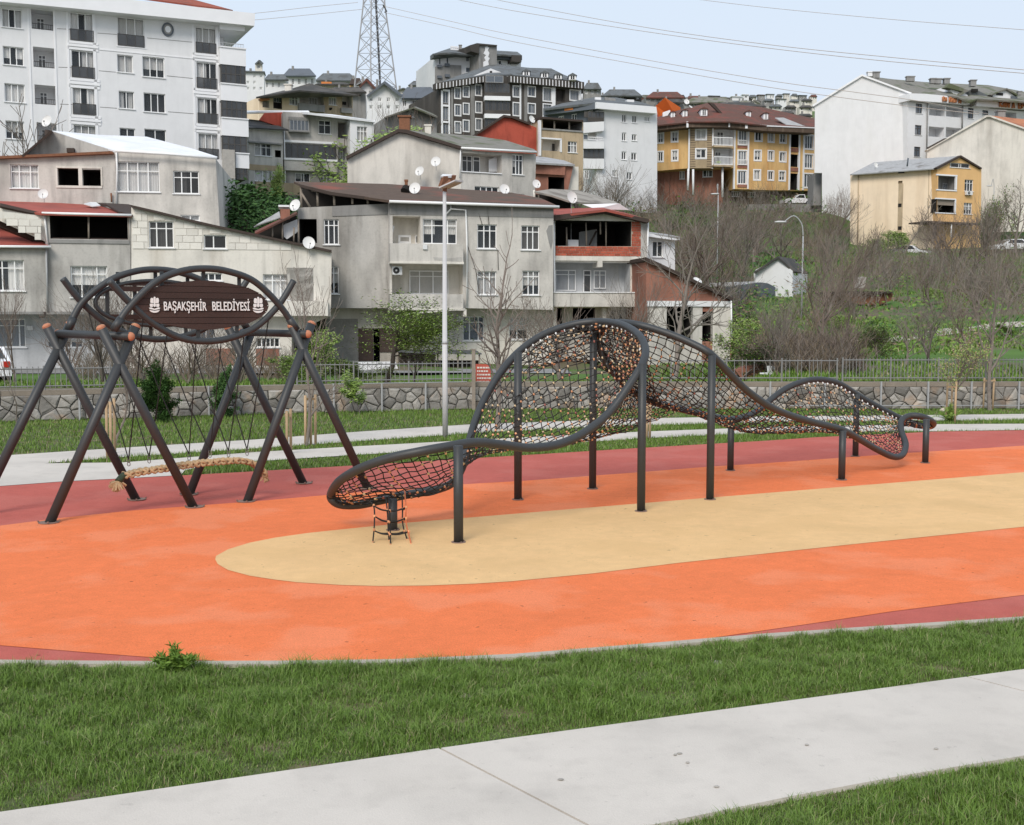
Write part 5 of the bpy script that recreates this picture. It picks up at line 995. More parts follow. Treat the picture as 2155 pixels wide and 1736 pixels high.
# ------------------------------------------------------------------ grey and white house with a white flat roof, up the slope on the left
B = house('apartment_house', 'grey and white house with a thin white flat roof and a long dark glazed balcony', 640, 108)
f = Face(B, (600, 107), (709, 108.5), 'b', 'grey_plaster'); f.win(527, 1012, 630, 1127, cols=2, tr=.3, cur=.9); f.win(330, 1455, 455, 1532, cols=[1, .5, 1], cur=.6); f.win(540, 1460, 625, 1540, cols=3, tr=.3, cur=.4)
f.niche(690, 1030, 782, 1165, 1.5); f.niche(690, 1235, 775, 1420, 1.2, 'white_wall'); f.niche(255, 1215, 672, 1340, 1.2, 'room'); f.build([(228, 940), (455, 955), (792, 1005), (790, 1900), (228, 1900)], depth=9)
f.glazing(255, 1218, 672, 1338, 9, 1, .02, 'frame_dark', 'smoked'); f.glazing(285, 1012, 443, 1098, 5, 1, .35, 'frame_grey', 'pane_blue', name='bay_window'); f.box(278, 1098, 452, 1110, .5, .5, 'mid_grey', 'bay_sill'); f.box(278, 985, 452, 1010, .4, .4, 'mid_grey', 'bay_head'); f.box(235, 1335, 685, 1352, .5, .5, 'white_trim', 'balcony_slab'); f.box(238, 1352, 685, 1440, .4, .4, 'pale_plaster', 'balcony_parapet')
f.box(240, 1186, 678, 1205, .1, .2, 'white_trim', 'band'); f.line([(235, 1080), (245, 1440), (250, 1700)], .06, 'pvc', 'downpipe', .2); u0, z0, u1, z1 = f.rect(700, 1245, 770, 1400); f.flatwin((u0, z0, u1, z1), 1.1, 3, .3, 'pvc', 'pane', .5)
f = Face(B, (737, 107.5), (788, 108.3), 'b', 'white_wall'); f.win(850, 1065, 937, 1187, cols=3, tr=.28, cur=.4); f.build([(792, 1005), (990, 1015), (988, 1900), (792, 1900)], depth=8)
roof(B, qs('b', 440, 945, 106, 1003, 1012, 108, 1000, 1024, 107.8, 700, 995, 107, 440, 962, 106)[:3] + qs('b', 880, 995, 116, 640, 962, 116, 230, 935, 113), 'roof_white', .2)
f = Face(B, (530, 104.5), (596, 106), 'b', 'pale_plaster'); f.win(-10, 1208, 130, 1312, cols=[1, 1, .8], tr=.25, cur=.8); f.win(-10, 1435, 135, 1525, cols=[1.4, 1, .6], cur=.7); f.niche(160, 1265, 210, 1325, 1, 'dark_void'); f.build([(-60, 1075), (225, 1085), (230, 1900), (-60, 1900)], depth=6)
f.box(-60, 1080, 230, 1092, .3, .6, 'white_trim', 'gutter'); f.box(-60, 1195, 225, 1208, .4, .4, 'mid_grey', 'ledge'); f.poly([(-60, 1380), (230, 1400), (230, 1440), (-60, 1430)], .03, .1, 'tan', 'band'); f.poly([(0, 1525), (370, 1545), (370, 1640), (0, 1640)], .5, .3, 'tan', 'parapet')
roof(B, qs('b', -80, 1070, 104, 275, 1090, 105.6, 100, 1020, 111, -80, 1000, 112), 'roof_dark', .12); f.poly([(30, 1010), (75, 950), (220, 945), (225, 1075)], -2.2, .3, 'red_paint', 'gable'); roof(B, qs('b', -80, 945, 110, 30, 935, 109, 450, 940, 108, 440, 930, 112, -80, 930, 114), 'white_trim', .15, 'eaves')
# ------------------------------------------------------------------ ochre house above it
B = house('apartment_house', 'ochre and cream two storey house with a low hipped dark roof and grey balconies', 620, 150)
f = Face(B, (545, 147), (629, 150), 'b', 'cream', True); f.win(280, 808, 352, 885, cols=3, tr=.25, cur=.9); f.niche(145, 808, 218, 915, 1.2, 'slate'); f.niche(55, 845, 112, 905, 1, 'offwhite_plaster'); f.build([(25, 815), (365, 770), (365, 1100), (25, 1100)], depth=8)
f.glazing(150, 812, 213, 860, 3, 1, -.3, 'frame_grey', 'pane_blue'); f.poly([(38, 828), (100, 822), (122, 835), (60, 845)], .9, 1, 'roof_orange', 'awning')
f = Face(B, (629, 150), (725, 153), 'b', 'tan', True); f.niche(372, 785, 570, 875, 1.4, 'offwhite_plaster'); f.win(613, 818, 677, 885, cols=3, cur=.8); f.niche(725, 800, 805, 905, 1.3, 'offwhite_plaster'); f.build([(362, 770), (722, 785), (815, 800), (810, 1100), (362, 1100)], depth=9)
u0, z0, u1, z1 = f.rect(472, 805, 545, 875); f.flatwin((u0, z0, u1, z1), 1.35, 3, 0, 'pvc', 'pane', .6, fw=.09); f.box(360, 875, 580, 935, .5, .6, 'mid_grey', 'balcony_parapet'); f.box(720, 908, 812, 950, .5, .6, 'mid_grey', 'balcony_parapet'); f.box(722, 855, 760, 880, -.5, .3, 'dark_void', 'stored_box'); f.poly([(618, 905), (642, 905), (642, 918), (632, 928), (618, 925)], .1, .1, 'dark_void', 'wall_opening')
roof(B, qs('b', 0, 815, 145, 365, 758, 147, 860, 798, 152, 720, 770, 158, 450, 700, 160, 300, 745, 158), 'roof_dark', .2); f.line([(365, 765), (880, 800)], .12, 'dark_brown', 'gutter', .6); chimney(B, 538.75 + 275 / 4, 720 / 4, 770 / 4, 152, 14, 'offwhite_plaster'); f.box(350, 790, 368, 940, .1, .3, 'white_trim', 'pier')
# ------------------------------------------------------------------ grey gabled house beside the pylon
B = house('house', 'plain grey gabled house with one white window below the lattice pylon', 870, 120); f = Face(B, (810, 119), (918, 121), 'b', 'mid_grey'); f.win(1285, 928, 1330, 985, cols=1, cur=.3, fw=.12); f.build([(1090, 985), (1325, 908), (1520, 985), (1525, 1400), (1090, 1400)], depth=8)
roof(B, qs('b', 1075, 985, 118, 1325, 900, 119, 1345, 896, 127, 1110, 975, 127), 'roof_moss', .15); roof(B, qs('b', 1325, 900, 119, 1530, 982, 120, 1500, 960, 128, 1345, 896, 127), 'roof_moss', .15)
# ------------------------------------------------------------------ dark slate apartment block
B = house('apartment_building', 'dark slate apartment block with white window frames and a striped parapet', 1060, 185)
f = Face(B, (923, 184), (1019, 187), 'b', 'slate', True)
for r_ in ((1675, 742, 1718, 825), (1677, 885, 1720, 970), (1677, 1028, 1720, 1115), (1747, 730, 1790, 812), (1748, 873, 1790, 957), (1747, 1015, 1790, 1103), (1850, 718, 1895, 800), (1852, 860, 1897, 945), (1852, 1003, 1897, 1092)): f.win(*r_, cols=2, cur=.6, surround='white_trim', sill=False, fm='frame_grey', glass='pane_blue')
for r_ in ((1575, 765, 1618, 868), (1577, 905, 1620, 1008), (1578, 1045, 1622, 1130)): f.win(*r_, cols=2, cur=.6, sill=False, fm='frame_grey', glass='pane_blue')
f.build([(1540, 740), (1925, 695), (1925, 1500), (1540, 1500)], depth=16)
for a in ((1560, 760, 1574, 1250), (1622, 755, 1634, 1250)): f.box(*a, .15, .3, 'white_trim', 'pilaster')
for y in (752, 880, 1018): f.box(1574, y, 1622, y + 16, .14, .2, 'white_trim', 'window_head')
for a in ((1642, 740, 1660, 1250), (1808, 715, 1840, 1250)): f.box(*a, .12, .3, 'mid_grey', 'pilaster')
f.poly([(1508, 700), (1925, 638), (1925, 690), (1508, 752)], .9, 1.2, 'slate', 'parapet')
for k in range(15):
    x_ = 1518 + k * 28; yt = 700 - (x_ - 1508) * .149; f.poly([(x_, yt + 4), (x_ + 6, yt + 3), (x_ + 6, yt + 50), (x_, yt + 51)], .96, .1, 'white_trim', 'parapet_stripe')
f2 = Face(B, (1019, 185.5), (1074, 186), 'b', 'slate', True)
for y0, y1, yb in ((700, 778, 808), (848, 928, 958), (990, 1075, 1105)): f2.glazing(1926, y0, 2135, y1, 7, 1, .3, 'frame_dark', 'smoked', fw=.1); f2.box(1924, y1 + 3, 2140, yb, .5, 1, 'slate', 'balcony_parapet'); f2.box(1924, yb, 2142, yb + 36, .7, 1.4, 'white_trim', 'balcony_slab')
f2.box(1924, 640, 2140, 1500, 0, 8, 'slate', 'wall'); f2.glazing(1935, 638, 2080, 692, 2, 1, 1, 'frame_grey', 'pane_blue', name='roof_light')
f = Face(B, (1073, 186), (1227, 192), 'c', 'slate', True)
for r_ in ((137, 732, 193, 808), (137, 875, 193, 952)): f.win(*r_, cols=2, cur=.6, surround='white_trim', sill=False, fm='frame_grey', glass='pane_blue')
for r_ in ((12, 728, 62, 812), (12, 868, 62, 970), (265, 742, 330, 848), (490, 762, 560, 842), (265, 880, 330, 980)): f.win(*r_, cols=3, cur=.7, surround='white_trim', sill=False, fm='frame_grey', glass='pane_blue')
f.niche(375, 750, 448, 855, 1, 'slate'); f.build([(-18, 690), (600, 735), (600, 1500), (-18, 1500)], depth=14)
f.poly([(-18, 634), (608, 690), (608, 748), (-18, 692)], .9, 1.2, 'slate', 'parapet')
for k in range(23): x_ = -10 + k * 27; yt = 636 + (x_ + 18) * .0895; f.poly([(x_, yt + 3), (x_ + 6, yt + 4), (x_ + 6, yt + 54), (x_, yt + 53)], .96, .1, 'white_trim', 'parapet_stripe')
for a in ((66, 700, 78, 1250), (105, 705, 130, 1250), (340, 735, 366, 1000), (570, 750, 582, 900)): f.box(*a, .12, .3, 'mid_grey' if a[0] in (105,) else 'white_trim', 'pilaster')
roof(B, qs('b', 1560, 690, 186, 1920, 632, 186, 2155, 625, 187, 2060, 540, 198, 1960, 545, 198, 1690, 640, 196) , 'roof_grey', .2); roof(B, qs('c', -20, 630, 187, 560, 680, 191, 590, 690, 191, 430, 625, 198, 330, 575, 204, 150, 570, 202, -100, 545, 198), 'roof_grey', .2)
for x_, y0, y1 in ((120, 600, 636), (275, 615, 652), (390, 630, 665), (510, 635, 672)): dormer(B, 1077.5 + x_ / 4, y0 / 4, y1 / 4, 15, 189, rm='roof_grey')
f3 = Face(B, (997, 188), (1062, 189), 'b', 'white_wall'); f3.poly([(1830, 640), (1975, 575), (2120, 630)], 0, 4, 'white_wall', 'roof_gable'); f3.box(1968, 597, 1988, 618, .05, .1, 'dark_void', 'vent')
# ------------------------------------------------------------------ tall block behind it
B = house('apartment_building', 'tall white and grey block with a white figure painted on its grey shaft', 990, 215)
f = Face(B, (912, 213), (1010, 216), 'b', 'white_wall', True)
for r_ in ((1538, 487, 1558, 545), (1602, 475, 1624, 540), (1538, 575, 1558, 640), (1602, 562, 1624, 630), (1765, 475, 1798, 520), (1765, 565, 1803, 610), (1842, 572, 1858, 598)): f.win(*r_, cols=1, cur=.4, sill=False, glass='pane_blue', surround='white_trim' if r_[0] > 1700 and r_[1] > 550 else None)
f.build([(1510, 470), (1878, 470), (1878, 1000), (1510, 1000)], depth=14); f.poly([(1508, 560), (1640, 545), (1728, 550), (1728, 800), (1508, 800)], .2, .2, 'mid_grey', 'cladding')
for y in (545, 635): f.box(1530, y, 1565, y + 22, .6, .5, 'slate_blue', 'window_box'); f.box(1594, y - 12, 1632, y + 12, .6, .5, 'slate_blue', 'window_box')
f.poly([(1490, 450), (1650, 438), (1888, 462), (1888, 472), (1700, 465), (1490, 485)], 1.6, 2, 'roof_grey', 'eaves'); roof(B, qs('b', 1490, 452, 211, 1650, 440, 211, 1890, 464, 214, 1880, 430, 222, 1800, 402, 224, 1640, 402, 224), 'roof_grey', .3); chimney(B, 538.75 + 1720 / 4, 96, 104, 218, 6, 'mid_grey'); f.rail(1640, 395, 1705, 416, 4, -4, 'white_trim', r=.15)
f = Face(B, (1006, 212), (1046, 214), 'b', 'mid_grey', True); f.build([(1878, 372), (2028, 385), (2028, 1000), (1878, 1000)], depth=9); f.poly([(1800, 380), (1860, 362), (2030, 378), (2030, 388), (1880, 380), (1878, 450), (1810, 430)], .4, 8, 'slate', 'parapet')
f.poly([(1928, 395), (1945, 388), (1962, 400), (1952, 425), (1965, 445), (1955, 480), (1968, 490), (1955, 515), (1960, 545), (1945, 560), (1915, 560), (1915, 520), (1935, 510), (1922, 485), (1938, 465), (1915, 450), (1930, 425)], .08, .08, 'white_trim', 'painted_figure')
f = Face(B, (1043, 216), (1099, 218), 'b', 'white_wall', True); f.win(2040, 508, 2068, 545, cols=1, cur=.3, sill=False); f.win(2115, 508, 2150, 545, cols=2, cur=.3, sill=False); f.build([(2020, 480), (2230, 490), (2230, 1000), (2020, 1000)], depth=9); f.poly([(2015, 455), (2240, 465), (2240, 505), (2015, 495)], 1, 2, 'slate_blue', 'eaves'); roof(B, qs('b', 2015, 455, 214, 2240, 466, 216, 2200, 435, 224, 2030, 425, 224), 'roof_grey', .3); f.box(2155, 465, 2235, 520, 2, 2, 'slate', 'roof_box')
# ------------------------------------------------------------------ red gabled and brown house
B = house('apartment_house', 'brown house with an open top floor joined to a red painted gable wall', 1140, 120)
f = Face(B, (998, 118), (1137, 120), 'b', 'red_paint'); f.build([(1840, 1140), (2090, 982), (2155, 990), ('c', 150, 1050), ('c', 240, 1090), ('c', 240, 1600), (1840, 1600)], depth=1); f.poly([(1825, 1140), (2085, 965), (2155, 975), ('c', 155, 1035), ('c', 150, 1050), (2155, 992), (2090, 985), (1845, 1145)], .4, 2, 'dark_brown', 'barge_board')
f = Face(B, (1138, 119), (1228, 121), 'c', 'tan'); f.niche(258, 1012, 592, 1092, 5, 'mid_grey'); f.niche(255, 1168, 415, 1270, 1.4, 'offwhite_plaster'); f.win(470, 1190, 548, 1285, cols=3, tr=.3, cur=.9); f.build([(240, 1000), (600, 1025), (598, 1600), (240, 1600)], depth=8)
f.box(240, 995, 600, 1012, .4, 6, 'dark_brown', 'roof_slab'); f.box(240, 1088, 600, 1102, .1, .2, 'mid_grey', 'sill_band'); f.line([(355, 1015), (357, 1090)], .1, 'wood_grey', 'post', -.2); f.line([(480, 1015), (482, 1090)], .1, 'wood_grey', 'post', -.2); f.box(244, 1160, 420, 1172, .08, .2, 'white_trim', 'band'); f.box(408, 1165, 420, 1280, .08, .2, 'white_trim', 'band'); f.box(230, 1010, 246, 1310, .2, .4, 'white_trim', 'pier')
u0, z0, u1, z1 = f.rect(385, 1195, 405, 1265); f.flatwin((u0, z0, u1, z1), 1.3, 1, 0, 'frame_dark', 'pane_dark', 0); dish(1119.5, 251, 117, 8, 'satellite dish on the ridge of the red painted gable', .7)
B = house('house', 'low house with a dull red corrugated band under a grey roof', 1160, 100); f = Face(B, (1124, 99), (1190, 100), 'c', 'brick_paint'); f.niche(305, 1490, 440, 1600, 4, 'dark_void'); f.build([(185, 1370), (520, 1380), (450, 1700), (185, 1700)], depth=6); f.poly([(185, 1375), (452, 1380), (445, 1475), (185, 1460)], .3, .4, 'brick_paint', 'corrugated_band'); f.box(440, 1400, 560, 1650, -.5, .3, 'offwhite_plaster', 'wall_panel')
roof(B, qs('c', 180, 1365, 98, 530, 1385, 100, 440, 1350, 106, 300, 1325, 108, 205, 1315, 107), 'roof_zinc', .15)
# ------------------------------------------------------------------ white apartment, centre
B = house('apartment_building', 'plain white apartment block with a deep white parapet and dark corner balconies', 1300, 150)
f = Face(B, (1256, 148), (1382, 152), 'c', 'white_wall', True)
for r_ in ((925, 960, 965, 1030), (1010, 968, 1052, 1035), (925, 1115, 963, 1187), (922, 1275, 963, 1345), (1003, 1285, 1050, 1350)): f.win(*r_, cols=2, cur=.3, glass='pane_dark')
f.win(1115, 978, 1160, 1025, cols=3, cur=.3); f.win(1008, 1130, 1050, 1185, cols=2, cur=.2, glass='pane_dark'); f.win(845, 1432, 880, 1490, cols=2, cur=.2); f.win(965, 1450, 1010, 1512, cols=2, cur=.3)
f.build([(712, 930), (1222, 950), (1222, 1900), (712, 1900)], depth=12); f.poly([(712, 858), (1215, 898), (1222, 955), (712, 912)], 1.0, 12, 'white_trim', 'parapet')
f = Face(B, (1225, 151), (1257, 148), 'c', 'white_wall', True); f.build([(602, 1000), (716, 930), (716, 1900), (602, 1900)], depth=9)
f = Face(B, (1225, 147.4), (1272, 148), 'c', 'white_wall', True)
for y0, y1, yp in ((942, 990, 1022), (1255, 1330, 1332)): f.box(608, y0, 770, y1, -.4, .1, 'room', 'glazed_room'); f.glazing(640 if y0 < 1000 else 606, y0, 772, y1, 4, 1, .0, 'frame_dark', 'smoked', fw=.1); f.box(640 if y0 < 1000 else 606, y1, 774, yp, .06, .2, 'slate', 'balcony_parapet')
f.box(640, 1100, 770, 1165, -.5, .1, 'pale_plaster', 'recess'); f.rail(642, 1155, 768, 1180, 8, .1, 'metal_white', r=.05); f.box(606, 1135, 636, 1170, .05, .1, 'slate_blue', 'shutter'); u0, z0, u1, z1 = f.rect(608, 1432, 646, 1505); f.flatwin((u0, z0, u1, z1), -.06, 2, 0, 'pvc', 'pane', .3, fw=.1)
f.poly([(602, 1030), (776, 1022), (776, 1100), (602, 1120)], .5, 1, 'white_wall', 'balcony_parapet'); f.poly([(602, 1188), (776, 1188), (776, 1250), (602, 1250)], .5, 1, 'white_wall', 'balcony_parapet'); f.poly([(602, 1335), (776, 1335), (776, 1420), (602, 1420)], .3, 1, 'white_wall', 'balcony_parapet')
f = Face(B, (1143, 153), (1256, 148), 'c', 'slate_blue', True); f.win(388, 975, 438, 1010, cols=2, cur=.5, sill=False); f.win(498, 958, 545, 1015, cols=2, cur=.5, sill=False); f.build([(265, 960), (712, 915), (712, 1060), (265, 1060)], depth=8); f.poly([(262, 912), (712, 858), (712, 915), (262, 968)], 1, 4, 'slate_blue', 'parapet'); f.poly([(440, 905), (512, 890), (512, 922), (440, 932)], 1.06, .1, 'logo_orange', 'logo_panel')
roof(B, qs('c', 265, 915, 151, 712, 862, 147, 1212, 902, 152, 1100, 860, 162, 880, 820, 168, 690, 818, 168, 420, 870, 162), 'roof_grey', .25); f = Face(B, (1225, 158), (1300, 159), 'c', 'white_trim'); f.box(700, 818, 750, 858, 0, .3, 'white_trim', 'roof_box'); f.box(970, 838, 1028, 868, 0, 2, 'white_wall', 'roof_box'); f.line([(590, 790), (590, 850)], .1, 'metal_white', 'mast', 0); f.poly([(780, 815), (870, 830), (875, 868), (785, 858)], 0, .3, 'mid_grey', 'roof_gable')
# ------------------------------------------------------------------ yellow apartment
B = house('apartment_building', 'yellow apartment block with a brown striped eave, dormers and white balconies', 1530, 164)
f = Face(B, (1337, 166), (1450, 163.5), 'c', 'yellow_plaster', True)
for r_ in ((1228, 1118, 1272, 1200), (1228, 1278, 1270, 1357), (1345, 1108, 1393, 1190), (1348, 1268, 1393, 1350)): f.win(*r_, cols=2, cur=.7, surround='white_trim', sill=False)
f.win(1090, 1135, 1163, 1250, cols=3, cur=.9, surround='white_trim', sill=False); f.win(1097, 1295, 1158, 1412, cols=3, cur=.9, surround='white_trim', sill=False)
f.build([(1052, 1110), (1492, 1068), (1490, 1415), (1060, 1452)], depth=14)
for y in (1258, 1420): f.box(1086, y, 1166, y + 26, .1, .2, 'brick_paint', 'spandrel')
for a in ((1070, 1125, 1084, 1440), (1168, 1115, 1180, 1430)): f.box(*a, .14, .3, 'white_trim', 'pilaster')
for y0, y1 in ((1200, 1255), (1365, 1410)): f.rail(1088, y0, 1164, y1, 8, .25, 'pvc', r=.05)
f.box(1022, 1125, 1054, 1190, -.6, .2, 'pane_blue', 'side_glazing'); f.box(1022, 1200, 1054, 1255, -.6, .2, 'slate_blue', 'side_parapet'); f.box(1022, 1290, 1054, 1350, -.6, .2, 'pane_blue', 'side_glazing')
f = Face(B, (1450, 163.2), (1500, 163), 'c', 'slat_tan', True); f.win(1550, 1090, 1632, 1172, cols=2, cur=1, surround='white_trim', curm='blind'); f.win(1550, 1256, 1632, 1330, cols=2, cur=1, surround='white_trim', curm='blind'); f.build([(1488, 1065), (1695, 1065), (1695, 1415), (1488, 1415)], depth=10)
for k in range(17): y = 1078 + k * 20; f.box(1497, y, 1545, y + 4, .03, .06, 'stripe_brown', 'slat_line'); f.box(1640, y, 1682, y + 4, .03, .06, 'stripe_brown', 'slat_line')
f.box(1484, 1070, 1497, 1420, .14, .3, 'white_trim', 'pilaster'); f.box(1684, 1070, 1696, 1420, .14, .3, 'white_trim', 'pilaster')
f = Face(B, (1500, 163.4), (1615, 165), 'c', 'yellow_plaster', True); f.niche(1700, 1078, 1866, 1232, 1.5, 'white_wall'); f.niche(1700, 1248, 1862, 1392, 1.5, 'white_wall')
for r_ in ((1908, 1098, 1978, 1215), (1905, 1270, 1975, 1385), (1902, 1438, 1972, 1548)): f.win(*r_, cols=3, cur=.8, surround='white_trim', sill=False, glass='pane_blue')
for r_ in ((2048, 1104, 2102, 1185), (2043, 1268, 2093, 1348), (2038, 1433, 2088, 1512)): f.win(*r_, cols=2, cur=.7, surround='white_trim', sill=False)
f.build([(1695, 1065), (2160, 1080), (2160, 1600), (1872, 1590), (1872, 1415), (1695, 1415)], depth=14)
for x0, y0, x1, y1 in ((1755, 1095, 1812, 1190), (1740, 1265, 1790, 1350)): u0, z0, u1, z1 = f.rect(x0, y0, x1, y1); f.flatwin((u0, z0 - .8, u1, z1), 1.42, 2, .2, 'pvc', 'pane_dark', .3, fw=.1)
for y in (1225, 1388): f.box(1698, y, 1862, y + 14, 1.2, 1.3, 'tan', 'balcony_slab'); f.rail(1700, y - 68, 1860, y - 2, 14, 1.15, 'pvc', r=.05)
f.box(1725, 1355, 1760, 1372, 1.0, .4, 'leaf1', 'flower_box')
for y in (1222, 1390, 1552): f.box(1900, y, 1980, y + 24, .1, .2, 'brick_paint', 'spandrel')
for y in (1180, 1345): f.rail(1905, y, 1978, y + 42, 8, .25, 'pvc', r=.05)
for a in ((1868, 1075, 1880, 1590), (1984, 1085, 1996, 1590)): f.box(*a, .14, .3, 'white_trim', 'pilaster')
f = Face(B, (1616, 165), (1716, 168), 'd', 'yellow_plaster', True)
for r_ in ((4, 1117, 48, 1193), (3, 1272, 45, 1350), (2, 1442, 44, 1513), (102, 1123, 150, 1200), (100, 1282, 148, 1358), (96, 1443, 143, 1518)): f.win(*r_, cols=2, cur=.7, surround='white_trim', sill=False)
for r_ in ((312, 1140, 378, 1252), (310, 1300, 378, 1416), (306, 1464, 374, 1577)): f.win(*r_, cols=3, cur=.8, surround='white_trim', sill=False, glass='pane_blue')
f.niche(192, 1128, 256, 1240, 1.3, 'dark_void'); f.niche(190, 1300, 254, 1405, 1.3, 'dark_void'); f.niche(188, 1460, 250, 1600, 1.3, 'dark_void')
f.build([(0, 1085), (400, 1105), (398, 1605), (0, 1600)], depth=14)
for y in (1245, 1410): f.box(188, y, 258, y + 32, .1, .2, 'brick_paint', 'spandrel')
for a in ((178, 1110, 190, 1600), (258, 1120, 270, 1600), (296, 1120, 306, 1600)): f.box(*a, .14, .3, 'white_trim', 'pilaster')
fa = Face(B, (1321, 165), (1448, 162.4), 'c'); fa.poly([(975, 1078), (1482, 1030), (1482, 1070), (975, 1122)], .9, 2, 'stripe_brown', 'eaves'); fb = Face(B, (1448, 162.4), (1616, 163.6), 'c'); fb.poly([(1482, 1028), (1830, 1028), (2160, 1060), (2160, 1104), (1830, 1070), (1482, 1070)], .9, 2, 'stripe_brown', 'eaves'); fc = Face(B, (1616, 163.6), (1716, 166.5), 'd'); fc.poly([(0, 1058), (398, 1078), (398, 1120), (0, 1102)], .9, 2, 'stripe_brown', 'eaves')
fa.poly([(972, 1076), (1484, 1024), (1484, 1034), (972, 1086)], 1.0, .3, 'white_trim', 'gutter'); fb.poly([(1482, 1022), (1830, 1022), (2160, 1054), (2160, 1064), (1830, 1032), (1482, 1032)], 1.0, .3, 'white_trim', 'gutter'); fc.poly([(0, 1054), (398, 1072), (398, 1080), (0, 1064)], 1.0, .3, 'white_trim', 'gutter')
for a in ((1470, 1022, 1486, 1072), (1824, 1022, 1836, 1068), (1964, 1035, 1984, 1080)): fb.box(*a, 1.05, .2, 'white_trim', 'eaves_clip')
roof(B, qs('c', 972, 1078, 163.5, 1484, 1026, 161.2, 1662, 862, 172, 1350, 940, 176), 'roof_oldred', .2); roof(B, qs('c', 1484, 1024, 161.2, 1830, 1022, 161.4, 1662, 862, 172), 'roof_oldred', .2); roof(B, qs('c', 1830, 1022, 161.4, 2155, 1056, 162.5, 2557, 1072, 165.5, 2557, 1000, 178, 2100, 900, 178, 1662, 862, 172), 'roof_oldred', .2)
roof(B, qs('c', 1200, 1045, 163, 1262, 1005, 167, 1190, 1008, 168, 1080, 1060, 164), 'roof_zinc', -.1, 'skylight'); roof(B, qs('c', 1870, 980, 166, 1940, 985, 166, 2060, 1035, 164, 1905, 1022, 164), 'roof_zinc', -.1, 'skylight'); roof(B, qs('d', 58, 995, 167, 130, 995, 168, 312, 1068, 165.8, 155, 1055, 165.2), 'roof_zinc', -.1, 'skylight')
for x_, y0, y1, w_, Y_ in ((1355, 945, 995, 9, 166), (1457, 930, 985, 10, 165), (1617, 920, 975, 14, 164), (1992, 940, 985, 10, 167), (2137, 955, 1005, 10, 167)): dormer(B, 1077.5 + x_ / 4, y0 / 4, y1 / 4, w_, Y_, rm='roof_oldred')
fb.poly([(1655, 862), (1700, 870), (1830, 1020), (1815, 1020)], -3, .4, 'dark_brown', 'hip_ridge'); fw_ = Face(B, (1340, 168), (1395, 168), 'c'); fw_.poly([(1270, 1015), (1270, 945), (1330, 925), (1345, 990)], 0, .5, 'white_trim', 'parapet')
f = Face(B, (1342, 167.5), (1500, 165.5), 'c', 'brick_paint', True); f.win(1410, 1438, 1455, 1508, cols=3, cur=.4, glass='pane_dark'); f.win(1605, 1430, 1690, 1490, cols=[1, .6, 1], cur=.8); f.build([(1060, 1445), (1700, 1410), (1775, 1410), (1775, 1800), (1060, 1800)], depth=10)
f = Face(B, (1520, 166), (1716, 169), 'c', 'stripe_brown', True); f.win(1850, 1610, 1920, 1655, cols=4, cur=.5); f.win(1985, 1615, 2050, 1660, cols=3, cur=.5); f.build([(1775, 1585), (2555, 1600), (2555, 1900), (1775, 1900)], depth=10)
for a, b in (((1485, 1420), (1480, 1600)), ((1525, 1425), (1525, 1640)), ((1772, 1410), (1772, 1660))): f.line([a, b], .16, 'white_trim', 'column', 2.5)
f.box(1060, 1455, 1780, 1466, 1.8, 1.2, 'white_trim', 'underside_edge') if False else None
# orange painted attic house
B = house('house', 'bright orange painted attic gable standing behind the white apartment block', 1405, 178); f = Face(B, (1382, 175), (1397, 175), 'c'); MB().prism([U(*p) for p in ((1380.5, 222, 174), (1399.5, 205, 174), (1432, 226, 178), (1432, 262, 178), (1382, 244, 174))], (0, 5, 0)).build('wall', 'orange_paint', B); MB().prism([U(*p) for p in ((1377, 236, 173), (1386, 242, 173), (1386, 262, 173), (1377, 262, 173))], (0, 3, 0)).build('side_wall', 'red_paint', B); dish(1445, 214, 172, 6, 'satellite dish beside the bright orange attic', .2); dish(1455, 226, 171, 6.5, 'satellite dish on the red roof of the yellow block', .9, .8)
# ------------------------------------------------------------------ large white block, right
B = house('apartment_building', 'huge blank white gable wall of an apartment block with balconies on its right face', 1850, 152)
f = Face(B, (1714, 152), (1915, 149), 'd', 'white_wall'); f.build([(380, 878), (792, 632), (1200, 785), (1176, 1300), (1176, 1900), (455, 1900), (455, 1455), (390, 1455), (395, 920)], depth=1)
f.poly([(372, 884), (790, 624), (1210, 780), (1205, 792), (792, 640), (380, 896)], .3, 1.6, 'white_trim', 'coping')
f = Face(B, (1910, 149), (2155, 157), 'd', 'white_wall', True)
for r_ in ((1243, 872, 1298, 955), (1237, 1053, 1293, 1136), (1230, 1235, 1283, 1320), (1683, 908, 1730, 998)): f.win(*r_, cols=2, tr=.25, cur=.3, glass='pane_blue', fm='frame_dark')
f.win(1805, 928, 1855, 970, cols=2, cur=.3, glass='pane_blue', fm='frame_dark'); f.win(2330, 930, 2370, 985, cols=2, cur=.3, glass='pane_blue', fm='frame_dark')
for r_ in ((1357, 888, 1488, 975), (1500, 895, 1638, 985), (1352, 1068, 1482, 1152), (1497, 1075, 1630, 1160), (1990, 945, 2090, 1020)): f.niche(*r_, depth=1.6)
f.build([(1172, 850), (2400, 960), (2400, 1900), (1172, 1900)], depth=14)
for x0, y0, x1, y1 in ((1362, 890, 1415, 978), (1355, 1070, 1408, 1156), (1502, 900, 1522, 985)): u0, z0, u1, z1 = f.rect(x0, y0, x1, y1); f.flatwin((u0, z0, u1, z1), 1.52, 2 if x1 - x0 > 30 else 1, .2, 'frame_dark', 'pane_blue', .3, fw=.09)
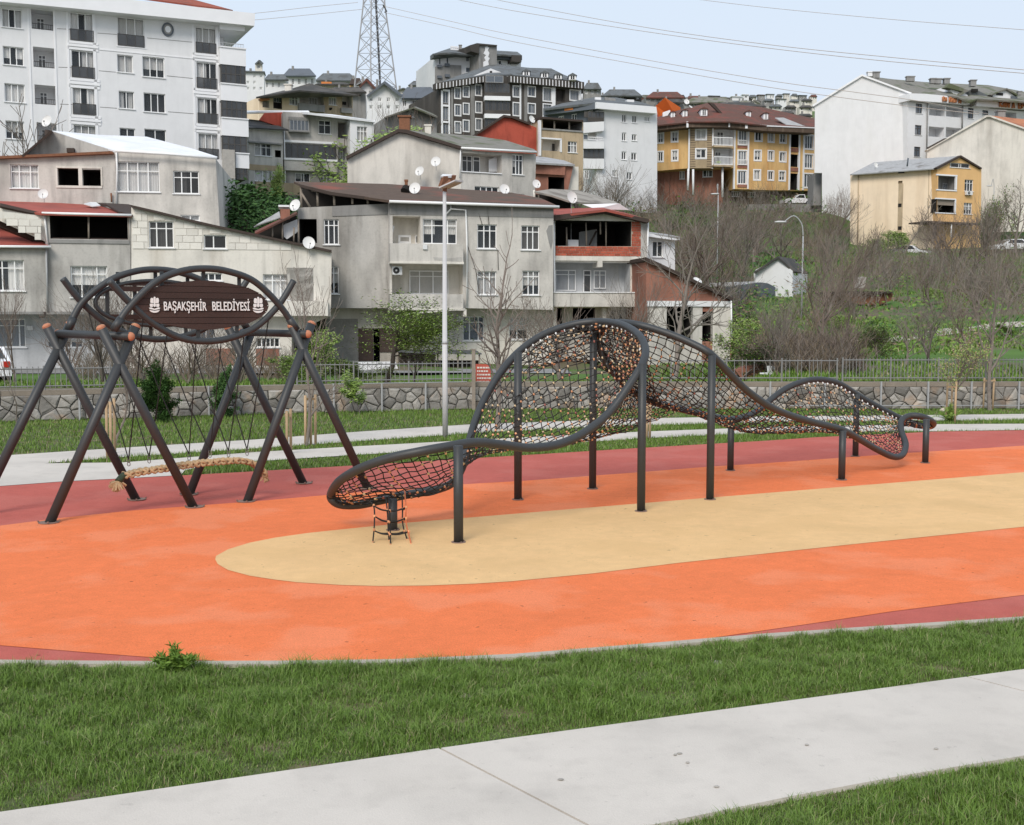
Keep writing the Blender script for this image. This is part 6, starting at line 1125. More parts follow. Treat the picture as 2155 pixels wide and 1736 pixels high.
f.poly([(1195, 785), (1340, 790), (1585, 815), (1695, 862), (1695, 880), (1195, 842)], .9, 3, 'white_trim', 'parapet'); f.poly([(1760, 828), (1890, 835), (2095, 850), (2400, 875), (2400, 935), (2095, 912), (1755, 890)], .9, 3, 'white_trim', 'parapet'); f.poly([(1195, 842), (2400, 935), (2400, 948), (1195, 852)], .3, .8, 'mid_grey', 'soffit')
f.line([(1345, 830), (1335, 1330)], .09, 'mid_grey', 'downpipe', .2); f.line([(1640, 880), (1634, 1080)], .09, 'mid_grey', 'downpipe', .2); f.poly([(1700, 852), (1760, 845), (1735, 888)], .95, .4, 'roof_moss', 'valley_tiles')
def scrawl(pts_list, off):
    for L_ in pts_list: f.line(L_, .13, 'letter_brown', 'letter', off, n=5)
def glyph(x, y0, y1, w, ch):
    k = y1 - y0; T, Bt, Mi = (x, y0), (x, y1), (y0 + y1) / 2; s_ = .05 * w
    D_ = {'I': [[(x, y0), (x, y1)]], 'O': [[(x, y0), (x + w, y0 + 1), (x + w, y1), (x, y1), (x, y0)]], 'D': [[(x, y0), (x + w, y0 + k * .2), (x + w, y1 - k * .2), (x, y1), (x, y0)]], 'T': [[(x, y0), (x + w, y0)], [(x + w / 2, y0), (x + w / 2, y1)]], 'N': [[(x, y1), (x, y0), (x + w, y1), (x + w, y0)]],
          'A': [[(x, y1), (x + w / 2, y0), (x + w, y1)], [(x + w * .2, Mi + 4), (x + w * .8, Mi + 4)]], 'M': [[(x, y1), (x, y0), (x + w / 2, Mi), (x + w, y0), (x + w, y1)]], 'K': [[(x, y0), (x, y1)], [(x + w, y0), (x, Mi), (x + w, y1)]], 'E': [[(x + w, y0), (x, y0), (x, y1), (x + w, y1)], [(x, Mi), (x + w * .8, Mi)]], 'P': [[(x, y1), (x, y0), (x + w, y0), (x + w, Mi), (x, Mi)]], 'H': [[(x, y0), (x, y1)], [(x + w, y0), (x + w, y1)], [(x, Mi), (x + w, Mi)]]}
    scrawl(D_[ch], 1.02)
for i, ch in enumerate('DIOOIN'): glyph(1474 + i * 27, 816 + i * 3, 852 + i * 3, 15, ch)
for i, ch in enumerate('KAMIA'): glyph(1952 + i * 26, 853 + i * 2.5, 898 + i * 2.5, 20, ch)
for i, ch in enumerate('EP'): glyph(2110 + i * 28, 866 + i * 2, 910 + i * 2, 20, ch)
roof(B, qs('d', 792, 634, 152, 1200, 785, 149.5, 1340, 792, 150, 1590, 812, 150, 1500, 705, 166, 1040, 665, 166), 'roof_moss', .2); roof(B, qs('d', 1590, 812, 150, 1700, 858, 150.6, 1760, 830, 151, 2095, 850, 153, 2400, 872, 155, 2300, 800, 166, 2020, 745, 168, 1850, 715, 168, 1640, 712, 168, 1500, 700, 166), 'roof_moss', .2)
g = Face(B, (1990, 152), (2155, 156), 'd', 'white_wall')
g.poly([(1535, 765), (1560, 712), (1680, 800), (1700, 862), (1590, 812)], -1, 4, 'white_wall', 'dormer_gable'); g.poly([(1500, 735), (1530, 700), (1690, 760), (1710, 752), (1612, 808), (1580, 808), (1640, 770)], -.6, 1, 'roof_moss', 'dormer_roof'); g.poly([(1895, 795), (2015, 745), (2090, 800), (2090, 850), (1895, 840)], -1, 4, 'white_wall', 'dormer_gable'); g.poly([(1870, 795), (2012, 740), (2110, 798), (2100, 806), (2012, 752), (1880, 802)], -.6, 2, 'roof_moss', 'dormer_roof'); g.poly([(1765, 760), (1770, 745), (1715, 750), (1660, 795), (1760, 825), (1890, 820)], -1.2, 3, 'roof_grey', 'dormer_roof'); g.box(1718, 748, 1768, 772, -.9, .2, 'dark_void', 'dormer_opening'); g.box(1925, 782, 1980, 800, -.9, .2, 'dark_void', 'dormer_opening'); g.box(2050, 810, 2100, 840, -.8, .2, 'slate_blue', 'dormer_opening')
for x_, y0, y1, w_, m_ in ((855, 612, 645, 10, 'white_trim'), (905, 615, 660, 14, 'mid_grey'), (1180, 650, 685, 9, 'mid_grey'), (1212, 650, 685, 9, 'mid_grey'), (1385, 668, 704, 11, 'mid_grey'), (1430, 670, 706, 12, 'mid_grey'), (1500, 668, 708, 12, 'mid_grey'), (1722, 682, 728, 12, 'mid_grey'), (2115, 775, 800, 8, 'mid_grey')): chimney(B, 1616.25 + x_ / 4, y0 / 4, y1 / 4, 156, w_, m_)
# second gable wall
B = house('apartment_building', 'stained beige blank gable wall with an orange tiled roof at the right edge', 2060, 141); f = Face(B, (1950, 142), (2160, 140), 'd', 'beige_wall'); f.build([(1340, 1252), (1840, 975), (1870, 978), (2155, 1075), (2400, 1170), (2400, 1950), (1340, 1950)], depth=1); f.poly([(1335, 1258), (1838, 968), (1872, 970), (2400, 1160), (2400, 1172), (1870, 984), (1842, 984), (1340, 1266)], .3, 1.5, 'beige_wall', 'coping'); f.poly([(1345, 1238), (1480, 1165), (1505, 1162), (1345, 1252)], .35, .6, 'dark_brown', 'felt_edge')
roof(B, qs('d', 1872, 972, 141, 2400, 1160, 139.5, 2400, 1030, 152, 1990, 985, 152), 'roof_orange', .2); chimney(B, 1616.25 + 1955 / 4, 235, 254, 146, 16, 'mid_grey')
# ------------------------------------------------------------------ cream house on the slope, right
B = house('apartment_house', 'cream house with an orange end wall and a rusting grey gabled roof on the slope', 1930, 137)
f = Face(B, (1789, 139.4), (1973, 134), 'd', 'cream'); f.niche(1096, 1522, 1132, 1545, .3, 'tan'); f.niche(1095, 1440, 1150, 1458, .6, 'dark_void'); f.build([(693, 1466), (1425, 1414), (1425, 2140), (690, 2140)], depth=.5, vec=(4.2, 9, 0))
f.box(1092, 1545, 1132, 2080, .03, .1, 'tan', 'recess_strip'); 
for y in (1713, 1905, 2010): f.box(1094, y, 1124, y + 30, .05, .1, 'dark_void', 'vent_opening')
f.line([(762, 1465), (755, 2080)], .06, 'tan', 'downpipe', .08); f.line([(1355, 1425), (1348, 2000)], .04, 'tan', 'crack', .01)
f = Face(B, (1973, 134), (2065, 136.6), 'd', 'orange_plaster'); f.win(1530, 1372, 1700, 1412, cols=[.15, 1, .25, 1], cur=0, glass='pane_dark'); f.niche(1432, 1478, 1588, 1597, 1.5, 'mid_grey'); f.niche(1420, 1675, 1578, 1790, 1.5, 'dark_void'); f.win(1655, 1512, 1728, 1610, cols=3, tr=.25, cur=.6); f.win(1648, 1707, 1718, 1803, cols=3, tr=.25, cur=.6)
f.build([(1425, 1414), (1625, 1316), (1797, 1415), (1788, 2140), (1425, 2140)], depth=10); f.poly([(1418, 1412), (1625, 1306), (1802, 1412), (1798, 1424), (1625, 1322), (1424, 1424)], .3, .5, 'dark_brown', 'barge_board')
for a in ((1424, 1468, 1596, 1480), (1424, 1596, 1592, 1606), (1580, 1480, 1592, 1596), (1414, 1668, 1584, 1678), (1416, 1790, 1584, 1798), (1576, 1678, 1584, 1790)): f.box(*a, .08, .2, 'white_trim', 'opening_frame')
f.box(1420, 1680, 1578, 1728, -.2, .05, 'wood_grey', 'roller_blind'); u0, z0, u1, z1 = f.rect(1434, 1535, 1456, 1595); f.flatwin((u0, z0, u1, z1), 1.4, 1, 0, 'frame_grey', 'pane_dark', 0, fw=.1); u0, z0, u1, z1 = f.rect(1545, 1530, 1585, 1595); f.flatwin((u0, z0, u1, z1), 1.4, 2, 0, 'frame_grey', 'pane_blue', 0, fw=.1)
f.box(1340, 1868, 1790, 1880, 1.5, 3, 'dark_brown', 'canopy'); f.box(1400, 1890, 1418, 2010, -.05, .3, 'slate_blue', 'door') ; f.line([(1545, 1870), (1540, 2040)], .07, 'white_trim', 'post', 1.3); aircon(f, 1672, 1608, 1722, 1640, 'air conditioner under the upper window of the orange end wall')
roof(B, qs('d', 690, 1468, 138.8, 1428, 1416, 133.5, 1628, 1310, 135.4, 1250, 1338, 140, 890, 1366, 143), 'roof_zinc', .12); roof(B, qs('d', 1628, 1310, 135.3, 1803, 1414, 136.4, 1500, 1400, 147, 1300, 1338, 145), 'roof_zinc', .12); dish(1616 + 910 / 4, 1390 / 4, 134, 6, 'small satellite dish standing on the grey roof of the cream house', .5); f.line([(1180, 1330), (1172, 1400)], .09, 'slate_blue', 'vent_pipe', 3)
# ------------------------------------------------------------------ small buildings on the slope
B = house('house', 'small white gabled hut on the green slope', 1645, 88, 'hut'); f = Face(B, (1590, 87), (1652, 86), 'D', 'white_wall'); f.build([(1590, 568), (1636, 543), (1668, 570), (1668, 650), (1590, 650)], depth=5); f = Face(B, (1668, 86.2), (1702, 90), 'D', 'white_wall'); f.build([(1668, 572), (1699, 577), (1699, 650), (1668, 650)], depth=3); roof(B, [(1586, 572, 86.6), (1637, 539, 86), (1672, 545, 91), (1610, 566, 92)], 'roof_dark', .15); roof(B, [(1637, 539, 86), (1672, 571, 85.8), (1702, 576, 90), (1672, 545, 91)], 'roof_dark', .15)
sw_ = thing('garden_wall', 'blue grey rendered wall with a wavy top beside the white hut', 'wall', U(1590, 625, 82)); f = Face(sw_, (1535, 80), (1632, 83), 'D'); f.poly([(1535, 604), (1575, 598), (1600, 594), (1616, 596), (1632, 604), (1632, 665), (1535, 665)], 0, .4, 'slate_blue', 'wall'); f.poly([(1545, 594), (1590, 592), (1590, 598), (1545, 602)], -.6, 4, 'white_wall', 'slab')
B = house('shed', 'burnt out stone shed with a flat slab roof among the bushes on the slope', 1835, 72, 'shed'); f = Face(B, (1785, 71), (1880, 72), 'D', 'dry'); f.poly([(1785, 618), (1879, 616), (1876, 632), (1850, 642), (1800, 640), (1788, 628)], 0, 3, 'rust', 'wall'); f.box(1782, 613, 1881, 617, .3, 3.5, 'dark_brown', 'slab'); f.poly([(1806, 606), (1808, 590), (1815, 582), (1823, 583), (1820, 606)], -.5, .5, 'rock', 'stove')
rw = thing('garden_wall', 'low pale retaining wall under the parked cars by the cream house', 'wall', U(1980, 535, 128)); f = Face(rw, (1915, 128), (2165, 129), 'D'); f.poly([(1915, 526), (1960, 530), (2165, 522), (2165, 540), (1960, 543), (1915, 540)], 0, .5, 'dry', 'wall')
rw = thing('garden_wall', 'grey rubble wall below the white pickup', 'wall', U(1700, 440, 156)); f = Face(rw, (1635, 156), (1735, 156), 'D'); f.poly([(1635, 434), (1735, 430), (1735, 456), (1640, 452)], 0, .6, 'mid_grey', 'wall'); f.box(1712, 365, 1729, 432, 2, 3, 'mid_grey', 'pier')
# concrete hut by the fence, right, and the poster by the fence post
B = house('shed', 'broken concrete hut with a dark opening behind the fence above the climbing net', 1690, 40, 'shed'); f = Face(B, (1635, 40), (1815, 40.5), 'D', 'beige_wall'); f.niche(1670, 787, 1697, 815, 1, 'dark_void'); f.build([(1640, 764), (1708, 761), (1708, 830), (1646, 830), (1648, 800)], depth=2.5); f.poly([(1772, 770), (1798, 768), (1800, 820), (1768, 820)], 0, .6, 'rock', 'stone_pier'); f.poly([(1545, 780), (1575, 770), (1640, 766), (1640, 830), (1560, 830)], -.3, .4, 'brick_paint', 'low_wall')
po = thing('poster', 'faded red notice board with pale writing standing by the fence post', 'notice board', U(1016, 790, 33.6)); f = Face(po, (1000, 33.6), (1034, 33.6), 'D'); f.box(1001, 766, 1033, 818, 0, .03, 'poster_red', 'board')
for i in range(6):
    x_ = 1004
    while x_ < 1028: w_ = 2 + random.random() * 4; f.box(x_, 772 + i * 7.4, x_ + w_, 775.2 + i * 7.4, .008, .006, 'offwhite_plaster', 'printing'); x_ += w_ + 1.2
# ------------------------------------------------------------------ houses on the ridge
def far(px0, px1, pyt, pyb, Y, m, rm, label, rows=2, cols=4, rf='hip', rh=8, name='apartment_building'):
    B = house(name, label, (px0 + px1) / 2, Y); f = Face(B, (px0, Y), (px1, Y + (px1 - px0) * Y / F * .15), 'D', m, True); W_, H_ = px1 - px0, pyb - pyt
    for r_ in range(rows):
        for c_ in range(cols):
            if random.random() < .85: x_ = px0 + W_ * (c_ + .28) / cols; y_ = pyt + H_ * .06 + H_ * .8 * (r_ + .18) / rows; f.win(x_, y_, x_ + W_ / cols * .42, y_ + H_ * .8 / rows * .52, cols=2 if W_ / cols > 9 else 1, cur=.4, sill=False, glass='pane_dark')
    f.build([(px0, pyt), (px1, pyt), (px1, pyb + 90), (px0, pyb + 90)], depth=W_ * Y / F * .6); d = W_ * Y / F * .6; e = 1.2
    if rf == 'hip': roof(B, [(px0 - e, pyt + 1, Y - .6), (px1 + e, pyt + 1, Y - .6), (px1 - W_ * .18, pyt - rh, Y + d * .5), (px0 + W_ * .18, pyt - rh, Y + d * .5)], rm, .3)
    elif rf == 'gable': f.poly([(px0, pyt + .5), (px1, pyt + .5), ((px0 + px1) / 2, pyt - rh)], 0, d, m, 'gable'); roof(B, [(px0 - e, pyt + 1, Y - .6), ((px0 + px1) / 2, pyt - rh - 1, Y - .6), ((px0 + px1) / 2 + 3, pyt - rh - 1, Y + d), (px0 + 2, pyt, Y + d)], rm, .3); roof(B, [((px0 + px1) / 2, pyt - rh - 1, Y - .6), (px1 + e, pyt + 1, Y - .6), (px1 + 3, pyt, Y + d), ((px0 + px1) / 2 + 3, pyt - rh - 1, Y + d)], rm, .3)
    else: f.box(px0 - e, pyt - rh, px1 + e, pyt, .5, d + 1, rm, 'parapet')
    if W_ > 24: chimney(B, px0 + W_ * .3, pyt - rh - 5, pyt - 2, Y + d * .45, 4, 'mid_grey', False)
    return f
far(515, 556, 152, 200, 205, 'white_wall', 'roof_grey', 'white terraced block with a curved dark glazed attic behind the white apartment block', 3, 3, 'flat', 3)
far(537, 552, 133, 150, 235, 'offwhite_plaster', 'roof_grey', 'pale attic storey peeping above the ridge at the corner of the white apartment block', 1, 1, 'gable', 6)
far(556, 606, 166, 196, 230, 'white_wall', 'roof_grey', 'white house with a rounded grey balcony left of the ridge houses', 1, 4, 'hip', 10)
f = far(596, 664, 158, 190, 255, 'white_wall', 'slate_blue', 'white house with a wide blue grey slab roof on the left ridge', 1, 5, 'hip', 14)
far(664, 752, 168, 190, 270, 'white_wall', 'roof_grey', 'long white terrace with a row of small rounded dormers on the ridge', 1, 8, 'hip', 14)
f = far(664, 738, 176, 196, 225, 'offwhite_plaster', 'roof_dark', 'low pale house with an orange patch under the row of dormers', 1, 3, 'hip', 3); f.box(676, 172, 698, 177, .2, .3, 'logo_orange', 'orange_panel')
far(736, 762, 176, 192, 220, 'orange_plaster', 'dark_brown', 'small ochre house with a brown gable behind the pylon', 1, 1, 'hip', 12)
far(752, 790, 186, 210, 190, 'white_wall', 'roof_oldred', 'white gabled house with an old red roof left of the pylon foot', 1, 2, 'gable', 20)
far(772, 845, 200, 240, 175, 'white_wall', 'slate_blue', 'white house with a tall dark gable right behind the pylon', 2, 4, 'gable', 28)
far(842, 922, 205, 235, 200, 'white_wall', 'slate_blue', 'white house with a blue grey mansard roof between pylon and slate block', 1, 4, 'hip', 22)
far(860, 918, 178, 190, 300, 'offwhite_plaster', 'roof_grey', 'far pale house with a dark roof above the mansard house', 1, 5, 'hip', 8)
far(690, 770, 192, 206, 185, 'mid_grey', 'roof_dark', 'long low house under a plain dark roof behind the ochre house', 1, 5, 'hip', 9)
f = far(1228, 1265, 186, 205, 300, 'mid_grey', 'roof_grey', 'grey ridge house right of the slate block with a small attic', 1, 3, 'hip', 12)
f = far(1268, 1350, 200, 214, 230, 'slate', 'roof_grey', 'dark ridge house with a broad grey roof behind the white block', 1, 5, 'hip', 12)
far(1360, 1440, 204, 218, 260, 'mid_grey', 'roof_oldred', 'ridge house with an old red roof left of the orange attic', 1, 6, 'hip', 11)
far(1385, 1440, 214, 226, 215, 'mid_grey', 'roof_dark', 'dark roofed house behind the orange attic', 1, 4, 'hip', 6)
far(1440, 1545, 214, 230, 240, 'mid_grey', 'roof_moss', 'long moss grey roof behind the ridge of the yellow block', 1, 7, 'hip', 9)
far(1500, 1600, 222, 232, 205, 'tan', 'roof_dark', 'ochre walled attic with a dark roof just behind the yellow block', 1, 2, 'hip', 7)
far(1541, 1562, 203, 222, 420, 'white_wall', 'white_trim', 'far white cube of a flat on the ridge right of the dish', 1, 2, 'flat', 1)
far(1564, 1576, 199, 220, 430, 'white_wall', 'white_trim', 'narrow far white flat beside the white cube on the ridge', 2, 1, 'flat', 1)
rg = random.Random(11); words_ = ['near the yellow block', 'below the skyline', 'on the skyline', 'beside a tree clump', 'close to the white gable', 'at the foot of the ridge']
for i, (px, py, w_, h_, Y_, m_, rm_, rf_) in enumerate([(1584, 206, 16, 9, 520, 'offwhite_plaster', 'roof_grey', 'hip'), (1603, 203, 14, 8, 560, 'mid_grey', 'roof_oldred', 'flat'), (1622, 202, 15, 9, 540, 'white_wall', 'roof_grey', 'flat'), (1640, 204, 12, 8, 560, 'mid_grey', 'roof_grey', 'hip'), (1656, 201, 12, 9, 570, 'beige_wall', 'roof_dark', 'flat'), (1672, 203, 13, 8, 540, 'offwhite_plaster', 'roof_grey', 'hip'), (1690, 204, 16, 8, 560, 'mid_grey', 'roof_grey', 'flat'), (1712, 205, 14, 8, 560, 'offwhite_plaster', 'roof_oldred', 'hip'),
        (1592, 216, 18, 8, 420, 'mid_grey', 'roof_dark', 'hip'), (1618, 214, 20, 9, 430, 'mid_grey', 'roof_grey', 'hip'), (1646, 212, 18, 9, 440, 'white_wall', 'roof_dark', 'flat'), (1672, 215, 20, 8, 420, 'beige_wall', 'roof_grey', 'hip'), (1698, 214, 22, 9, 400, 'offwhite_plaster', 'roof_dark', 'hip'), (1600, 226, 22, 8, 330, 'offwhite_plaster', 'roof_dark', 'hip'), (1632, 226, 26, 9, 320, 'beige_wall', 'roof_grey', 'hip'), (1664, 228, 22, 9, 330, 'mid_grey', 'roof_dark', 'hip'), (1696, 228, 26, 9, 310, 'offwhite_plaster', 'roof_dark', 'hip'), (1655, 240, 30, 9, 260, 'mid_grey', 'roof_dark', 'hip'), (1694, 246, 30, 10, 240, 'cream', 'roof_dark', 'hip')]):
    row = 'skyline row' if i < 8 else ('second row' if i < 13 else ('third row' if i < 17 else 'lowest row')); far(px - w_ / 2, px + w_ / 2, py - h_ * .4, py + h_, Y_, m_, rm_, '%s house with %s, %s from the left in the %s of the cluster' % ({'white_wall': 'white', 'offwhite_plaster': 'off-white', 'mid_grey': 'grey', 'beige_wall': 'beige', 'cream': 'cream'}[m_], {'roof_grey': 'grey top', 'roof_dark': 'dark top', 'roof_oldred': 'red top'}[rm_], ['first', 'second', 'third', 'fourth', 'fifth', 'sixth', 'seventh', 'eighth'][(i if i < 8 else i - 8 if i < 13 else i - 13 if i < 17 else i - 17)], row), 1, 3, rf_, 3 if rf_ == 'hip' else 1, 'house')

rg = random.Random(4); xx = 1236; k_ = 0; nm_ = ['white', 'pale', 'grey', 'beige', 'dark']; od_ = ['first', 'second', 'third', 'fourth', 'fifth', 'sixth', 'seventh', 'eighth', 'ninth', 'tenth', 'eleventh', 'twelfth', 'thirteenth', 'fourteenth', 'fifteenth', 'sixteenth', 'seventeenth', 'eighteenth']
for row_, x0_, x1_, yb_, Y_ in (('upper', 1240, 1580, 203, 470), ('lower', 1262, 1580, 211, 380)):
    xx, k_ = x0_, 0
    while xx < x1_:
        w_ = 16 + rg.random() * 18; c_ = rg.randrange(5); h_ = 4 + rg.random() * 4
        far(xx, xx + w_, yb_ + (xx - 1240) * .012 + rg.random() * 3, yb_ + 9 + h_, Y_ + rg.random() * 40, ['white_wall', 'offwhite_plaster', 'mid_grey', 'beige_wall', 'slate'][c_], rg.choice(['roof_grey', 'roof_dark', 'roof_dark', 'roof_oldred', 'roof_moss']), '%s walled house, %s from the left in the %s ridge row behind the centre blocks' % (nm_[c_], od_[k_], row_), 1, 3, rg.choice(['hip', 'hip', 'gable', 'flat']), 4 + rg.random() * 3, 'house'); xx += w_ * (.8 + rg.random() * .3); k_ += 1
for row_, x0_, x1_, yb_, Y_ in (('left', 556, 760, 176, 330), ('pylon', 700, 915, 184, 360)):
    xx, k_ = x0_, 0
    while xx < x1_:
        w_ = 18 + rg.random() * 18; c_ = rg.randrange(5)
        far(xx, xx + w_, yb_ + (xx - x0_) * .05 + rg.random() * 4, yb_ + 16, Y_ + rg.random() * 30, ['white_wall', 'offwhite_plaster', 'mid_grey', 'beige_wall', 'slate'][c_], rg.choice(['roof_grey', 'roof_dark', 'roof_dark', 'slate_blue', 'roof_moss']), '%s walled house, %s from the left in the ridge row behind the %s' % (nm_[c_], od_[k_], 'ochre house' if row_ == 'left' else 'pylon'), 1, 3, rg.choice(['hip', 'hip', 'gable', 'flat']), 5 + rg.random() * 3, 'house'); xx += w_ * (.8 + rg.random() * .3); k_ += 1
# ------------------------------------------------------------------ lattice pylon and its wires
PY = 205.; pyl = thing('pylon', 'tall steel lattice power pylon rising above the rooftops', 'pylon', U(793, 672, PY).xy.to_3d())
def lvl(py): # four corner points at picture height py: left, back-left, back-right, right
    k = np.interp(py, (-140, 0, 130, 250), (0, 1, 2, 3)); xl = np.interp(k, (0, 1, 2, 3), (770, 765.5, 751.5, 739.5)); xa = np.interp(k, (0, 1, 2, 3), (781, 781.5, 780, 783)); xb = np.interp(k, (0, 1, 2, 3), (788, 791, 798, 803)); xr = np.interp(k, (0, 1, 2, 3), (806, 808.5, 827, 843)); w = np.interp(k, (0, 1, 2, 3), (1.0, 1.5, 3.2, 4.8))
    return [U(xl, py, PY), U(xa, py, PY - w * .7), U(xr, py, PY + w * .2), U(xb, py, PY + w * 1.2)]
ys = [-140, -100, -62, -26, 10, 44, 78, 112, 146, 182, 216, 250]; LV = [lvl(y) for y in ys]; LV[-1] = [Vector((p.x, p.y, TZ(p.x, p.y) - 1)) for p in LV[-1]]
for k in range(4): MB().tube([l[k] for l in LV], .13 if k < 3 else .2, 5).build('leg', 'lattice' if k != 3 else 'lattice_dark', pyl)
for a, b in zip(LV, LV[1:]):
    br_ = MB()
    for i, j in ((0, 1), (1, 2), (2, 3), (3, 0)):
        br_.tube([a[i], b[j]], .065, 4); br_.tube([a[j], b[i]], .065, 4); br_.tube([b[i], b[j]], .05, 4)
    o = br_.build('bracing', 'lattice', pyl); o['kind'] = 'stuff'
for y, w in ((-30, 95), (-100, 70)):
    for s in (-1, 1):
        c0 = U(787, y, PY); e_ = c0 + Vector((s * w * PY / F, -.0, -.5)); MB().tube([c0 + Vector((0, -1, 0)), e_], .1, 4).tube([c0 + Vector((0, 1, 0)), e_], .1, 4).tube([c0 + Vector((0, 0, 2.4)), e_], .08, 4).build('cross_arm', 'lattice', pyl)
MB().tube([U(806, 10, PY), U(814, 24, PY), U(809, 26, PY)], .12, 5).build('insulator', 'frame_dark', pyl)
def wire(pts, label, r=.055):
    r *= .62
    c = cat_rom([U(*p) for p in pts], 12); o = MB().tube(c, r, 4).build('power_line', 'wire'); tag(o, label, 'power line', 'power lines crossing the sky')
wire([(430, 48, 190), (539, 41.5, 196), (660, 30, 201), (765, 19, 204)], 'lower thin wire reaching the pylon from the left'); wire([(430, 36, 190), (539, 27.5, 196), (660, 14, 201), (753, 5, 204)], 'upper thin wire reaching the pylon from the left')
wire([(810, 13.5, 204), (950, 45, 190), (1078, 73, 178), (1350, 124, 158), (1616, 169, 145), (1800, 194, 138), (1930, 212, 132), (2080, 240, 146)], 'third wire from the top running right from the pylon to the white gable'); wire([(813, 27, 204), (950, 57, 190), (1078, 87, 178), (1350, 137, 158), (1616, 183, 145), (1870, 218, 134), (2060, 240, 128)], 'lowest wire running right from the pylon')
wire([(940, -6, 150), (1078, 22, 140), (1350, 65, 124), (1616, 101, 112), (1880, 130, 104), (2200, 158, 96)], 'lower of the two close parallel wires crossing the sky', .045); wire([(1020, -8, 150), (1078, 6, 146), (1350, 56, 128), (1616, 93.5, 114), (1880, 121, 106), (2200, 151, 97)], 'upper of the two close parallel wires crossing the sky', .045); wire([(1440, -5, 130), (1616, 16, 120), (1880, 41, 110), (2200, 66, 100)], 'single thin wire at the top right of the sky', .035)
# ------------------------------------------------------------------ street lamps on the slope
def slamp(label, base, top, head, Y):
    b, t = U(*base, Y), U(*top, Y); b.z = TZ(b.x, Y); o = thing('street_lamp', label, 'street lamp', b); MB().tube([b - Vector((0, 0, .3)), Vector((b.x, Y, t.z))], [.055, .04], 8).build('pole', 'galv', o, True); h = U(*head, Y); tt = Vector((b.x, Y, t.z)); MB().tube(cat_rom([tt, tt + Vector((-.1, 0, .7)), (tt + h) / 2 + Vector((0, 0, .75)), h], 5), .032, 7).build('arm', 'galv', o, True); MB().ell(h + Vector((-.2, 0, 0)), (.36, .12, .07), 10, 6).build('lamp_head', 'lamp_grey', o, True)
slamp('curved street lamp on the green slope beside the white hut', (1686, 700), (1688, 497), (1650, 467), 66)
slamp('straight street lamp in the bushes below the yellow block', (1509, 580), (1512, 410), (1510, 408), 92); slamp('double headed street lamp by the beige gable wall at the right', (2088, 515), (2093, 392), (2086, 391), 131)
# ------------------------------------------------------------------ vehicles
def car(label, c, yaw, m='car_white', kind='car', name='parked_car', sc=1.):
    o = thing(name, label, kind, c); M = Matrix.Rotation(yaw, 3, 'Z') * sc; Z = lambda x, y, z: Vector(c) + M @ Vector((x, y, z))
    pick = kind == 'pickup'
    prof = [(-2.1, .35), (-2.15, .75), (-1.3, .98), (-.55, 1.02), (.1, 1.5), (.9, 1.52), (1.0, .95), (2.1, .95), (2.12, .38)] if pick else [(-2.05, .32), (-2.1, .68), (-1.15, .9), (-.45, 1.38), (.95, 1.42), (1.7, .98), (2.0, .92), (2.08, .36)]
    mb = MB()
    def sec(w, prof_): return [Z(x, w * (1 - .16 * max(0, (z - .9)) / .6), z) for x, z in prof_]
    L_, R_ = sec(-.84, prof), sec(.84, prof); n = len(prof); mb.add(L_ + R_, [tuple(range(n)), tuple(range(2 * n - 1, n - 1, -1))] + [((i + 1) % n, i, i + n, (i + 1) % n + n) for i in range(n)]); mb.build('body', m, o)
    k = 4 if pick else 3
    def glass(p, nm='window'): MB().add(p, [tuple(range(len(p)))]).build(nm, 'car_glass', o)
    for s in (-1, 1):
        g = [(-.42, 1.02), (.12, 1.42), (.82, 1.44), (.86, 1.02)] if pick else [(-.72, .95), (-.36, 1.31), (.86, 1.34), (1.35, .98)]
        glass([Z(x, s * (.852 * (1 - .16 * max(0, z - .9) / .6)), z) for x, z in (g if s < 0 else g[::-1])])
        MB().tube([Z(-1.9 if not pick else -1.95, s * .55, .68), Z(-2.14, s * .6, .66)], .12, 8).build('headlight', 'lamp_grey', o); MB().box(Z(2.06, s * .68, .8), .12, .22, .22, yaw).build('tail_light', 'tail_red', o)
        for x in (-1.3, 1.3): w_ = MB().tube([Z(x, s * .9, .32), Z(x, s * .68, .32)], .32 * sc, 14).build('wheel', 'tyre', o); MB().tube([Z(x, s * .91, .32), Z(x, s * .88, .32)], .19 * sc, 10).build('rim', 'galv', w_)
    ws = [(-.55, 1.03), (.08, 1.47)] if pick else [(-1.1, .93), (-.5, 1.34)]; glass([Z(ws[0][0] - .015, -.7, ws[0][1] + .02), Z(ws[0][0] - .015, .7, ws[0][1] + .02), Z(ws[1][0] - .015, .6, ws[1][1]), Z(ws[1][0] - .015, -.6, ws[1][1])], 'windscreen')
    if not pick: glass([Z(1.05, -.6, 1.38), Z(1.05, .6, 1.38), Z(1.7, .68, 1.03), Z(1.7, -.68, 1.03)], 'rear_window')
    MB().box(Z(2.1 if not pick else 2.13, 0, .62), .03, .5, .12, yaw).build('number_plate', 'sign_white', o)
    if pick: MB().add([Z(1.05, -.74, .97), Z(2.05, -.74, .97), Z(2.05, .74, .97), Z(1.05, .74, .97)], [(0, 1, 2, 3)]).build('load_bed', 'frame_dark', o)
p = U(1676, 430, 158); car('white pickup truck parked in front of the yellow block', (p.x, p.y, U(1676, 432, 158).z - .1), .12, kind='pickup', name='pickup_truck')
mb = MB().box((p.x + 1, p.y, U(1676, 432, 158).z - .9), 16, 5, 1.6); o = struct(mb, 'parking_terrace', 'mid_grey')
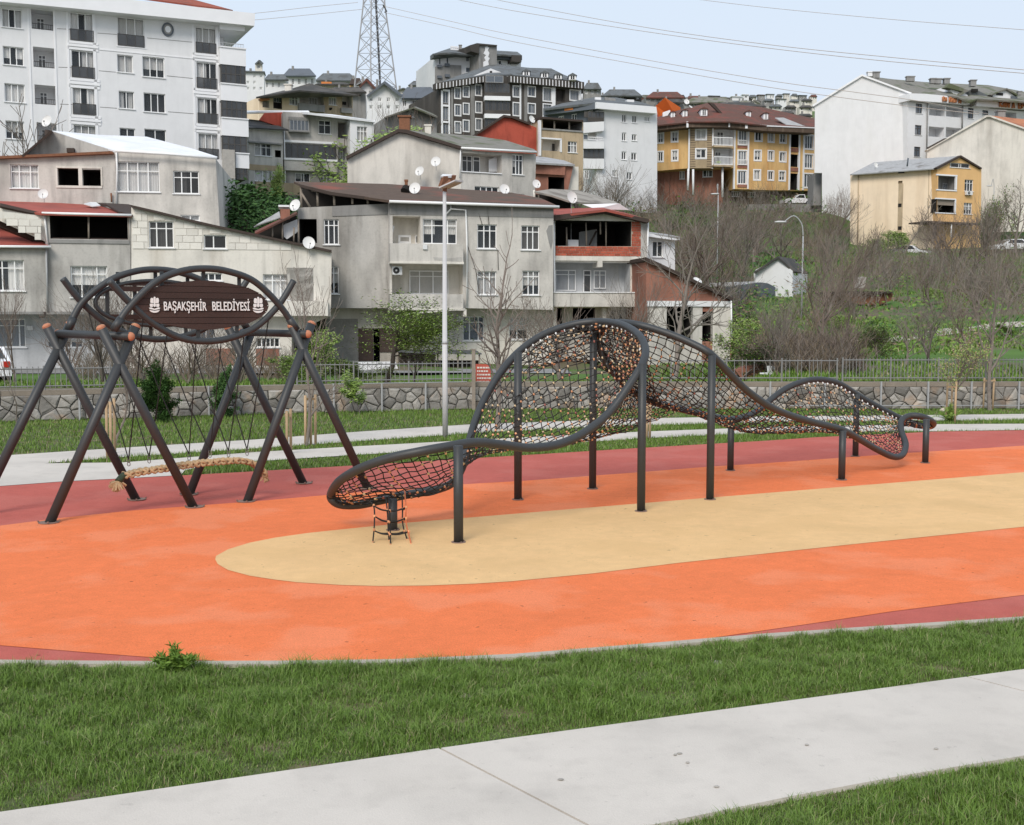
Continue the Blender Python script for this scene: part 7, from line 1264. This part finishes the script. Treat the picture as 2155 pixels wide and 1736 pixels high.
p = U(22, 797, 44); car('white saloon car with red tail lights at the left edge behind the railing', (p.x - 1.1, p.y, TZ(p.x - 1.1, 44)), -1.05); p = U(2135, 522, 126); car('white car parked behind the bare trees at the right edge', (p.x, 127, TZ(p.x, 127) + .1), .05); p = U(1915, 527, 126); car('white van nose half buried behind a mound by the cream house', (p.x, 126, TZ(p.x, 126) - .5), 2.6)
def rock(label, p, r, m='rock'):
    mb = MB().ell(p, (r, r * .8, r * .55), 8, 5); mb.v = [tuple(Vector(v) + Vector(RNG.normal(0, r * .09, 3))) for v in mb.v]; tag(mb.build('stone', m), label, 'stone', 'loose stones lying in the grass')
rock('pale two lobed stone in the grass left of the kerb weed', G(97, 1566), .035, 'pebble'); rock('tan stone in the middle of the near lawn', G(979, 1467), .045, 'pebble'); rock('small brown stone near the kerb on the right lawn', G(1510, 1397), .04); rock('small pale stone beside the far wall path', G(1990, 866), .2, 'pebble')
for i, (x_, y_) in enumerate(((1421, 1588), (1447, 1604), (1698, 1567), (1970, 1575), (1508, 1655), (1430, 1585), (1180, 1640))): tag(MB().ell(G(x_, y_, .036), (.011 + .0015 * i, .009, .006), 6, 4).build('pebble', 'rock'), ['dark leaf like fleck above the middle of the near path', 'pebble just below the dark fleck on the near path', 'dark speck on the near path under the right lawn', 'pebble farthest right on the near concrete path', 'pebble near the lower edge of the near path', 'small grain touching the dark fleck on the path', 'pebble beside the joint of the near path'][i], 'pebble', 'pebbles on the near path')
ch = thing('chair', 'white plastic chair standing behind the fence', 'chair', U(1625, 790, 38)); f = Face(ch, (1610, 38), (1640, 38.3), 'D'); f.box(1618, 785, 1632, 788, 0, .45, 'pvc', 'seat'); f.poly([(1616, 770), (1632, 770), (1633, 786), (1617, 786)], -.45, .05, 'pvc', 'backrest')
for x_ in (1618.5, 1631): f.line([(x_, 788), (x_, 800)], .025, 'pvc', 'leg', 0); f.line([(x_, 788), (x_, 800)], .025, 'pvc', 'leg', -.42)
# ------------------------------------------------------------------ trees
def branchy(seed, h, r0, spread, lv, upw=.35, nb=(5, 4, 3, 3), first=.3, lean=0., sides=(7, 5, 4, 3, 3), leaf=0, ratio=.62, rmin=.0085):
    rn = random.Random(seed); T, Bm, LF = MB(), MB(), []
    def grow(p, d, L_, r, l):
        n = 5 if l < 2 else 4; pts, rad = [p], [r]; q_ = p; dd = d.copy()
        for i in range(n):
            dd = (dd + Vector((rn.gauss(0, .13), rn.gauss(0, .13), rn.gauss(0, .08) + upw * .16 * (1 if l else .3)))).normalized(); q_ = q_ + dd * (L_ / n); pts.append(q_); rad.append(max(rmin, r * (1 - .72 * (i + 1) / n) if l else r * (1 - .6 * (i + 1) / n)))
        (T if l == 0 else Bm).tube(pts, rad, sides[l])
        if l >= lv:
            if leaf: LF.extend((pts[k], dd) for k in range(1, n + 1))
            return
        k = nb[l] if l < len(nb) else 3
        for i in range(k):
            t = first + (1 - first) * (i + rn.random() * .8) / k if l == 0 else .25 + .75 * (i + rn.random()) / k; t = min(t, .99); f = t * n; i0 = int(f); b = pts[i0] + (pts[min(i0 + 1, n)] - pts[i0]) * (f - i0); az = rn.random() * 6.283 + i * 2.4; ax = (pts[min(i0 + 1, n)] - pts[i0]).normalized(); pe = ax.orthogonal().normalized(); pe = Matrix.Rotation(az, 3, ax) @ pe; sp = spread * (.7 + .6 * rn.random()); nd = (ax * math.cos(sp) + pe * math.sin(sp)).normalized()
            grow(b, nd, L_ * ratio * (1.15 - .5 * t) * (.75 + .5 * rn.random()), rad[i0] * .62, l + 1)
        if l < lv: grow(pts[-1], dd, L_ * .45, rad[-1], l + 1)
    grow(Vector((0, 0, -.05)), Vector((lean, 0, 1)).normalized(), h * .62, r0, 0); return T, Bm, LF, rn
PROTO = {}
def to_mesh(mb, nm, mats):
    me = bpy.data.meshes.new(nm); me.from_pydata(mb.v, [], mb.f); [me.materials.append(MATS[m]) for m in mats]
    if max(mb.m, default=0): me.polygons.foreach_set('material_index', mb.m)
    return me
def leaves(LF, rn, n, size, spread_, cols):
    mb = MB()
    for p, d in LF:
        for _ in range(n):
            c = p + Vector((rn.gauss(0, spread_), rn.gauss(0, spread_), rn.gauss(0, spread_ * .8))); a = Vector((rn.gauss(0, 1), rn.gauss(0, 1), rn.gauss(0, .6))).normalized(); b = a.orthogonal().normalized(); s_ = size * (.6 + .8 * rn.random()); mb.mi = rn.randrange(cols); mb.add([c - a * s_, c + b * s_ * .5, c + a * s_, c - b * s_ * .5], [(0, 1, 2, 3)])
    return mb
def proto(key, bark='bark_grey', twig='twig', leaf=None, **kw):
    T, Bm, LF, rn = branchy(**kw, leaf=1 if leaf else 0); d = [('trunk', to_mesh(T, 'trunk', [bark])), ('branches', to_mesh(Bm, 'branches', [twig]))]
    if leaf: d.append(('crown', to_mesh(leaves(LF, rn, *leaf[:3], len(leaf[3])), 'crown', leaf[3])))
    PROTO[key] = d
LG = ['leaf0', 'leaf1', 'leaf2']
proto('bare_a', seed=1, h=6, r0=.1, spread=.75, lv=3, nb=(8, 5, 4), first=.25); proto('bare_b', seed=2, h=6, r0=.11, spread=.85, lv=3, nb=(7, 5, 4), first=.2, lean=.15); proto('bare_c', seed=5, h=6, r0=.09, spread=.6, lv=3, nb=(9, 5, 3), first=.2, upw=.9, twig='twig_red')
proto('slim', bark='bark_grey', seed=7, h=6, r0=.075, spread=.9, lv=2, nb=(20, 5), first=.3, upw=.7, ratio=.36, twig='bark_grey'); proto('vase_a', seed=9, h=5, r0=.13, spread=.5, lv=3, nb=(9, 5, 4), first=.08, upw=.5, ratio=.9, bark='bark_dark'); proto('vase_b', seed=12, h=5, r0=.12, spread=.6, lv=3, nb=(10, 5, 4), first=.05, upw=.6, ratio=.85, twig='twig_red')
proto('green', bark='bark_dark', twig='bark_dark', seed=21, h=5, r0=.11, spread=1.05, lv=3, nb=(10, 6, 4), first=.56, upw=.3, leaf=(5, .045, .2, LG)); proto('evergreen', twig='bark_dark', seed=41, h=2.6, r0=.07, spread=.8, lv=3, nb=(10, 6, 4), first=.03, ratio=.85, leaf=(16, .045, .16, ['pine0', 'pine0', 'pine1'])); proto('budding', seed=23, h=4, r0=.05, spread=.6, lv=2, nb=(10, 7), first=.45, upw=.6, leaf=(5, .035, .1, ['bud', 'leaf2', 'leaf1']))
proto('sapling', seed=25, h=4, r0=.035, spread=.6, lv=2, nb=(7, 3), first=.45, upw=.8, ratio=.4); proto('youngpine', bark='bark_dark', twig='pine0', seed=31, h=3, r0=.06, spread=1.1, lv=2, nb=(22, 6), first=.08, upw=.5, ratio=.42, leaf=(16, .06, .09, ['pine0', 'pine1', 'pine1'])); proto('greenbush', twig='bark_dark', seed=33, h=2.2, r0=.05, spread=.7, lv=3, nb=(9, 5, 4), first=.05, upw=.4, ratio=.8, leaf=(5, .05, .1, LG)); proto('darkbush', twig='bark_dark', seed=35, h=2.2, r0=.06, spread=.8, lv=3, nb=(9, 5, 4), first=.03, ratio=.9, leaf=(3, .06, .12, ['pine1', 'leaf0', 'dry'])); proto('youngleaf', twig='leaf0', seed=37, h=2.6, r0=.025, spread=.7, lv=2, nb=(12, 5), first=.3, upw=.6, ratio=.42, leaf=(6, .05, .07, LG))
HT = {k: max(v[2] for v in [tuple(x.co) for n_, m_ in d for x in m_.vertices]) for k, d in PROTO.items()}; rt = random.Random(5)
def tree(key, px, base, top, label, Y=None, name='bare_tree', cat='tree', group=None, wide=1., rz=None):
    if Y is None: p = TH(px, base)
    else: p = U(px, base, Y); p.z = TZ(p.x, Y) if Y > wallY(p.x) + .3 else 0
    h = U(px, top, p.y).z - p.z; s = h / HT[key]; o = thing(name, label, cat, p, group); o.rotation_euler = (0, 0, rt.random() * 6.28 if rz is None else rz); o.scale = (s * wide, s * wide, s)
    for n_, me in PROTO[key]:
        c = bpy.data.objects.new(n_, me); COL.objects.link(c); c.parent = o
    return o
tree('slim', 1046, 906, 432, 'tall slim leafless tree with short side twigs right of the lamp post', 26.8, 'bare_tree')
tree('green', 812, 802, 600, 'spreading fresh green tree in front of the grey house', 36, 'green_tree', wide=1.75); tree('bare_b', 872, 800, 668, 'thin leafless tree beside the fresh green tree', 37); tree('greenbush', 690, 800, 688, 'loose green shrub between the swing and the fresh green tree', 37, 'green_shrub', 'shrub')
tree('youngpine', 330, 884, 752, 'small dark green pine seen through the swing ropes', 29.0, 'young_pine', wide=.95); tree('youngpine', 463, 880, 762, 'second small pine against the wall behind the swing board', 30.2, 'young_pine', wide=.8); tree('youngleaf', 757, 872, 775, 'young bright green sapling against the stone wall right of the swing', 31.0, 'sapling', wide=1.5)
tree('sapling', 34, 884, 700, 'thin staked sapling at the left edge of the lawn', 28.3, 'sapling'); tree('bare_a', 645, 940, 512, 'leafless young tree between stakes right of the swing frame', 23.3, wide=.55); tree('sapling', 236, 966, 640, 'slender young tree with pale stakes behind the left swing legs', 22, 'sapling')
tree('budding', 1997, 886, 688, 'small staked tree with pale buds in front of the railing', 29.2, 'budding_tree', wide=1.15); tree('bare_a', 2083, 866, 490, 'staked leafless tree with upswept branches at the right of the lawn', 32.3, wide=.8)
for px, b, t, k, w_, lb in ((215, 800, 560, 'vase_a', 1.1, 'brown leafless thicket tree behind the left swing legs'), (300, 800, 590, 'vase_b', 1.1, 'leafless many stemmed tree behind the sign board'), (505, 800, 640, 'vase_a', 1.3, 'leafless brush tree seen under the right end of the sign'), (395, 800, 660, 'vase_b', 1.2, 'twiggy reddish brush in the middle behind the swing ropes'), (150, 800, 620, 'vase_b', .8, 'twiggy bush before the blue white ground floor'), (30, 800, 580, 'bare_c', .7, 'budding twiggy tree at the far left before the grey house')): tree(k, px, b, t, lb, 37.5, 'bare_tree', 'tree', wide=w_)
tree('bare_a', 48, 330, 205, 'leafless tree standing behind the white roofed house at the far left', 76); tree('evergreen', 535, 478, 362, 'large dark evergreen bush between the white block and the grey house', 80, 'evergreen_bush', 'bush', wide=1.25); tree('evergreen', 490, 480, 380, 'dark evergreen bush tucked under the white apartment block', 79, 'evergreen_bush', 'bush', wide=1.1); tree('greenbush', 579, 430, 338, 'narrow ivy green column beside the downpipe of the flat roofed house', 100, 'green_shrub', 'shrub', wide=.35); tree('greenbush', 723, 460, 372, 'green bush in the gap left of the beige gable', 97, 'green_shrub', 'shrub')
tree('vase_a', 800, 290, 195, 'leafless brush at the foot of the pylon', 118, wide=1.0); tree('vase_b', 850, 300, 235, 'twiggy bush right of the pylon foot', 112, wide=1.4); tree('greenbush', 812, 300, 262, 'small green bush left of the rusty chimney', 108, 'green_shrub', 'shrub', wide=1.3)
for px, b, t, k, w_, Y_, lb in ((1293, 415, 335, 'vase_a', 1.3, 125, 'spreading leafless tree in front of the plain white block'), (1212, 400, 325, 'vase_b', .8, 104, 'reddish twiggy bush beside the dull red band house'), (1420, 700, 440, 'bare_b', 1.0, 50, 'large pale leafless tree in front of the red brick lean-to'), (1345, 720, 560, 'vase_a', 1.0, 45, 'leafless tree covering the red roofed house ground floor'), (1180, 720, 610, 'vase_b', 1.2, 45, 'twiggy bush before the dark ground floor openings'), (1108, 760, 600, 'bare_a', .9, 42, 'small leafless tree at the right corner of the grey house'), (1490, 580, 430, 'vase_b', 1.2, 78, 'grey brushwood tree right of the annex'), (1565, 560, 420, 'vase_a', 1.2, 95, 'leafless tree below the middle of the yellow block'),
        (1625, 762, 610, 'vase_a', 1.0, 42, 'leafless tree by the broken concrete hut'), (1726, 745, 470, 'vase_b', 1.0, 52, 'tall brown many stemmed tree right of the curved street lamp'), (1775, 750, 560, 'bare_c', 1.0, 48, 'reddish twiggy tree on the slope beyond the far hump of the net'), (1850, 600, 480, 'bare_a', 1.0, 96, 'leafless tree before the cream wall left part'), (1905, 525, 400, 'sapling', 1.6, 122, 'thin leafless tree against the cream wall'), (1955, 755, 600, 'vase_a', 1.2, 41, 'leafless tree leaning on the slope above the railing'), (1985, 560, 425, 'vase_b', 1.2, 110, 'twiggy tree before the orange end wall'), (2035, 640, 430, 'bare_c', 1.2, 88, 'tall reddish brushwood tree right of the orange end wall'), (2075, 590, 400, 'vase_a', 1.0, 104, 'leafless tree before the beige gable wall'), (2140, 560, 370, 'bare_a', 1.2, 118, 'leafless tree at the far right before the beige gable'), (2160, 800, 560, 'bare_b', .9, 36, 'dark leafless tree cut by the right edge above the railing'), (2000, 650, 520, 'bare_a', 1.3, 78, 'low leafless tree in the middle of the slope'), (1742, 470, 400, 'bare_c', .8, 140, 'twiggy bush under the white gable wall'), (1760, 470, 385, 'vase_b', .8, 136, 'twiggy bush at the foot of the blank white gable'), (1600, 470, 380, 'bare_a', .7, 140, 'leafless tree before the balconies of the yellow block')): tree(k, px, b, t, lb, Y_, wide=w_)
tree('darkbush', 1846, 762, 668, 'dark brown green bush with fallen branches on the slope', 42, 'dark_bush', 'bush', wide=1.0); tree('greenbush', 1868, 522, 482, 'bright green bush at the foot of the cream wall', 126, 'green_shrub', 'shrub', wide=1.6); tree('greenbush', 1832, 520, 500, 'low green bush left of the bright one by the cream wall', 124, 'green_shrub', 'shrub', wide=1.8); tree('darkbush', 2107, 520, 388, 'dark ivy covered tree stump by the beige gable', 128, 'ivy_tree', wide=.5); tree('darkbush', 1560, 762, 700, 'low dark green bush behind the gappy railing', 40, 'dark_bush', 'bush', wide=1.6); tree('greenbush', 1548, 700, 662, 'overgrown green bush beside the grey wavy wall', 60, 'green_shrub', 'shrub', wide=1.0); tree('greenbush', 600, 800, 745, 'low weed bush behind the railing right of the swing', 35, 'green_shrub', 'shrub', wide=2.0); tree('greenbush', 745, 800, 752, 'bright grass green bush behind the middle railing', 35.5, 'green_shrub', 'shrub', wide=2.2)
# stakes tied round the young trees
def stakes(label, L_, Y):
    o = thing('tree_stakes', label, 'tree stakes', G(*L_[0][:2]))
    for x_, yb, yt in L_: b = G(x_, yb); t = U(x_, yt, b.y); MB().tube([b - Vector((0, 0, .1)), Vector((b.x + .01, b.y, t.z))], .028, 8).build('stake', 'stake', o, True)
    b0 = G(*L_[0][:2]); b1 = G(*L_[-1][:2]); z = U(L_[0][0], L_[0][2], b0.y).z - .08; MB().box(((b0.x + b1.x) / 2, (b0.y + b1.y) / 2 - .04, z), abs(b1.x - b0.x) + .08, .02, .05).build('tie', 'stake', o)
stakes('three pale wooden stakes behind the left swing legs', [(226, 965, 840), (234, 966, 845), (242, 962, 838)], 22); stakes('wooden stakes round the young tree right of the swing', [(643, 938, 832), (654, 938, 838), (664, 935, 830)], 23); stakes('grey stakes beside the far right swing leg', [(604, 958, 865), (612, 956, 860)], 22.6); stakes('pale stakes round the budding tree', [(1991, 884, 805), (2001, 886, 806), (2009, 891, 803)], 29); stakes('thick stakes holding the tree at the right of the lawn', [(2069, 862, 795), (2089, 862, 796)], 32); stakes('pale stakes behind the tall middle net posts', [(1361, 924, 850), (1367, 926, 846)], 25)
# weeds
def weed(label, px, py, n, h, mats=('leaf0', 'leaf1'), name='weed', w=.05):
    c = G(px, py); o = thing(name, label, 'plant', c); st = MB(); lf = MB(); rn = random.Random(int(px))
    for i in range(n):
        a = rn.random() * 6.28; t_ = rn.random(); e_ = c + Vector((math.cos(a) * h * .95 * t_, math.sin(a) * h * .7 * t_, h * (1.15 - .75 * t_) * (.6 + .5 * rn.random()))); m_ = (c + e_) / 2 + Vector((0, 0, h * .1)); P_ = cat_rom([c, m_, e_], 6); st.tube(P_, .003, 4)
        for k in range(2, len(P_)):
            for _ in range(3): d = Vector((rn.gauss(0, .9), rn.gauss(0, .9), rn.gauss(.7, .5))).normalized(); b = d.orthogonal().normalized(); p = Vector(P_[k]); L_ = w * (.5 + .8 * rn.random()); lf.mi = rn.randrange(len(mats)); lf.add([p, p + d * L_ * .45 + b * L_ * .11, p + d * L_, p + d * L_ * .45 - b * L_ * .11], [(0, 1, 2, 3)])
    st.build('stem', 'leaf0', o); lf.build('leaves', list(mats), o)
weed('leafy green weed growing over the kerb', 370, 1420, 44, .2, ('blade0', 'blade1', 'leaf0')); weed('grass clump round the foot of the budding tree', 2000, 890, 26, .42, w=.1, name='grass_clump')
# brushwood: nobody could count its twigs
def brush(name, region, n, h, mats, dens=3):
    mb = MB(); rn = random.Random(len(region) + n); A = np.array(region); lo_, hi = A.min(0), A.max(0); k = 0
    while k < n:
        px, py = lo_[0] + rn.random() * (hi[0] - lo_[0]), lo_[1] + rn.random() * (hi[1] - lo_[1])
        if not inside(np.array([[px, py]]), region)[0]: continue
        p = TH(px, py); s = 1 + p.y * .006; k += 1; mb.mi = rn.randrange(len(mats)); az0 = rn.random() * 6.28
        for j in range(dens):
            a = rn.random() * 6.28; L_ = h * s * (.5 + .8 * rn.random()); d = Vector((math.cos(a) * .45, math.sin(a) * .45, 1)).normalized(); m_ = p + d * L_ * .5 + Vector((rn.gauss(0, .1), rn.gauss(0, .1), 0)) * L_; e_ = m_ + (d + Vector((rn.gauss(0, .4), rn.gauss(0, .4), rn.gauss(0, .2)))).normalized() * L_ * .5; w0 = .012 * s; mb.tube([p, m_, e_], [w0, w0 * .7, w0 * .3], 3, caps=False)
            for _ in range(3): b_ = p + (m_ - p) * (.3 + .7 * rn.random()) if rn.random() < .5 else m_ + (e_ - m_) * rn.random(); mb.tube([b_, b_ + Vector((rn.gauss(0, .5), rn.gauss(0, .5), .5 + rn.random() * .4)).normalized() * L_ * .35], [w0 * .5, w0 * .25], 3, caps=False)
    o = mb.build(name, mats); o['kind'] = 'stuff'
tree('evergreen', 572, 470, 400, 'dark evergreen bush beside the red fascia of the lean-to', 79, 'evergreen_bush', 'bush', wide=1.1)
brush('brushwood', [(1235, 430), (1330, 390), (1500, 405), (1620, 440), (1720, 465), (1790, 510), (1780, 560), (1560, 560), (1400, 600), (1380, 520), (1300, 480)], 760, 1.8, ['twig', 'twig', 'bark_grey', 'bark_dark', 'dry'])
brush('slope_brushwood', [(1540, 720), (1600, 690), (1690, 660), (1710, 600), (1790, 560), (1790, 640), (1700, 740), (1560, 755)], 140, 1.1, ['twig', 'twig_red', 'dry', 'twig']); brush('upper_slope_brushwood', [(1790, 545), (1900, 550), (2000, 560), (2150, 530), (2150, 660), (2020, 640), (1950, 610), (1800, 590)], 330, 1.2, ['twig', 'twig', 'dry', 'twig_red', 'bark_grey']); brush('fence_brushwood', [(140, 790), (560, 785), (690, 790), (690, 803), (140, 805)], 260, 1.0, ['twig', 'dry', 'twig_red']); brush('lower_slope_brushwood', [(1560, 745), (1800, 745), (1820, 790), (1560, 790)], 500, .8, ['twig', 'dry', 'twig_red', 'bark_dark'])

brush('thicket', [(1720, 560), (1800, 545), (2155, 530), (2155, 690), (2020, 680), (1900, 640), (1800, 690), (1720, 720)], 110, 2.2, ['twig', 'bark_grey', 'twig', 'dry'], 4); brush('hut_thicket', [(1400, 560), (1540, 560), (1580, 600), (1560, 690), (1440, 690)], 150, 1.8, ['twig', 'bark_dark', 'dry', 'twig'], 4)
tg = random.Random(9)
for i, (px, b, h_, k, Y_, lb) in enumerate([(1460, 470, 80, 'bare_a', 140, 'leafless tree under the left end of the yellow block'), (1530, 500, 90, 'vase_a', 120, 'brown tree in the thicket below the yellow block balconies'), (1640, 540, 110, 'bare_b', 100, 'pale leafless tree in the thicket above the white hut'), (1590, 500, 90, 'vase_b', 112, 'twiggy tree right of the straight street lamp'), (1410, 520, 110, 'bare_a', 92, 'leafless tree above the white annex'), (1735, 570, 90, 'vase_a', 96, 'leafless tree at the head of the curved street lamp'), (1795, 590, 120, 'bare_c', 92, 'tall thin tree left of the cream house corner'), (1870, 640, 110, 'vase_a', 80, 'leafless tree above the burnt out shed'), (1930, 620, 110, 'bare_b', 86, 'leafless tree on the open green slope below the cream house'), (1960, 670, 130, 'bare_c', 68, 'reddish tree in the middle of the right slope'), (2060, 680, 150, 'vase_a', 66, 'big leafless tree on the right slope above the footpath'), (2120, 660, 160, 'bare_b', 72, 'leafless tree on the right slope by the frame edge'), (2020, 600, 140, 'vase_b', 92, 'brown tree under the orange end wall canopy'), (1760, 770, 120, 'vase_b', 40, 'twiggy tree beside the stone pier by the fence'), (1905, 760, 120, 'bare_a', 40, 'thin tree between the dark bush and the railing tree'), (2050, 770, 150, 'bare_c', 40, 'reddish tree behind the staked tree at the right')]): tree(k, px, b, b - h_, lb, Y_, wide=1.1 + .3 * tg.random())
for px, b, h_, Y_, lb in ((1755, 700, 40, 58, 'green bush on the slope below the burnt out shed'), (1950, 640, 36, 74, 'low green bush on the open right slope'), (2110, 720, 40, 52, 'green bush beside the footpath at the right')): tree('greenbush', px, b, b - h_, lb, Y_, 'green_shrub', 'shrub', wide=1.7)

def undergrowth(name, region, n, mats, size=.1, k=50, rad=.7):
    lf = MB(); rn = random.Random(n); A = np.array(region); lo_, hi = A.min(0), A.max(0); c_ = 0
    while c_ < n:
        px, py = lo_[0] + rn.random() * (hi[0] - lo_[0]), lo_[1] + rn.random() * (hi[1] - lo_[1])
        if not inside(np.array([[px, py]]), region)[0]: continue
        p = TH(px, py); c_ += 1; s = rad * (.5 + rn.random()) * (1 + p.y * .004); m0 = rn.randrange(len(mats))
        for _ in range(k):
            q_ = p + Vector((rn.gauss(0, s), rn.gauss(0, s), abs(rn.gauss(0, s * .6)))); a = Vector((rn.gauss(0, 1), rn.gauss(0, 1), rn.gauss(0, .7))).normalized(); b = a.orthogonal().normalized(); z_ = size * (.6 + .8 * rn.random()) * (1 + p.y * .008); lf.mi = m0 if rn.random() < .7 else rn.randrange(len(mats)); lf.add([q_ - a * z_, q_ + b * z_ * .5, q_ + a * z_, q_ - b * z_ * .5], [(0, 1, 2, 3)])
    o = lf.build(name, mats); o['kind'] = 'stuff'
undergrowth('undergrowth', [(1240, 440), (1500, 410), (1720, 440), (1780, 560), (1700, 640), (1540, 700), (1400, 690), (1380, 560)], 150, ['pine0', 'blade0', 'pine1', 'dry'])
undergrowth('slope_undergrowth', [(1560, 640), (1800, 540), (2155, 530), (2155, 740), (1560, 750)], 130, ['blade0', 'pine1', 'blade1', 'dry'], .08, 40, .6)
